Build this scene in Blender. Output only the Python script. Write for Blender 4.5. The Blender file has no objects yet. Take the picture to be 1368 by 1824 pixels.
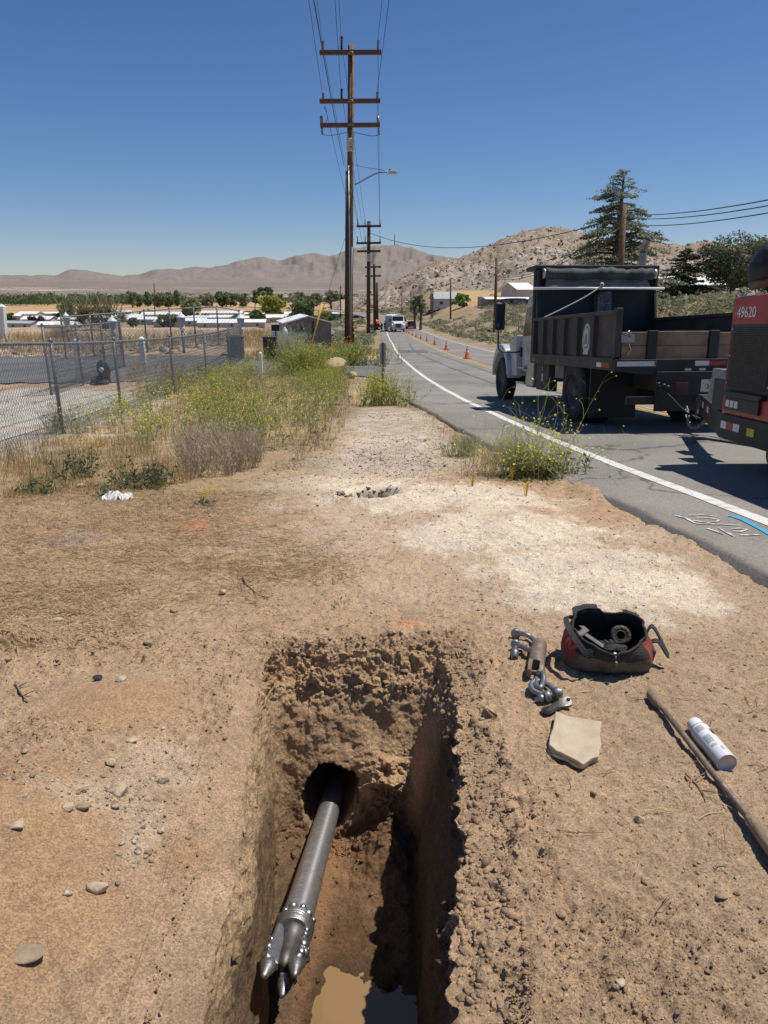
import bpy, bmesh, math, random
import numpy as np
from mathutils import Vector, Matrix, Euler

SC = bpy.context.scene
COL = SC.collection
R = math.radians
random.seed(7)
RNG = np.random.default_rng(11)

# ------------------------------------------------------------ camera
PITCH = R(17.2)
FPX = 1264.0                       # focal length in pixels of the 1824 px tall photograph
CAM = Vector((0, 0, 1.6))
cd = bpy.data.cameras.new('camera')
cam = bpy.data.objects.new('camera', cd); COL.objects.link(cam)
cam.location = CAM
cam.rotation_euler = (R(90) - PITCH, 0, 0)
cd.sensor_fit = 'VERTICAL'; cd.sensor_height = 36.0; cd.lens = 36.0 * FPX / 1824
cd.clip_start = 0.05; cd.clip_end = 30000
SC.camera = cam
SC.render.resolution_x, SC.render.resolution_y = 768, 1024

# ------------------------------------------------------------ sky and sun
SUN = Vector((.40, .13, 1.0)).normalized()
w = bpy.data.worlds.new('World'); SC.world = w; w.use_nodes = True
nt = w.node_tree; nt.nodes.clear()
sky = nt.nodes.new('ShaderNodeTexSky'); sky.sky_type = 'NISHITA'; sky.sun_disc = False
sky.sun_elevation = math.asin(SUN.z); sky.sun_rotation = math.atan2(SUN.x, SUN.y)
sky.altitude = 900; sky.air_density = 1.0; sky.dust_density = 0.1; sky.ozone_density = 4.2
bg = nt.nodes.new('ShaderNodeBackground'); bg.inputs['Strength'].default_value = 0.080
wo = nt.nodes.new('ShaderNodeOutputWorld')
hs = nt.nodes.new('ShaderNodeHueSaturation'); hs.inputs['Saturation'].default_value = 1.14
nt.links.new(sky.outputs[0], hs.inputs['Color']); vm = nt.nodes.new('ShaderNodeVectorMath'); vm.operation = 'MULTIPLY'; vm.inputs[1].default_value = (.99, .968, 1.075)
nt.links.new(hs.outputs[0], vm.inputs[0]); nt.links.new(vm.outputs[0], bg.inputs[0]); nt.links.new(bg.outputs[0], wo.inputs[0])
sl = bpy.data.lights.new('sun', 'SUN'); sl.energy = 4.8; sl.angle = R(0.53); sl.color = (1, .95, .87)
so = bpy.data.objects.new('sun', sl); COL.objects.link(so)
so.rotation_euler = SUN.to_track_quat('Z', 'Y').to_euler()
SC.view_settings.view_transform = 'Standard'; SC.view_settings.look = 'None'
SC.view_settings.exposure = 0.0; SC.view_settings.gamma = 1.0
SC.cycles.max_bounces = 6; SC.cycles.transparent_max_bounces = 8; SC.cycles.diffuse_bounces = 3

# ------------------------------------------------------------ noise in numpy
def _h(ix, iy, iz, seed):
    n = (ix.astype(np.int64) * 374761393 + iy.astype(np.int64) * 668265263 + iz.astype(np.int64) * 2147483647 + seed * 1274126177) & 0xffffffff
    n = ((n ^ (n >> 13)) * 1274126177) & 0xffffffff
    n = ((n ^ (n >> 15)) * 2246822519) & 0xffffffff
    n = n ^ (n >> 16)
    return n.astype(np.float64) / 4294967295.0
def vn2(x, y, seed=0):
    x = np.asarray(x, float); y = np.asarray(y, float)
    ix = np.floor(x); iy = np.floor(y); fx = x - ix; fy = y - iy
    fx = fx * fx * fx * (fx * (fx * 6 - 15) + 10); fy = fy * fy * fy * (fy * (fy * 6 - 15) + 10)
    z = np.zeros_like(ix)
    a = _h(ix, iy, z, seed); b = _h(ix + 1, iy, z, seed); c = _h(ix, iy + 1, z, seed); d = _h(ix + 1, iy + 1, z, seed)
    return (a + (b - a) * fx + (c - a) * fy + (a - b - c + d) * fx * fy) * 2 - 1
def vn3(x, y, z, seed=0):
    ix = np.floor(x); iy = np.floor(y); iz = np.floor(z); fx = x - ix; fy = y - iy; fz = z - iz
    fx = fx * fx * (3 - 2 * fx); fy = fy * fy * (3 - 2 * fy); fz = fz * fz * (3 - 2 * fz)
    r = 0
    for dx in (0, 1):
        for dy in (0, 1):
            for dz in (0, 1):
                r = r + _h(ix + dx, iy + dy, iz + dz, seed) * (fx if dx else 1 - fx) * (fy if dy else 1 - fy) * (fz if dz else 1 - fz)
    return r * 2 - 1
def fbm2(x, y, o=4, seed=0, g=.5):
    r = 0; a = 1; s = 0
    for i in range(o):
        r = r + a * vn2(x * 2 ** i + i * 17.3, y * 2 ** i - i * 9.1, seed + i); s += a; a *= g
    return r / s
def fbm3(x, y, z, o=4, seed=0, g=.5):
    r = 0; a = 1; s = 0
    for i in range(o):
        r = r + a * vn3(x * 2 ** i + i * 7.7, y * 2 ** i - i * 3.1, z * 2 ** i + i * 5.3, seed + i); s += a; a *= g
    return r / s
def worley2(x, y, seed=0):
    ix = np.floor(x); iy = np.floor(y); best = np.full(np.shape(x), 9.0); z = np.zeros_like(ix); cid = np.zeros_like(ix)
    for dx in (-1, 0, 1):
        for dy in (-1, 0, 1):
            cx = ix + dx; cy = iy + dy
            px = cx + _h(cx, cy, z, seed); py = cy + _h(cx, cy, z + 1, seed)
            d = (px - x) ** 2 + (py - y) ** 2
            m = d < best
            cid = np.where(m, _h(cx, cy, z + 2, seed), cid); best = np.minimum(best, d)
    return np.sqrt(best), cid
def worley3(x, y, z, seed=0):
    ix = np.floor(x); iy = np.floor(y); iz = np.floor(z); best = np.full(np.shape(x), 9.0); cid = np.zeros_like(ix)
    for dx in (-1, 0, 1):
        for dy in (-1, 0, 1):
            for dz in (-1, 0, 1):
                cx = ix + dx; cy = iy + dy; cz = iz + dz
                d = (cx + _h(cx, cy, cz, seed) - x) ** 2 + (cy + _h(cx, cy, cz, seed + 1) - y) ** 2 + (cz + _h(cx, cy, cz, seed + 2) - z) ** 2
                m = d < best; cid = np.where(m, _h(cx, cy, cz, seed + 3), cid); best = np.minimum(best, d)
    return np.sqrt(best), cid
def sstep(a, b, x):
    t = np.clip((np.asarray(x, float) - a) / (b - a), 0, 1); return t * t * (3 - 2 * t)

# ------------------------------------------------------------ terrain height
_hy = np.array([-50, 0, 2.8, 5, 8, 12.3, 16.9, 25, 39, 56, 90, 140, 200, 300, 600, 900, 20000.])
_hz = np.array([0, 0, 0, -.10, -.32, -.62, -.90, -1.32, -1.95, -2.75, -4.1, -5.6, -5.9, -6.3, -9, -11, -11.])
_ty = np.linspace(-50, 1200, 6251)
_tz = np.interp(_ty, _hy, _hz)
_k = np.exp(-np.linspace(-2, 2, 21) ** 2); _k /= _k.sum()
_tz = np.convolve(np.pad(_tz, 10, mode='edge'), _k, 'valid')
def hroad(y): return np.interp(y, _ty, _tz)
def H(x, y):
    x = np.asarray(x, float); y = np.asarray(y, float)
    r = np.hypot(x, y)
    z = hroad(np.minimum(y, 1200))
    # left: the yard lies on a shelf, with a low stony bank beyond the driveway
    hl = np.interp(y, [8, 12, 20, 30, 33.5, 40, 46, 60, 95, 300], [-.32, -.60, -.90, -1.08, -.80, -.42, -.52, -1.5, -4.6, -7])
    z = z + (hl - z) * sstep(-4.2, -8.2, x) * sstep(8, 13, y) + .06 * fbm2(x * .5, y * .5, 3, 5) * sstep(31, 36, y) * sstep(-4.2, -8.2, x)
    # left: embankment down into the valley
    t = sstep(60, 190, y + np.clip(-x, 0, 60) * .5) * sstep(4, 34, -x)
    z = z + (-12.0 - z) * t
    # right: slope rising from the road
    t2 = sstep(8.6, 26, x - .0035 * np.clip(y - 90, 0, 300))
    up = 3.7 + .028 * np.clip(y - 180, 0, 260) + .02 * np.clip(x - 26, 0, 60)
    z = z + t2 * up * sstep(0, 60, y)
    # fan and distant basin
    z = z + np.clip(r - 900, 0, 4200) * .0178 + np.where(r > 400, fbm2(x * .012, y * .012, 3, 9) * 1.6 * sstep(400, 900, r), 0)
    return z
def ray(px, py):
    rx = (px - 684) / FPX; ry = (912 - py) / FPX
    c, s = math.cos(PITCH), math.sin(PITCH)
    return Vector((rx, c + ry * s, -s + ry * c))
def at_depth(px, py, d): return CAM + ray(px, py) * d
def at_y(px, py, y):
    r = ray(px, py); return CAM + r * (y / r.y)
def px_of(p):
    c, s = math.cos(PITCH), math.sin(PITCH)
    x, y, z = p[0], p[1], p[2] - 1.6
    d = y * c - z * s; u = y * s + z * c
    return (684 + FPX * x / d, 912 - FPX * u / d)
def gnd(px, py, off=0.0, fn=None):
    fn = fn or H
    r = ray(px, py); t = .8; p = CAM + r * t
    ts = .8 * 1.012 ** np.arange(900)
    X = r.x * ts; Y = r.y * ts; Z = 1.6 + r.z * ts
    g = fn(X, Y) + off
    i = np.argmax(Z < g)
    if i == 0: i = 899
    a, b = ts[i - 1], ts[i]
    for _ in range(30):
        m = (a + b) / 2; q = CAM + r * m
        if q.z < float(fn(q.x, q.y)) + off: b = m
        else: a = m
    q = CAM + r * b
    return Vector((q.x, q.y, float(fn(q.x, q.y)) + off))
def dist_at(px, py): return gnd(px, py).y

# ------------------------------------------------------------ materials
def nodes_of(m):
    m.use_nodes = True; t = m.node_tree; return t, t.nodes['Principled BSDF']
def pmat(name, c1, c2=None, scale=6, rough=.7, metal=0, bump=0, bscale=None, detail=5, contrast=(.35, .65), rough2=None, coat=0, spec=None):
    m = bpy.data.materials.new(name); t, b = nodes_of(m)
    b.inputs['Roughness'].default_value = rough; b.inputs['Metallic'].default_value = metal
    if spec is not None: b.inputs['Specular IOR Level'].default_value = spec
    if coat: b.inputs['Coat Weight'].default_value = coat
    tc = t.nodes.new('ShaderNodeTexCoord')
    if c2 is None: c2 = tuple(v * .8 for v in c1)
    n = t.nodes.new('ShaderNodeTexNoise'); n.inputs['Scale'].default_value = scale; n.inputs['Detail'].default_value = detail
    n.inputs['Roughness'].default_value = .62
    t.links.new(tc.outputs['Object'], n.inputs['Vector'])
    cr = t.nodes.new('ShaderNodeValToRGB'); cr.color_ramp.elements[0].position, cr.color_ramp.elements[1].position = contrast
    cr.color_ramp.elements[0].color = (*c2, 1); cr.color_ramp.elements[1].color = (*c1, 1)
    t.links.new(n.outputs['Fac'], cr.inputs['Fac']); t.links.new(cr.outputs['Color'], b.inputs['Base Color'])
    if rough2 is not None:
        mr = t.nodes.new('ShaderNodeMapRange'); mr.inputs['To Min'].default_value = rough2; mr.inputs['To Max'].default_value = rough
        t.links.new(n.outputs['Fac'], mr.inputs['Value']); t.links.new(mr.outputs[0], b.inputs['Roughness'])
    if bump:
        n2 = t.nodes.new('ShaderNodeTexNoise'); n2.inputs['Scale'].default_value = bscale or scale * 4; n2.inputs['Detail'].default_value = 6
        t.links.new(tc.outputs['Object'], n2.inputs['Vector'])
        bp = t.nodes.new('ShaderNodeBump'); bp.inputs['Strength'].default_value = bump; bp.inputs['Distance'].default_value = .02
        t.links.new(n2.outputs['Fac'], bp.inputs['Height']); t.links.new(bp.outputs[0], b.inputs['Normal'])
    return m
def leafmat(name, attr=True, c=(.1, .12, .05), trans=.35, rough=.75):
    m = bpy.data.materials.new(name); t, b = nodes_of(m)
    b.inputs['Roughness'].default_value = rough; b.inputs['Specular IOR Level'].default_value = .2
    tr = t.nodes.new('ShaderNodeBsdfTranslucent'); mx = t.nodes.new('ShaderNodeMixShader'); mx.inputs[0].default_value = trans
    out = t.nodes['Material Output']
    if attr:
        a = t.nodes.new('ShaderNodeAttribute'); a.attribute_name = 'Col'
        t.links.new(a.outputs['Color'], b.inputs['Base Color']); t.links.new(a.outputs['Color'], tr.inputs['Color'])
    else:
        b.inputs['Base Color'].default_value = (*c, 1); tr.inputs['Color'].default_value = (*c, 1)
    t.links.new(b.outputs[0], mx.inputs[1]); t.links.new(tr.outputs[0], mx.inputs[2]); t.links.new(mx.outputs[0], out.inputs['Surface'])
    return m
def groundmat(name, scales, bump, dist, cvar=.35, wet=True, rough=.92, speck=0.0):
    """soil, rock and distant ground: its colour comes from the 'Col' attribute, broken up by noise at several scales"""
    m = bpy.data.materials.new(name); t, b = nodes_of(m); N = t.nodes; L = t.links
    b.inputs['Specular IOR Level'].default_value = .25
    tc = N.new('ShaderNodeTexCoord')
    a = N.new('ShaderNodeAttribute'); a.attribute_name = 'Col'
    cur = a.outputs['Color']; hs = None
    for i, sc in enumerate(scales):
        n = N.new('ShaderNodeTexNoise'); n.inputs['Scale'].default_value = sc; n.inputs['Detail'].default_value = 8; n.inputs['Roughness'].default_value = .72
        L.new(tc.outputs['Object'], n.inputs['Vector'])
        mr = N.new('ShaderNodeMapRange'); mr.inputs['From Min'].default_value = .3; mr.inputs['From Max'].default_value = .7
        v = cvar * (.9 if i else 1)
        mr.inputs['To Min'].default_value = 1 - v; mr.inputs['To Max'].default_value = 1 + v
        L.new(n.outputs['Fac'], mr.inputs['Value'])
        mu = N.new('ShaderNodeVectorMath'); mu.operation = 'SCALE'
        L.new(cur, mu.inputs[0]); L.new(mr.outputs[0], mu.inputs['Scale']); cur = mu.outputs[0]
        if hs is None: hs = n.outputs['Fac']
        else:
            ad = N.new('ShaderNodeMath'); ad.operation = 'MULTIPLY_ADD'; ad.inputs[1].default_value = (scales[0] / sc) ** .55
            L.new(n.outputs['Fac'], ad.inputs[0]); L.new(hs, ad.inputs[2]); hs = ad.outputs[0]
    if speck:
        vo = N.new('ShaderNodeTexVoronoi'); vo.inputs['Scale'].default_value = speck
        L.new(tc.outputs['Object'], vo.inputs['Vector'])
        sp = N.new('ShaderNodeSeparateColor'); L.new(vo.outputs['Color'], sp.inputs[0])
        mr = N.new('ShaderNodeMapRange'); mr.inputs['From Min'].default_value = 0; mr.inputs['From Max'].default_value = 1
        mr.inputs['To Min'].default_value = .68; mr.inputs['To Max'].default_value = 1.30
        L.new(sp.outputs[0], mr.inputs['Value'])
        mu = N.new('ShaderNodeVectorMath'); mu.operation = 'SCALE'
        L.new(cur, mu.inputs[0]); L.new(mr.outputs[0], mu.inputs['Scale']); cur = mu.outputs[0]
    L.new(cur, b.inputs['Base Color'])
    if wet:
        aw = N.new('ShaderNodeAttribute'); aw.attribute_name = 'Wet'
        mr = N.new('ShaderNodeMapRange'); mr.inputs['To Min'].default_value = rough; mr.inputs['To Max'].default_value = .38
        L.new(aw.outputs['Fac'], mr.inputs['Value']); L.new(mr.outputs[0], b.inputs['Roughness'])
    else: b.inputs['Roughness'].default_value = rough
    bp = N.new('ShaderNodeBump'); bp.inputs['Strength'].default_value = bump; bp.inputs['Distance'].default_value = dist
    L.new(hs, bp.inputs['Height']); L.new(bp.outputs[0], b.inputs['Normal'])
    return m

# ------------------------------------------------------------ objects
def tag(o, label=None, cat=None, group=None, kind=None):
    if label: o['label'] = label
    if cat: o['category'] = cat
    if group: o['group'] = group
    if kind: o['kind'] = kind
    return o
def thing(name, label, cat, loc=(0, 0, 0), rot=(0, 0, 0), group=None, scale=1):
    o = bpy.data.objects.new(name, None); COL.objects.link(o); o.empty_display_size = .1
    o.location = loc; o.rotation_euler = rot; o.scale = (scale,) * 3
    return tag(o, label, cat, group)
def np_mesh(name, V, F, mats, col=None, wet=None, smooth=True, parent=None, midx=None):
    V = np.asarray(V, np.float32).reshape(-1, 3); F = np.asarray(F, np.int32)
    me = bpy.data.meshes.new(name); k = F.shape[1]
    me.vertices.add(len(V)); me.vertices.foreach_set('co', V.ravel())
    me.loops.add(F.size); me.loops.foreach_set('vertex_index', F.ravel())
    me.polygons.add(len(F)); me.polygons.foreach_set('loop_start', np.arange(0, F.size, k, dtype=np.int32))
    if smooth: me.polygons.foreach_set('use_smooth', np.ones(len(F), bool))
    for m in (mats if isinstance(mats, (list, tuple)) else [mats]): me.materials.append(m)
    if midx is not None: me.polygons.foreach_set('material_index', np.asarray(midx, np.int32))
    if col is not None:
        a = me.color_attributes.new('Col', 'FLOAT_COLOR', 'POINT')
        c = np.ones((len(V), 4), np.float32); c[:, :3] = col; a.data.foreach_set('color', c.ravel())
    if wet is not None:
        a = me.attributes.new('Wet', 'FLOAT', 'POINT'); a.data.foreach_set('value', np.asarray(wet, np.float32))
    me.update(calc_edges=True); me.validate()
    o = bpy.data.objects.new(name, me); COL.objects.link(o); o.parent = parent
    return o
def grid_faces(nr, nc, off=0):
    i = np.arange(nr * nc).reshape(nr, nc) + off
    return np.stack([i[:-1, :-1], i[:-1, 1:], i[1:, 1:], i[1:, :-1]], -1).reshape(-1, 4)

class MB:
    """collects simple solids and links them as ONE mesh object"""
    def __init__(s): s.v = []; s.f = []; s.m = []; s.mi = 0; s.sm = []
    def add(s, V, F, sm=False):
        o = len(s.v); s.v += [tuple(p) for p in V]
        for f in F: s.f.append(tuple(i + o for i in f)); s.m.append(s.mi); s.sm.append(sm)
        return s
    def box(s, x0, x1, y0, y1, z0, z1, rot=None, about=None):
        V = [Vector((x, y, z)) for x in (x0, x1) for y in (y0, y1) for z in (z0, z1)]
        if rot is not None:
            c = Vector(about) if about is not None else Vector(((x0 + x1) / 2, (y0 + y1) / 2, (z0 + z1) / 2))
            Mx = Euler(rot).to_matrix(); V = [c + Mx @ (p - c) for p in V]
        return s.add(V, [(0, 1, 3, 2), (4, 6, 7, 5), (0, 4, 5, 1), (2, 3, 7, 6), (0, 2, 6, 4), (1, 5, 7, 3)])
    def tube(s, P, r, n=8, caps=True, sm=True):
        P = [Vector(p) for p in P]; k = len(P)
        rr = list(r) if isinstance(r, (list, tuple)) else [r] * k
        V = []; up = None
        for i in range(k):
            t = (P[min(i + 1, k - 1)] - P[max(i - 1, 0)])
            t = t.normalized() if t.length > 1e-9 else Vector((0, 0, 1))
            if up is None:
                up = Vector((0, 0, 1)) if abs(t.z) < .9 else Vector((1, 0, 0))
            a = up - t * up.dot(t)
            if a.length < 1e-5: a = t.orthogonal()
            a.normalize(); up = a; b = t.cross(a)
            V += [P[i] + (a * math.cos(q) + b * math.sin(q)) * rr[i] for q in [2 * math.pi * j / n for j in range(n)]]
        F = [(i * n + j, i * n + (j + 1) % n, (i + 1) * n + (j + 1) % n, (i + 1) * n + j) for i in range(k - 1) for j in range(n)]
        s.add(V, F, sm)
        if caps:
            o = len(s.v) - len(V)
            s.f.append(tuple(o + j for j in range(n))[::-1]); s.m.append(s.mi); s.sm.append(False)
            s.f.append(tuple(o + (k - 1) * n + j for j in range(n))); s.m.append(s.mi); s.sm.append(False)
        return s
    def ring(s, P, r, n=8):
        """closed tube"""
        P = [Vector(p) for p in P]; k = len(P); V = []
        c = sum(P, Vector()) / k
        nrm = (P[0] - c).cross(P[k // 4] - c).normalized()
        for i in range(k):
            t = (P[(i + 1) % k] - P[i - 1]).normalized(); b = nrm; a = t.cross(b).normalized()
            V += [P[i] + (a * math.cos(q) + b * math.sin(q)) * r for q in [2 * math.pi * j / n for j in range(n)]]
        F = [(i * n + j, i * n + (j + 1) % n, ((i + 1) % k) * n + (j + 1) % n, ((i + 1) % k) * n + j) for i in range(k) for j in range(n)]
        return s.add(V, F, True)
    def lathe(s, prof, n=24, M=None, sm=True, caps=True):
        """prof: (radius, height) pairs about local Z, moved by M"""
        M = M or Matrix(); V = []
        for r, z in prof: V += [M @ Vector((r * math.cos(2 * math.pi * j / n), r * math.sin(2 * math.pi * j / n), z)) for j in range(n)]
        k = len(prof)
        F = [(i * n + j, i * n + (j + 1) % n, (i + 1) * n + (j + 1) % n, (i + 1) * n + j) for i in range(k - 1) for j in range(n)]
        o = len(s.v); s.add(V, F, sm)
        if caps:
            if prof[0][0] > 1e-6: s.f.append(tuple(o + j for j in range(n))[::-1]); s.m.append(s.mi); s.sm.append(False)
            if prof[-1][0] > 1e-6: s.f.append(tuple(o + (k - 1) * n + j for j in range(n))); s.m.append(s.mi); s.sm.append(False)
        return s
    def prism(s, poly, a0, a1, axis='x'):
        """2D outline (in the two other axes, in order) extruded along an axis"""
        def pt(u, v, a): return (a, u, v) if axis == 'x' else (u, a, v) if axis == 'y' else (u, v, a)
        n = len(poly); V = [pt(u, v, a0) for u, v in poly] + [pt(u, v, a1) for u, v in poly]
        F = [tuple(range(n))[::-1], tuple(range(n, 2 * n))] + [(i, (i + 1) % n, n + (i + 1) % n, n + i) for i in range(n)]
        return s.add(V, F)
    def rock(s, c, size, seed=0, sub=2, rough=.25, squash=(1, 1, .7), rotz=0):
        bm = bmesh.new(); bmesh.ops.create_icosphere(bm, subdivisions=sub, radius=1)
        co = np.array([v.co[:] for v in bm.verts]); fs = [tuple(v.index for v in f.verts) for f in bm.faces]; bm.free()
        d = 1 + rough * 1.3 * fbm3(co[:, 0] * 1.3 + seed * 3.7, co[:, 1] * 1.3, co[:, 2] * 1.3, 4, seed)
        q = co * d[:, None]
        rs = np.random.default_rng(seed)
        for _ in range(8):                      # facet cuts
            nn = rs.normal(size=3); nn /= np.linalg.norm(nn); h = q @ nn; lim = .58 + .26 * rs.random()
            q = q - np.outer(np.maximum(h - lim, 0) * .85, nn)
        q = q * (np.array(squash) * size)
        ca, sa = math.cos(rotz), math.sin(rotz)
        q = np.stack([q[:, 0] * ca - q[:, 1] * sa, q[:, 0] * sa + q[:, 1] * ca, q[:, 2]], -1) + np.array(c)
        return s.add(q, fs, sub > 3)
    def build(s, name, mats, parent=None, loc=None, bevel=0, bseg=2, rot=None):
        me = bpy.data.meshes.new(name); me.from_pydata(s.v, [], s.f)
        for m in (mats if isinstance(mats, (list, tuple)) else [mats]): me.materials.append(m)
        me.polygons.foreach_set('material_index', s.m); me.polygons.foreach_set('use_smooth', s.sm)
        bm = bmesh.new(); bm.from_mesh(me); bmesh.ops.recalc_face_normals(bm, faces=bm.faces); bm.to_mesh(me); bm.free()
        me.update()
        o = bpy.data.objects.new(name, me); COL.objects.link(o); o.parent = parent
        if loc is not None: o.location = loc
        if rot is not None: o.rotation_euler = rot
        if bevel:
            b = o.modifiers.new('bevel', 'BEVEL'); b.width = bevel; b.segments = bseg; b.limit_method = 'ANGLE'; b.angle_limit = R(35)
            b.harden_normals = False
        return o
def copy_tree(o, parent=None):
    c = o.copy(); COL.objects.link(c); c.parent = parent
    for ch in list(o.children): copy_tree(ch, c)
    return c
def frame(origin, zdir, xhint=(1, 0, 0)):
    z = Vector(zdir).normalized(); x = Vector(xhint); x = x - z * x.dot(z)
    if x.length < 1e-5: x = z.orthogonal()
    x.normalize(); y = z.cross(x)
    return Matrix(((x.x, y.x, z.x, origin[0]), (x.y, y.y, z.y, origin[1]), (x.z, y.z, z.z, origin[2]), (0, 0, 0, 1)))
def text_obj(name, body, size, mat, M, parent=None, extrude=.002, align='CENTER'):
    cu = bpy.data.curves.new(name, 'FONT'); cu.body = body; cu.size = size; cu.extrude = extrude; cu.align_x = align; cu.align_y = 'CENTER'
    t = bpy.data.objects.new(name + '_tmp', cu); COL.objects.link(t)
    bpy.context.view_layer.update()
    me = bpy.data.meshes.new_from_object(t.evaluated_get(bpy.context.evaluated_depsgraph_get()))
    bpy.data.objects.remove(t); bpy.data.curves.remove(cu)
    me.name = name; me.materials.clear(); me.materials.append(mat); me.transform(M)
    o = bpy.data.objects.new(name, me); COL.objects.link(o); o.parent = parent
    return o
def ribbons(P, W, side, col, tip=0.15):
    """P (n,k,3) centre lines, W (n,) widths, side (n,3) -> verts, quads, colours"""
    n, k, _ = P.shape
    taper = np.linspace(1, tip, k)[None, :, None] * W[:, None, None] * .5
    a = P - side[:, None, :] * taper; b = P + side[:, None, :] * taper
    V = np.stack([a, b], 2).reshape(-1, 3)
    i = (np.arange(n)[:, None] * k + np.arange(k - 1)[None, :]).reshape(-1) * 2
    F = np.stack([i, i + 1, i + 3, i + 2], -1)
    C = np.repeat(col, k * 2, axis=0)
    return V, F, C
def cards(c, size, nrm, aspect, col, rng):
    """rhombic leaves at c with normals nrm"""
    n = len(c); t = rng.normal(size=(n, 3)); t -= nrm * (t * nrm).sum(1, keepdims=True); t /= np.linalg.norm(t, axis=1, keepdims=True) + 1e-9
    b = np.cross(nrm, t); s = np.asarray(size).reshape(-1, 1) * np.ones((n, 1)); q = aspect
    V = np.stack([c - t * s, c + b * s * q - t * s * .1, c + t * s, c - b * s * q + t * s * .1], 1).reshape(-1, 3)
    F = np.arange(n * 4).reshape(n, 4); C = np.repeat(col, 4, axis=0)
    return V, F, C
def unit(v): return v / (np.linalg.norm(v, axis=-1, keepdims=True) + 1e-9)
def merge(parts):
    V = []; F = []; C = []; o = 0
    for v, f, c in parts: V.append(v); F.append(f + o); C.append(c); o += len(v)
    return np.concatenate(V), np.concatenate(F), np.concatenate(C)
def jitter_col(c, n, v, rng):
    return np.clip(np.array(c)[None, :] * (1 + v * rng.normal(size=(n, 1))) * (1 + .25 * v * rng.normal(size=(n, 3))), .004, 1)
# ============================================================ ROAD
RZ = .075
def HR(x, y): return hroad(np.asarray(y, float)) + RZ + 0 * np.asarray(x, float)
line_px = [(1368, 937), (1250, 893), (1130, 845), (1010, 797), (900, 745), (800, 700), (740, 660), (712, 635), (699, 612)]
LP = [gnd(*p, fn=HR) for p in line_px]
ly = [p.y for p in LP]; lx = [p.x for p in LP]
s0 = (lx[1] - lx[0]) / (ly[1] - ly[0])
ry_ = np.array([-6, 1.0] + ly + [95, 140, 180, 230, 290, 360, 440, 560])
rx_ = np.array([lx[0] + s0 * (-6 - ly[0]) * 1.15, lx[0] + s0 * (1 - ly[0]) * 1.08] + lx + [.72, .45, -.6, -4, -13, -30, -58, -110])
_yy = np.linspace(-6, 560, 4000); _xx = np.interp(_yy, ry_, rx_)
for _ in range(3):
    kk = np.ones(41) / 41; _xx = np.convolve(np.pad(_xx, 20, mode='edge'), kk, 'valid'); _xx[:60] = np.interp(_yy[:60], ry_, rx_)
def xline(y): return np.interp(y, _yy, _xx)
edge_px = [(1368, 1018), (1250, 958), (1120, 897), (1000, 848), (900, 803), (850, 777), (780, 737), (720, 706)]
EP = [gnd(*p, fn=HR) for p in edge_px]
_ex = [p.x - float(xline(p.y)) for p in EP]; _ey = [p.y for p in EP]
def xedge(y): return xline(y) + np.interp(y, [-6] + _ey + [_ey[-1] + 2, 30, 45, 150], [_ex[0]] + _ex + [_ex[-1] - .2, -1.2, -1.0, -1.0])
# ============================================================ GROUND
def blob(px, py, rx, ry):
    """ellipse on the ground, measured in the photograph, as (centre, half axes) in metres"""
    c = gnd(px, py); a = gnd(px + rx, py); b = gnd(px, py - ry); e = gnd(px, min(py + ry, 1823))
    return (c.x, c.y, abs(a.x - c.x), max(abs(b.y - e.y) / 2, .05))
def mask(X, Y, blobs, soft=.35, rough=.5, fs=2.5, seed=0, g=.6):
    m = np.full(X.shape, -9.0)
    for cx, cy, rx, ry in blobs:
        m = np.maximum(m, 1 - np.hypot((X - cx) / rx, (Y - cy) / ry))
    m = m + rough * fbm2(X * fs, Y * fs, 5, 40 + seed, g)
    return sstep(-soft / 2, soft / 2, m)
B_white = [blob(*q) for q in ((560, 868, 110, 18), (700, 885, 170, 28), (850, 895, 120, 32), (900, 955, 150, 42), (1000, 1010, 170, 45), (1140, 1040, 130, 45), (1060, 1060, 150, 34), (800, 960, 90, 30))]
B_white2 = [blob(*q) for q in ((640, 850, 160, 24), (760, 930, 260, 60), (960, 1000, 300, 90), (1090, 1050, 220, 70), (600, 890, 150, 30))]
B_grey = [blob(*q) for q in ((710, 790, 110, 40), (700, 750, 90, 30), (680, 820, 130, 26))]
B_straw = [blob(*q) for q in ((200, 960, 330, 110), (60, 920, 220, 90), (420, 1000, 180, 70), (120, 1050, 260, 50), (330, 900, 200, 40))]
B_orange = [blob(*q) for q in ((210, 1262, 125, 45), (70, 1640, 190, 190), (330, 1530, 60, 45), (60, 1460, 80, 60))]
B_smooth = [blob(*q) for q in ((210, 1262, 130, 46), (60, 1640, 190, 200))]
B_pale = [blob(*q) for q in ((290, 1375, 60, 50), (200, 1450, 60, 30), (260, 1500, 30, 60), (180, 1470, 120, 16))]
B_rough = [blob(*q) for q in ((900, 1500, 110, 130), (870, 1700, 90, 160), (650, 1160, 260, 45), (420, 1235, 100, 60), (1100, 1700, 260, 130), (120, 1160, 300, 40), (60, 1350, 120, 60))]
B_lot = [(-6.6 - 6.2, 12.6, 7.2, 5.8), (-9, 9, 4.2, 4), (-8.3, 15.5, 3.2, 3.6)]
B_mound = [blob(*q) for q in ((620, 640, 75, 10), (590, 634, 50, 8), (650, 655, 40, 6))]
HOLE = gnd(662, 887); 
OR_PAINT = [blob(355, 934, 22, 12), (gnd(725, 1112).x, gnd(725, 1112).y, .08, .05)]
B_M1 = [blob(850, 890, 150, 40)]; B_M2 = [blob(960, 990, 160, 50)]
BL_PAINT = [blob(130, 962, 50, 14)]

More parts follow.
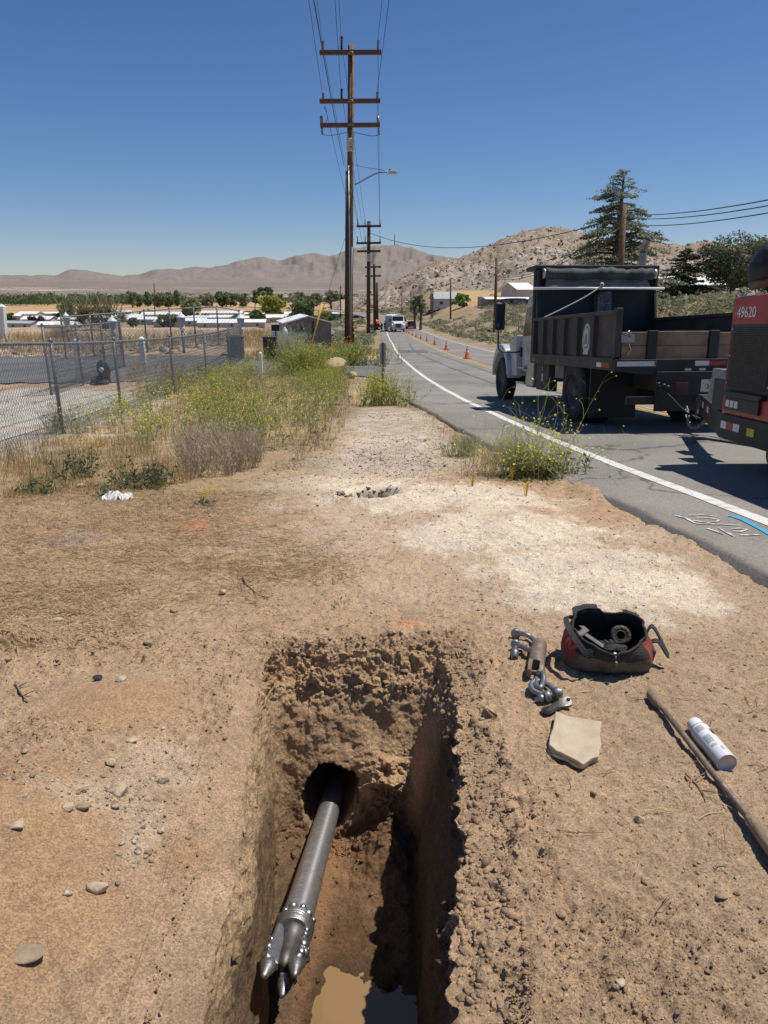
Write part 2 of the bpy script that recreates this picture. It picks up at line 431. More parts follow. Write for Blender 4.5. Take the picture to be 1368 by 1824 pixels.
# the pit, as closed outlines at several heights: 11 matching points each
PIT = [
 (-.87, [(-.34, .85), (-.385, 1.5), (-.44, 2.2), (-.475, 2.66), (-.32, 2.70), (-.05, 2.70), (.12, 2.66), (.13, 2.2), (.10, 1.5), (.05, .85), (-.17, .76)]),
 (-.48, [(-.345, .82), (-.39, 1.5), (-.45, 2.2), (-.495, 2.78), (-.32, 2.82), (-.0, 2.82), (.155, 2.77), (.175, 2.2), (.135, 1.5), (.07, .82), (-.17, .70)]),
 (-.16, [(-.355, .78), (-.405, 1.5), (-.468, 2.2), (-.515, 2.90), (-.32, 2.94), (.02, 2.94), (.225, 2.88), (.235, 2.2), (.165, 1.5), (.09, .78), (-.17, .64)]),
 (-.045, [(-.38, .74), (-.43, 1.48), (-.50, 2.2), (-.545, 3.00), (-.34, 3.06), (.03, 3.07), (.29, 2.99), (.285, 2.2), (.21, 1.5), (.125, .74), (-.17, .58)]),
 (.0,   [(-.56, .60), (-.61, 1.4), (-.66, 2.2), (-.70, 3.10), (-.36, 3.17), (.05, 3.20), (.45, 3.10), (.48, 2.2), (.41, 1.5), (.30, .66), (-.17, .46)]),
]
def closed_cr(P, u):
    P = np.asarray(P, float); n = len(P); i = np.floor(u).astype(int); t = (u - i)[:, None]
    a, b, c, d = P[(i - 1) % n], P[i % n], P[(i + 1) % n], P[(i + 2) % n]
    tn = .38                                   # tighter than Catmull-Rom, so the corners stay corners
    return (2 * t ** 3 - 3 * t ** 2 + 1) * b + (t ** 3 - 2 * t ** 2 + t) * tn * (c - a) + (-2 * t ** 3 + 3 * t ** 2) * c + (t ** 3 - t ** 2) * tn * (d - b)
RIM_OUT = closed_cr(PIT[-1][1], np.linspace(0, 11, 440, endpoint=False))
RIM_IN = closed_cr(PIT[3][1], np.linspace(0, 11, 440, endpoint=False))
def inside(X, Y, poly):
    r = np.zeros(X.shape, bool); n = len(poly)
    for i in range(n):
        x1, y1 = poly[i]; x2, y2 = poly[(i + 1) % n]
        if y1 == y2: continue
        c = ((y1 > Y) != (y2 > Y)); xi = (x2 - x1) * (Y - y1) / (y2 - y1) + x1
        r ^= c & (X < xi)
    return r

def detail(X, Y):
    """fine relief of the near soil"""
    near = 1 - sstep(7, 14, Y)
    sm = mask(X, Y, B_smooth, .5, .25, 2, 3); rg = mask(X, Y, B_rough, .8, .6, 2.5, 4)
    d = .018 * fbm2(X * .9, Y * .9, 3, 21) + .011 * fbm2(X * 4, Y * 4, 4, 22)
    amp = (.85 + .9 * rg) * (1 - .78 * sm)
    d = d + amp * .012 * fbm2(X * 14, Y * 14, 4, 23, .6)
    rd = 1 - np.abs(fbm2(X * 7, Y * 7, 4, 26, .55)) * 2
    d = d + amp * .012 * np.clip(rd - .55, 0, 1)
    w1, id1 = worley2(X * 13, Y * 13, 24); w2, id2 = worley2(X * 30, Y * 30, 25)
    d = d + amp * (.016 * np.clip(.5 - w1, 0, 1) * (id1 > .45) + .012 * np.clip(.5 - w2, 0, 1) * (id2 > .35))
    fn_ = fbm2(X * 38, Y * 38, 3, 27, .6)
    d = d + amp * (.0065 * fn_ + .006 * np.clip(np.abs(fbm2(X * 22, Y * 22, 3, 28)) * 2 - .35, 0, 1))
    # the dug hole in the white dust and the mounds beside it
    dh = np.hypot((X - HOLE.x) / .25, (Y - HOLE.y) / .25)
    d = d - .20 * (1 - sstep(.30, 1.1, dh + .22 * fbm2(X * 4, Y * 4, 3, 30)))
    d = d + .035 * np.exp(-((dh - 1.35) / .35) ** 2)
    d = d + .05 * mask(X, Y, B_M1, 1.6, .3, 2, 6)
    d = d + .03 * mask(X, Y, B_M2, 1.6, .3, 2, 7)
    # the heap left of the pit
    d = d + .21 * np.exp(-(((X + 1.16) / .34) ** 2 + ((Y - 1.6) / .62) ** 2)) * (1 + .3 * fbm2(X * 4, Y * 4, 4, 31)) + .06 * np.exp(-(((X + 1.05) / .35) ** 2 + ((Y - 2.55) / .22) ** 2))
    # soil banked against the broken asphalt edge
    xe = xedge(Y) - X
    d = d * sstep(-.3, .1, xe) + .075 * np.exp(-((xe + .02) / .16) ** 2) * sstep(-.25, .35, fbm2(X * 1.3, Y * .9, 3, 33) + .1)
    return d * near
def Hd(X, Y):
    X = np.asarray(X, float); Y = np.asarray(Y, float)
    sh = np.shape(X); X = np.atleast_1d(X); Y = np.atleast_1d(Y)
    z = H(X, Y); k = (Y < 14)
    if k.any(): z = z.copy(); z[k] += detail(X[k], Y[k])
    return z.reshape(sh)

def soilcol(X, Y):
    n1 = fbm2(X * .8, Y * .8, 4, 50)[..., None]; n2 = fbm2(X * 5, Y * 5, 4, 51)[..., None]
    c = np.array((.430, .292, .178)) * (1 + .13 * n1 + .13 * n2 + .16 * fbm2(X * 17, Y * 17, 4, 52, .65)[..., None])
    def mix(m, col, v=.1):
        nonlocal c
        m = m[..., None]; c = c * (1 - m) + np.array(col) * (1 + v * n2) * m
    right = sstep(.35, 1.1, X) * (1 - sstep(3.6, 5, Y))
    mix(right * .55, (.385, .280, .180))
    mix(mask(X, Y, B_orange, .9, .6, 3, 8) * .8, (.43, .265, .145))
    mix(mask(X, Y, B_pale, .6, .6, 4, 9) * .55, (.52, .40, .28))
    mix(mask(X, Y, B_straw, .8, .5, 2, 10) * .6, (.40, .265, .155))
    mix(mask(X, Y, B_grey, .8, .5, 2.5, 11) * .75, (.46, .395, .31), .3)
    mix(mask(X, Y, B_white2, .9, .7, 2.2, 12) * .5, (.58, .46, .335))
    mix(mask(X, Y, B_white, .6, 1.05, 3.4, 13, .72) * .82, (.70, .59, .455), .2)
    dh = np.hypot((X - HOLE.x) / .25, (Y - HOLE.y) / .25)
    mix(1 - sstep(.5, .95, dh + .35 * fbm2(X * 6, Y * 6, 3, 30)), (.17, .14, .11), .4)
    mix(mask(X, Y, OR_PAINT, .9, .8, 7, 14) * .5, (.62, .20, .09))
    mix(mask(X, Y, BL_PAINT, 1, .8, 7, 15) * .35, (.22, .23, .27))
    mix(mask(X, Y, B_lot, .35, .3, 1.2, 16), (.46, .41, .345), .25)
    mix(mask(X, Y, B_mound, .7, .6, .8, 17) * .85, (.50, .30, .155))
    # weed litter under the plants on the left
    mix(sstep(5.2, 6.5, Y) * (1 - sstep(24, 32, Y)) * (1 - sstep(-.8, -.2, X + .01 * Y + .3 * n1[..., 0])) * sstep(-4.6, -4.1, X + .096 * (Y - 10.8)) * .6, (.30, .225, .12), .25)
    return c

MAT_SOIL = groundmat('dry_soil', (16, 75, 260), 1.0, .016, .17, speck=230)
MAT_FAR = groundmat('desert_ground', (.35, 4), .6, .25, .3, wet=False)

# near sheet: a fan of rows that thins out with distance
ys = .35 * (9.2 / .35) ** np.linspace(0, 1, 860); us = np.sinh(1.6 * np.linspace(-1, 1, 960)) / math.sinh(1.6)
Yn = np.repeat(ys[:, None], len(us), 1); Xn = us[None, :] * (.9 * Yn + 2.9)
Zn = H(Xn, Yn) + detail(Xn, Yn)
Vn = np.stack([Xn, Yn, Zn], -1).reshape(-1, 3); Fn = grid_faces(*Xn.shape)
cut = inside(Xn, Yn, RIM_OUT * .88 + RIM_IN * .12).reshape(-1)
Fn = Fn[~cut[Fn].all(1)]
# plain strip behind the place where the picture was taken
Yb = np.repeat(np.linspace(-5, .352, 12)[:, None], 60, 1); Xb = np.linspace(-1, 1, 60)[None, :] * np.interp(Yb, [-5, .35], [9, 9]); Xb[-1] = np.linspace(-3.215, 3.215, 60); Zb = H(Xb, Yb) - .004
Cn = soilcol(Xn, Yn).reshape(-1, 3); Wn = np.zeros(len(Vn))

# pit walls and floor
NU, NV = 1200, 340
uu = np.linspace(0, 11, NU, endpoint=False)
rings = [np.concatenate([closed_cr(q, uu), np.full((NU, 1), z)], 1) for z, q in PIT]
axis = np.stack([np.full(NU, -.15), np.clip(rings[0][:, 1], 1.0, 2.6), np.full(NU, -.885)], 1)
rings = [axis] + rings
outer = rings[-1].copy(); ctr = RIM_OUT.mean(0)
prof_t = np.array([0, .17, .42, .66, .80, 1.0]); vt = np.linspace(0, 1, NV)
stack = np.stack(rings, 0)
PV = np.empty((NV, NU, 3))
for j, t in enumerate(vt):
    i = min(np.searchsorted(prof_t, t, 'right') - 1, 4); q = (t - prof_t[i]) / (prof_t[i + 1] - prof_t[i])
    PV[j] = stack[i] * (1 - q) + stack[i + 1] * q
for _ in range(5):                                   # round the hard folds between the levels
    PV[1:-1] = PV[1:-1] * .5 + (PV[:-2] + PV[2:]) * .25
vv = np.repeat(vt[:, None], NU, 1)
_x, _y, _z = PV[..., 0].copy(), PV[..., 1].copy(), PV[..., 2].copy(); _r = sstep(-.1, .12, _x); _l = 1 - sstep(-.42, -.32, _x); _f = sstep(2.5, 2.75, _y)
_k = sstep(.2, .5, vv) * (1 - sstep(.88, .99, vv))
PV[..., 0] += _k * (1 - _f) * (_r * (.045 * fbm2(_y * 3.2, _z * 1.2, 4, 610, .6) + .012 * fbm2(_y * 14, _z * 2.5, 3, 611)) + _l * (.030 * fbm2(_y * 3.5, _z * 1.5, 4, 612, .6)))
PV[..., 1] += _k * _f * (.028 * fbm2(_x * 4, _z * 2.5, 4, 613, .6) + .014 * fbm2(_x * 16, _z * 3, 3, 614))
x, y, z = PV[..., 0], PV[..., 1], PV[..., 2]
gx = np.roll(PV, -1, 1) - np.roll(PV, 1, 1); gy = np.gradient(PV, axis=0)
Nn = np.cross(gx, gy); Nn = unit(Nn); 
Nn = np.where(((Nn * (PV - np.array([-.15, 1.9, -.2]))).sum(-1, keepdims=True)) > 0, -Nn, Nn)
vv = np.repeat(vt[:, None], NU, 1)
rs0 = sstep(-.05, .12, x) * (1 - sstep(2.9, 3.05, y)); fade = 1 - sstep(.90 + .04 * rs0, .988, vv); lip = np.exp(-((vv - .74 - .09 * rs0) / (.12 + .05 * rs0)) ** 2); wall = sstep(.17, .25, vv) * (1 - sstep(.6, .7, vv))
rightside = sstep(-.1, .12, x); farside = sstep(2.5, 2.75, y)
big = fbm3(x * 5, y * 5, z * 5, 4, 60, .55); med = fbm3(x * 16, y * 16, z * 16, 4, 61, .6); fin = fbm3(x * 45, y * 45, z * 45, 3, 62, .6)
vfin = fbm3(x * 90, y * 90, z * 90, 2, 65, .6)
rdg = 1 - np.abs(fbm3(x * 9, y * 9, z * 6, 4, 63)) * 2
vert = fbm3(x * 14, y * 14, z * 3.5, 3, 64)                       # vertical gouges left by the bucket
leftside = 1 - sstep(-.5, -.3, x)
w3a, i3a = worley3(x * 11, y * 11, z * 11, 68); w3b, i3b = worley3(x * 27, y * 27, z * 27, 69)
crumb = lip * (.55 + .75 * np.maximum(rightside, farside)) * (1 - .72 * leftside * (1 - .6 * farside))
disp = fade * (wall * (.020 * big + .011 * med + .010 * vert + .004 * fin) + (1 - wall) * (.016 * big + .014 * med + .005 * fin)
               + crumb * (1 - .42 * rs0) * (.030 * med + .014 * fin + .006 * vfin + (.060 - .028 * rs0) * (.42 - w3a) * (.8 + .4 * i3a) + (.026 + .016 * rs0) * (.42 - w3b) * (.75 + .5 * i3b) + .03 * big - .016))
Nl = unit(Nn + (lip * rs0 * 1.1 + lip * farside * .3)[..., None] * np.array((0, 0, 1.0)))
PV = PV + Nl * disp[..., None]
PV[..., 2] += (1 - sstep(.12, .24, vv)) * (.035 * sstep(1.80, 2.12, y + .25 * (x + .1)) + .045 * (1 - sstep(-.33, -.20, x)) - .012)
# rubble heap at the foot of the far wall on the right, and mud below the pipe
hp = np.exp(-(((x - .0) / .16) ** 2 + ((y - 2.66) / .22) ** 2)) * (1 - sstep(.3, .5, vv))
PV[..., 2] += hp * .14 * (1 + .5 * med)
PV[..., 1] -= np.exp(-(((x - .03) / .10) ** 2 + ((z + .62) / .13) ** 2)) * farside * .07 * (1 + med)
# bore hole in the far wall
hx = (x + .245) / .135; hz = (z + .665) / .165
dd = np.hypot(hx * (1 + .12 * big), hz) + .22 * med + .12 * vert
holem = (1 - sstep(.82, 1.02, dd)) * sstep(2.6, 2.75, y) * (vv > .15)
PV[..., 1] += holem * 1.5; PV[..., 2] -= holem * .12
# outside edge follows the near ground exactly
e = sstep(.84 + .07 * rs0, .988, vv)
g = (H(PV[..., 0], PV[..., 1]) + detail(PV[..., 0], PV[..., 1]))
PV[..., 2] = PV[..., 2] * (1 - e) + (g + .003) * e
PV[-1, :, 2] -= .03
n1 = fbm3(x * 4, y * 4, z * 4, 4, 66)[..., None]; n2 = fbm3(x * 22, y * 22, z * 22, 3, 67)[..., None]
dry = soilcol(PV[..., 0], PV[..., 1])
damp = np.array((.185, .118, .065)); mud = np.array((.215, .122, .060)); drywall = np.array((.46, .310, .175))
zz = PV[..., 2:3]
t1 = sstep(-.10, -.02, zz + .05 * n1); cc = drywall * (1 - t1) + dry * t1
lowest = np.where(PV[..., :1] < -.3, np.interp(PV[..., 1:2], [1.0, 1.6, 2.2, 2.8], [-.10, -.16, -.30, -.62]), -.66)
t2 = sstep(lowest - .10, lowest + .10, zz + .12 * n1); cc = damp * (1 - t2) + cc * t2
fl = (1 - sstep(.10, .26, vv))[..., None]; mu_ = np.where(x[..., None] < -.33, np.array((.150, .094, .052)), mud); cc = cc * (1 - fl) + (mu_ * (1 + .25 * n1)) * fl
fw = (farside * (vv > .2) * (vv < .75))[..., None] * .5; cc = cc * (1 - fw) + np.array((.40, .265, .155)) * fw
cc = cc * (1 + .16 * n1 + .16 * n2)
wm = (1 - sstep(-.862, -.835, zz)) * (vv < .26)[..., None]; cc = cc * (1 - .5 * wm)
rw = (rightside * (1 - farside) * (vv > .15) * (1 - sstep(.68, .78, vv)))[..., None] * .8; cc = cc * (1 - rw) + np.array((.070, .045, .027)) * rw  # right wall near black: damp soil, with its shade painted in too
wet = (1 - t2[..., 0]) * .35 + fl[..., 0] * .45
idx = np.arange(NU * NV).reshape(NV, NU); nx = np.roll(idx, -1, 1)
Fp = np.stack([idx[:-1], nx[:-1], nx[1:], idx[1:]], -1).reshape(-1, 4)
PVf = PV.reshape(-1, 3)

# middle sheet
ym = 8.6 * (330 / 8.6) ** np.linspace(0, 1, 460); um = np.linspace(-1, 1, 620)
Ym = np.repeat(ym[:, None], len(um), 1); Xm = um[None, :] * (.85 * Ym + 2.0)
Zm = H(Xm, Ym) + np.where(Ym < 14, detail(Xm, np.minimum(Ym, 14)), 0) + .03 * fbm2(Xm * 1.2, Ym * 1.2, 3, 70) * sstep(10, 14, Ym)
Zm[0] -= .03
# far sheet: rows of azimuth and distance
az = np.linspace(R(-52), R(52), 900); rr_ = 300 * (11500 / 300) ** np.linspace(0, 1, 420)
RR, AZ = np.meshgrid(rr_, az, indexing='ij'); Xf = RR * np.sin(AZ); Yf = RR * np.cos(AZ)
Zf = H(Xf, Yf); Zf[0] -= .6
PX = 684 + FPX * np.tan(AZ) / math.cos(PITCH) * .96
def sky_h(px, tab, r):
    t = np.array(tab, float); py = np.interp(px, t[:, 0], t[:, 1])
    ry = (912 - py) / FPX; c, s = math.cos(PITCH), math.sin(PITCH)
    return 1.6 + r * (-s + ry * c) / (c + ry * s)
AZP = np.interp(AZ, np.arctan2((np.linspace(-900, 2300, 400) - 684) / FPX, 1 / math.cos(PITCH) * .0 + math.cos(PITCH) + .28 * math.sin(PITCH)), np.linspace(-900, 2300, 400))
T_mtn = [(-900, 480), (-300, 500), (0, 496), (60, 494), (110, 494), (135, 485), (165, 484), (195, 489), (225, 494), (255, 492), (285, 482), (330, 479), (370, 476), (410, 472), (440, 464), (470, 459), (500, 464), (530, 455), (560, 450), (590, 456), (620, 446), (650, 438), (680, 434), (705, 433), (730, 441), (760, 452), (790, 457), (810, 461), (840, 470), (900, 478), (1100, 470), (1300, 480), (2300, 470)]
Rm = 6800.
targ = sky_h(AZP, T_mtn, Rm)
base6 = H(Rm * np.sin(AZ), Rm * np.cos(AZ))
prof = np.where(RR < Rm, sstep(4700, Rm, RR) ** 1.25, 1 - .6 * sstep(Rm, 11000, RR))
rid = 1 - np.abs(fbm2(Xf * .0016, Yf * .0016, 5, 80, .55)) * 2.0
spur = 1 - np.abs(fbm2(AZ * 38, RR * .0006, 4, 83, .55)) * 2.2
lift = np.maximum(targ - base6, 4) * prof
Zf = Zf + lift * (1 - .55 * np.clip((.80 - .70 * rid - .30 * spur), 0, .95) * (1 - sstep(Rm - 500, Rm, RR) * (1 - sstep(Rm, Rm + 900, RR)) * .9))
Zf = Zf + np.where(RR > 4300, fbm2(Xf * .006, Yf * .006, 4, 85) * 22 * sstep(4300, 5600, RR), 0)

def farcol(X, Y):
    r = np.hypot(X, Y); n1 = fbm2(X * .03, Y * .03, 5, 90)[..., None]; n2 = fbm2(X * .25, Y * .25, 4, 91)[..., None]; n0 = fbm2(X * .004, Y * .012, 4, 92)[..., None]
    c = np.array((.33, .235, .145)) * (1 + .2 * n1 + .25 * n2)
    def mix(m, col, v=.15):
        nonlocal c
        m = m[..., None] if np.ndim(m) == 2 else m
        c = c * (1 - m) + np.array(col) * (1 + v * n2 + v * n1) * m
    scrub = sstep(.0, .35, n2[..., 0] + .6 * n1[..., 0]) * sstep(40, 90, r)
    mix(scrub * .75, (.155, .145, .085))
    field = sstep(340, 420, Y) * (1 - sstep(1000, 1150, r)) * (1 - sstep(-10, 20, X))
    mix(field, (.42, .27, .135)); mix(field * sstep(.1, .3, n0[..., 0]) * .7, (.48, .36, .20))
    fieldr = sstep(180, 215, Y) * (1 - sstep(330, 420, r)) * sstep(14, 24, X)
    mix(fieldr * .9, (.46, .31, .155))
    nf = sstep(44, 60, Y) * (1 - sstep(110, 160, Y)) * (1 - sstep(-22, -9, X)) 
    mix(nf * .7, (.40, .27, .13))
    bank = sstep(30, 33, Y) * (1 - sstep(44, 60, Y)) * (1 - sstep(-9, -6.5, X))
    mix(bank * .8, (.40, .30, .195), .3)
    basin = sstep(1000, 1300, r)
    mix(basin, (.215, .175, .14)); mix(basin * sstep(.0, .5, n0[..., 0] + .5 * n2[..., 0]) * .8, (.15, .135, .105))
    mix(basin * sstep(.25, .5, n0[..., 0] - .4 * n2[..., 0]) * (1 - sstep(2200, 3000, r)) * .7, (.50, .43, .36))
    mt = sstep(4600, 5400, r)
    mix(mt, (.235, .197, .168)); mix(mt * sstep(-.05, .4, n1[..., 0]) * .6, (.165, .140, .122))
    return c
Cm_far = farcol(Xm, Ym); tm = sstep(14, 24, Ym)[..., None]
Cm = soilcol(Xm, Ym) * (1 - tm) + Cm_far * tm
lot = mask(Xm, Ym, B_lot, .35, .3, 1.2, 16)[..., None]; Cm = Cm * (1 - lot) + np.array((.46, .41, .345)) * lot
mo = mask(Xm, Ym, B_mound, .7, .6, .8, 17)[..., None] * .9; Cm = Cm * (1 - mo) + np.array((.50, .31, .165)) * mo
Cf = farcol(Xf, Yf)
def assemble():
    Vs = [Vn, PVf, np.stack([Xm, Ym, Zm], -1).reshape(-1, 3), np.stack([Xf, Yf, Zf], -1).reshape(-1, 3), np.stack([Xb, Yb, Zb], -1).reshape(-1, 3)]
    o1 = len(Vn); o2 = o1 + len(PVf); o3 = o2 + Xm.size
    Fs = [Fn, Fp + o1, grid_faces(*Xm.shape, off=o2), grid_faces(*Xf.shape, off=o3), grid_faces(*Xb.shape, off=o3 + Xf.size)]
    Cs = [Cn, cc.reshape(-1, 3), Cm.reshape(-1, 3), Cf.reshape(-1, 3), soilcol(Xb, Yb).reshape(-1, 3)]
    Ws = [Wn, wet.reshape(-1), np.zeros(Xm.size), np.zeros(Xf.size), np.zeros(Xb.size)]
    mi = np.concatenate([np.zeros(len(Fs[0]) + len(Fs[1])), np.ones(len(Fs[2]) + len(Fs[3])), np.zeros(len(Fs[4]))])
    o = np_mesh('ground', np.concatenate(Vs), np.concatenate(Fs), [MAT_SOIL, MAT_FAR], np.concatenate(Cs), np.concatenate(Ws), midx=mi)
    return tag(o, kind='structure')
GROUND = assemble()
# muddy water on the pit floor
pm = MB(); pm.prism([(-.42, .80), (.09, .80), (.12, 1.5), (.14, 2.2), (-.44, 2.2), (-.42, 1.5)], -.93, -.868, 'z')
MAT_MUDWATER = pmat('muddy_water', (.27, .165, .075), (.17, .13, .075), 1.7, .06, contrast=(.40, .60), spec=.6, detail=2)
tag(pm.build('puddle', MAT_MUDWATER), kind='structure')
LANE = 3.35
def asphalt(name, c1, c2, patch):
    m = bpy.data.materials.new(name); t, b = nodes_of(m); N, L = t.nodes, t.links
    b.inputs['Roughness'].default_value = .85; b.inputs['Specular IOR Level'].default_value = .3
    tc = N.new('ShaderNodeTexCoord')
    n1 = N.new('ShaderNodeTexNoise'); n1.inputs['Scale'].default_value = .55; n1.inputs['Detail'].default_value = 6
    n2 = N.new('ShaderNodeTexNoise'); n2.inputs['Scale'].default_value = 55; n2.inputs['Detail'].default_value = 7; n2.inputs['Roughness'].default_value = .75
    vo = N.new('ShaderNodeTexVoronoi'); vo.feature = 'DISTANCE_TO_EDGE'; vo.inputs['Scale'].default_value = .22
    nw = N.new('ShaderNodeTexNoise'); nw.inputs['Scale'].default_value = 1.2; nw.inputs['Detail'].default_value = 5
    mp = N.new('ShaderNodeVectorMath'); mp.operation = 'MULTIPLY_ADD'; mp.inputs[1].default_value = (2.2, 2.2, 0)
    L.new(tc.outputs['Object'], n1.inputs['Vector']); L.new(tc.outputs['Object'], n2.inputs['Vector']); L.new(tc.outputs['Object'], nw.inputs['Vector'])
    L.new(nw.outputs['Color'], mp.inputs[0]); L.new(tc.outputs['Object'], mp.inputs[2]); L.new(mp.outputs[0], vo.inputs['Vector'])
    cr = N.new('ShaderNodeValToRGB'); cr.color_ramp.elements[0].color = (*c2, 1); cr.color_ramp.elements[1].color = (*c1, 1)
    cr.color_ramp.elements[0].position = .35; cr.color_ramp.elements[1].position = .65
    L.new(n1.outputs['Fac'], cr.inputs['Fac'])
    mr = N.new('ShaderNodeMapRange'); mr.inputs['From Min'].default_value = .25; mr.inputs['From Max'].default_value = .75; mr.inputs['To Min'].default_value = .45; mr.inputs['To Max'].default_value = 1.55
    L.new(n2.outputs['Fac'], mr.inputs['Value'])
    mu = N.new('ShaderNodeVectorMath'); mu.operation = 'SCALE'; L.new(cr.outputs['Color'], mu.inputs[0]); L.new(mr.outputs[0], mu.inputs['Scale'])
    ck = N.new('ShaderNodeMapRange'); ck.inputs['From Min'].default_value = 0.0; ck.inputs['From Max'].default_value = .012; ck.inputs['To Min'].default_value = .45; ck.inputs['To Max'].default_value = 1
    L.new(vo.outputs['Distance'], ck.inputs['Value'])
    mu2 = N.new('ShaderNodeVectorMath'); mu2.operation = 'SCALE'; L.new(mu.outputs[0], mu2.inputs[0]); L.new(ck.outputs[0], mu2.inputs['Scale'])
    at = N.new('ShaderNodeAttribute'); at.attribute_name = 'Wet'
    n3 = N.new('ShaderNodeTexNoise'); n3.inputs['Scale'].default_value = 3.5; n3.inputs['Detail'].default_value = 8; n3.inputs['Roughness'].default_value = .7
    L.new(tc.outputs['Object'], n3.inputs['Vector'])
    sm = N.new('ShaderNodeMath'); sm.operation = 'MULTIPLY_ADD'; sm.inputs[1].default_value = 1.5; sm.inputs[2].default_value = -.95; L.new(n3.outputs['Fac'], sm.inputs[0])
    ad = N.new('ShaderNodeMath'); ad.operation = 'ADD'; L.new(at.outputs['Fac'], ad.inputs[0]); L.new(sm.outputs[0], ad.inputs[1])
    dm = N.new('ShaderNodeMapRange'); dm.inputs['From Min'].default_value = .15; dm.inputs['From Max'].default_value = .75; dm.inputs['To Max'].default_value = .85; L.new(ad.outputs[0], dm.inputs['Value'])
    mx = N.new('ShaderNodeMix'); mx.data_type = 'RGBA'; mx.inputs['B'].default_value = (.36, .285, .20, 1); L.new(dm.outputs[0], mx.inputs['Factor']); L.new(mu2.outputs[0], mx.inputs['A'])
    L.new(mx.outputs['Result'], b.inputs['Base Color'])
    bp = N.new('ShaderNodeBump'); bp.inputs['Strength'].default_value = .6; bp.inputs['Distance'].default_value = .006
    L.new(n2.outputs['Fac'], bp.inputs['Height']); L.new(bp.outputs[0], b.inputs['Normal'])
    return m
M_ASPH = asphalt('worn_asphalt', (.260, .243, .212), (.190, .178, .156), 1)
M_ASPH2 = asphalt('driveway_asphalt', (.150, .148, .145), (.115, .114, .112), 1)
M_WHITEP = pmat('white_road_paint', (.66, .65, .62), (.30, .285, .26), 11, .75, contrast=(.32, .48), bump=.3, bscale=90, detail=9)
M_YELLP = pmat('yellow_road_paint', (.62, .36, .05), (.40, .26, .08), 3, .7)
yr = np.concatenate([np.linspace(-4, 30, 240), np.linspace(30.2, 150, 240), np.linspace(151, 560, 200)])
def strip(name, fl, fr, dz, mat, ncol=3, skirt=0, y=yr, kind='structure', crown=True, rough=0, T=None):
    T = np.linspace(0, 1, ncol) if T is None else np.array(T); ncol = len(T); X = fl(y)[:, None] * (1 - T) + fr(y)[:, None] * T; Y = np.repeat(y[:, None], ncol, 1)
    if rough: X = X + rough * fbm2(Y * 1.5 + 7, X * 0 + 3 * np.round(X), 4, 71)
    Z = HR(X, Y) + dz
    if skirt:                      # broken edge: the sheet has a real drop on its left side
        j = .03 * fbm2(Y[:, :1] * 5, Y[:, :1] * 0, 4, 72) + .05 * fbm2(Y[:, :1] * 1.2, Y[:, :1] * 0 + 3, 3, 73)
        X[:, :1] += j
        X = np.concatenate([X[:, :1] - .10 - j, X[:, :1] - .035, X], 1); Y = np.concatenate([Y[:, :1], Y[:, :1], Y], 1)
        Z = np.concatenate([Z[:, :1] - skirt, Z[:, :1] - .025, Z], 1)
    du = None
    if skirt:
        dl = X - X[:, 2:3]; dr_ = X[:, -1:] - X; du = np.maximum(.62 - dl / .42, 1 - dr_ / .9).clip(0, 1); du[:, :2] = .12
    o = np_mesh(name, np.stack([X, Y, Z], -1), grid_faces(*X.shape), mat, smooth=False, wet=None if du is None else du.ravel())
    return tag(o, kind=kind)
strip('road', xedge, lambda y: xline(y) + LANE * 2 + 1.0, 0, M_ASPH, 12, .24, T=[0, .02, .04, .07, .10, .15, .25, .4, .6, .8, .88, .94, .97, 1])
strip('edge_line', lambda y: xline(y) - .07, lambda y: xline(y) + .07, .005, M_WHITEP, 2, y=yr[yr < 150], rough=.012)
strip('far_edge_line', lambda y: xline(y) + LANE * 2 + .2, lambda y: xline(y) + LANE * 2 + .32, .005, M_WHITEP, 2, y=yr[yr < 330])
strip('centre_line', lambda y: xline(y) + LANE - .16, lambda y: xline(y) + LANE - .05, .005, M_YELLP, 2, y=yr[yr < 330])
strip('centre_line', lambda y: xline(y) + LANE + .05, lambda y: xline(y) + LANE + .16, .005, M_YELLP, 2, y=yr[yr < 330])
M_TAR = pmat('tar_seal', (.10, .098, .095), (.13, .125, .12), 3, .7)
M_DUSTY = pmat('dust_on_road', (.26, .235, .20), (.20, .185, .165), 2, .9)
strip('tyre_mark', lambda y: xline(y) + 1.55 + .25 * np.sin(y * .09), lambda y: xline(y) + 1.67 + .25 * np.sin(y * .09 + .1), .004, M_TAR, 2, y=np.linspace(22, 75, 80), rough=.03)
strip('tyre_mark', lambda y: xline(y) + 2.5 + .3 * np.sin(y * .07), lambda y: xline(y) + 2.6 + .3 * np.sin(y * .07), .004, M_TAR, 2, y=np.linspace(18, 52, 80), rough=.03)
# patches and short dashes on the near lane
def decal(name, pxs, mat, wdt, dz=.006, fn=HR):
    P = [gnd(*p, fn=fn) for p in pxs]
    V = []; 
    for i, p in enumerate(P):
        t = (P[min(i + 1, len(P) - 1)] - P[max(i - 1, 0)]); t.z = 0; t.normalize(); s = Vector((-t.y, t.x, 0)) * wdt / 2 * (1 + .3 * math.sin(i * 2.3))
        for q in (p + s, p - s): V.append((q.x, q.y, float(fn(q.x, q.y)) + dz))
    n = len(P); F = [(2 * i, 2 * i + 1, 2 * i + 3, 2 * i + 2) for i in range(n - 1)]
    mb = MB(); mb.add(V, F); return mb
M_CHALK = pmat('white_marking_paint', (.62, .60, .56), (.26, .245, .225), 22, .85, contrast=(.40, .55))
M_BLUE = pmat('blue_marking_paint', (.03, .36, .62), (.08, .25, .36), 14, .8, contrast=(.3, .5))
M_YCH = pmat('yellow_marking_paint', (.62, .50, .10), (.35, .30, .15), 10, .85)
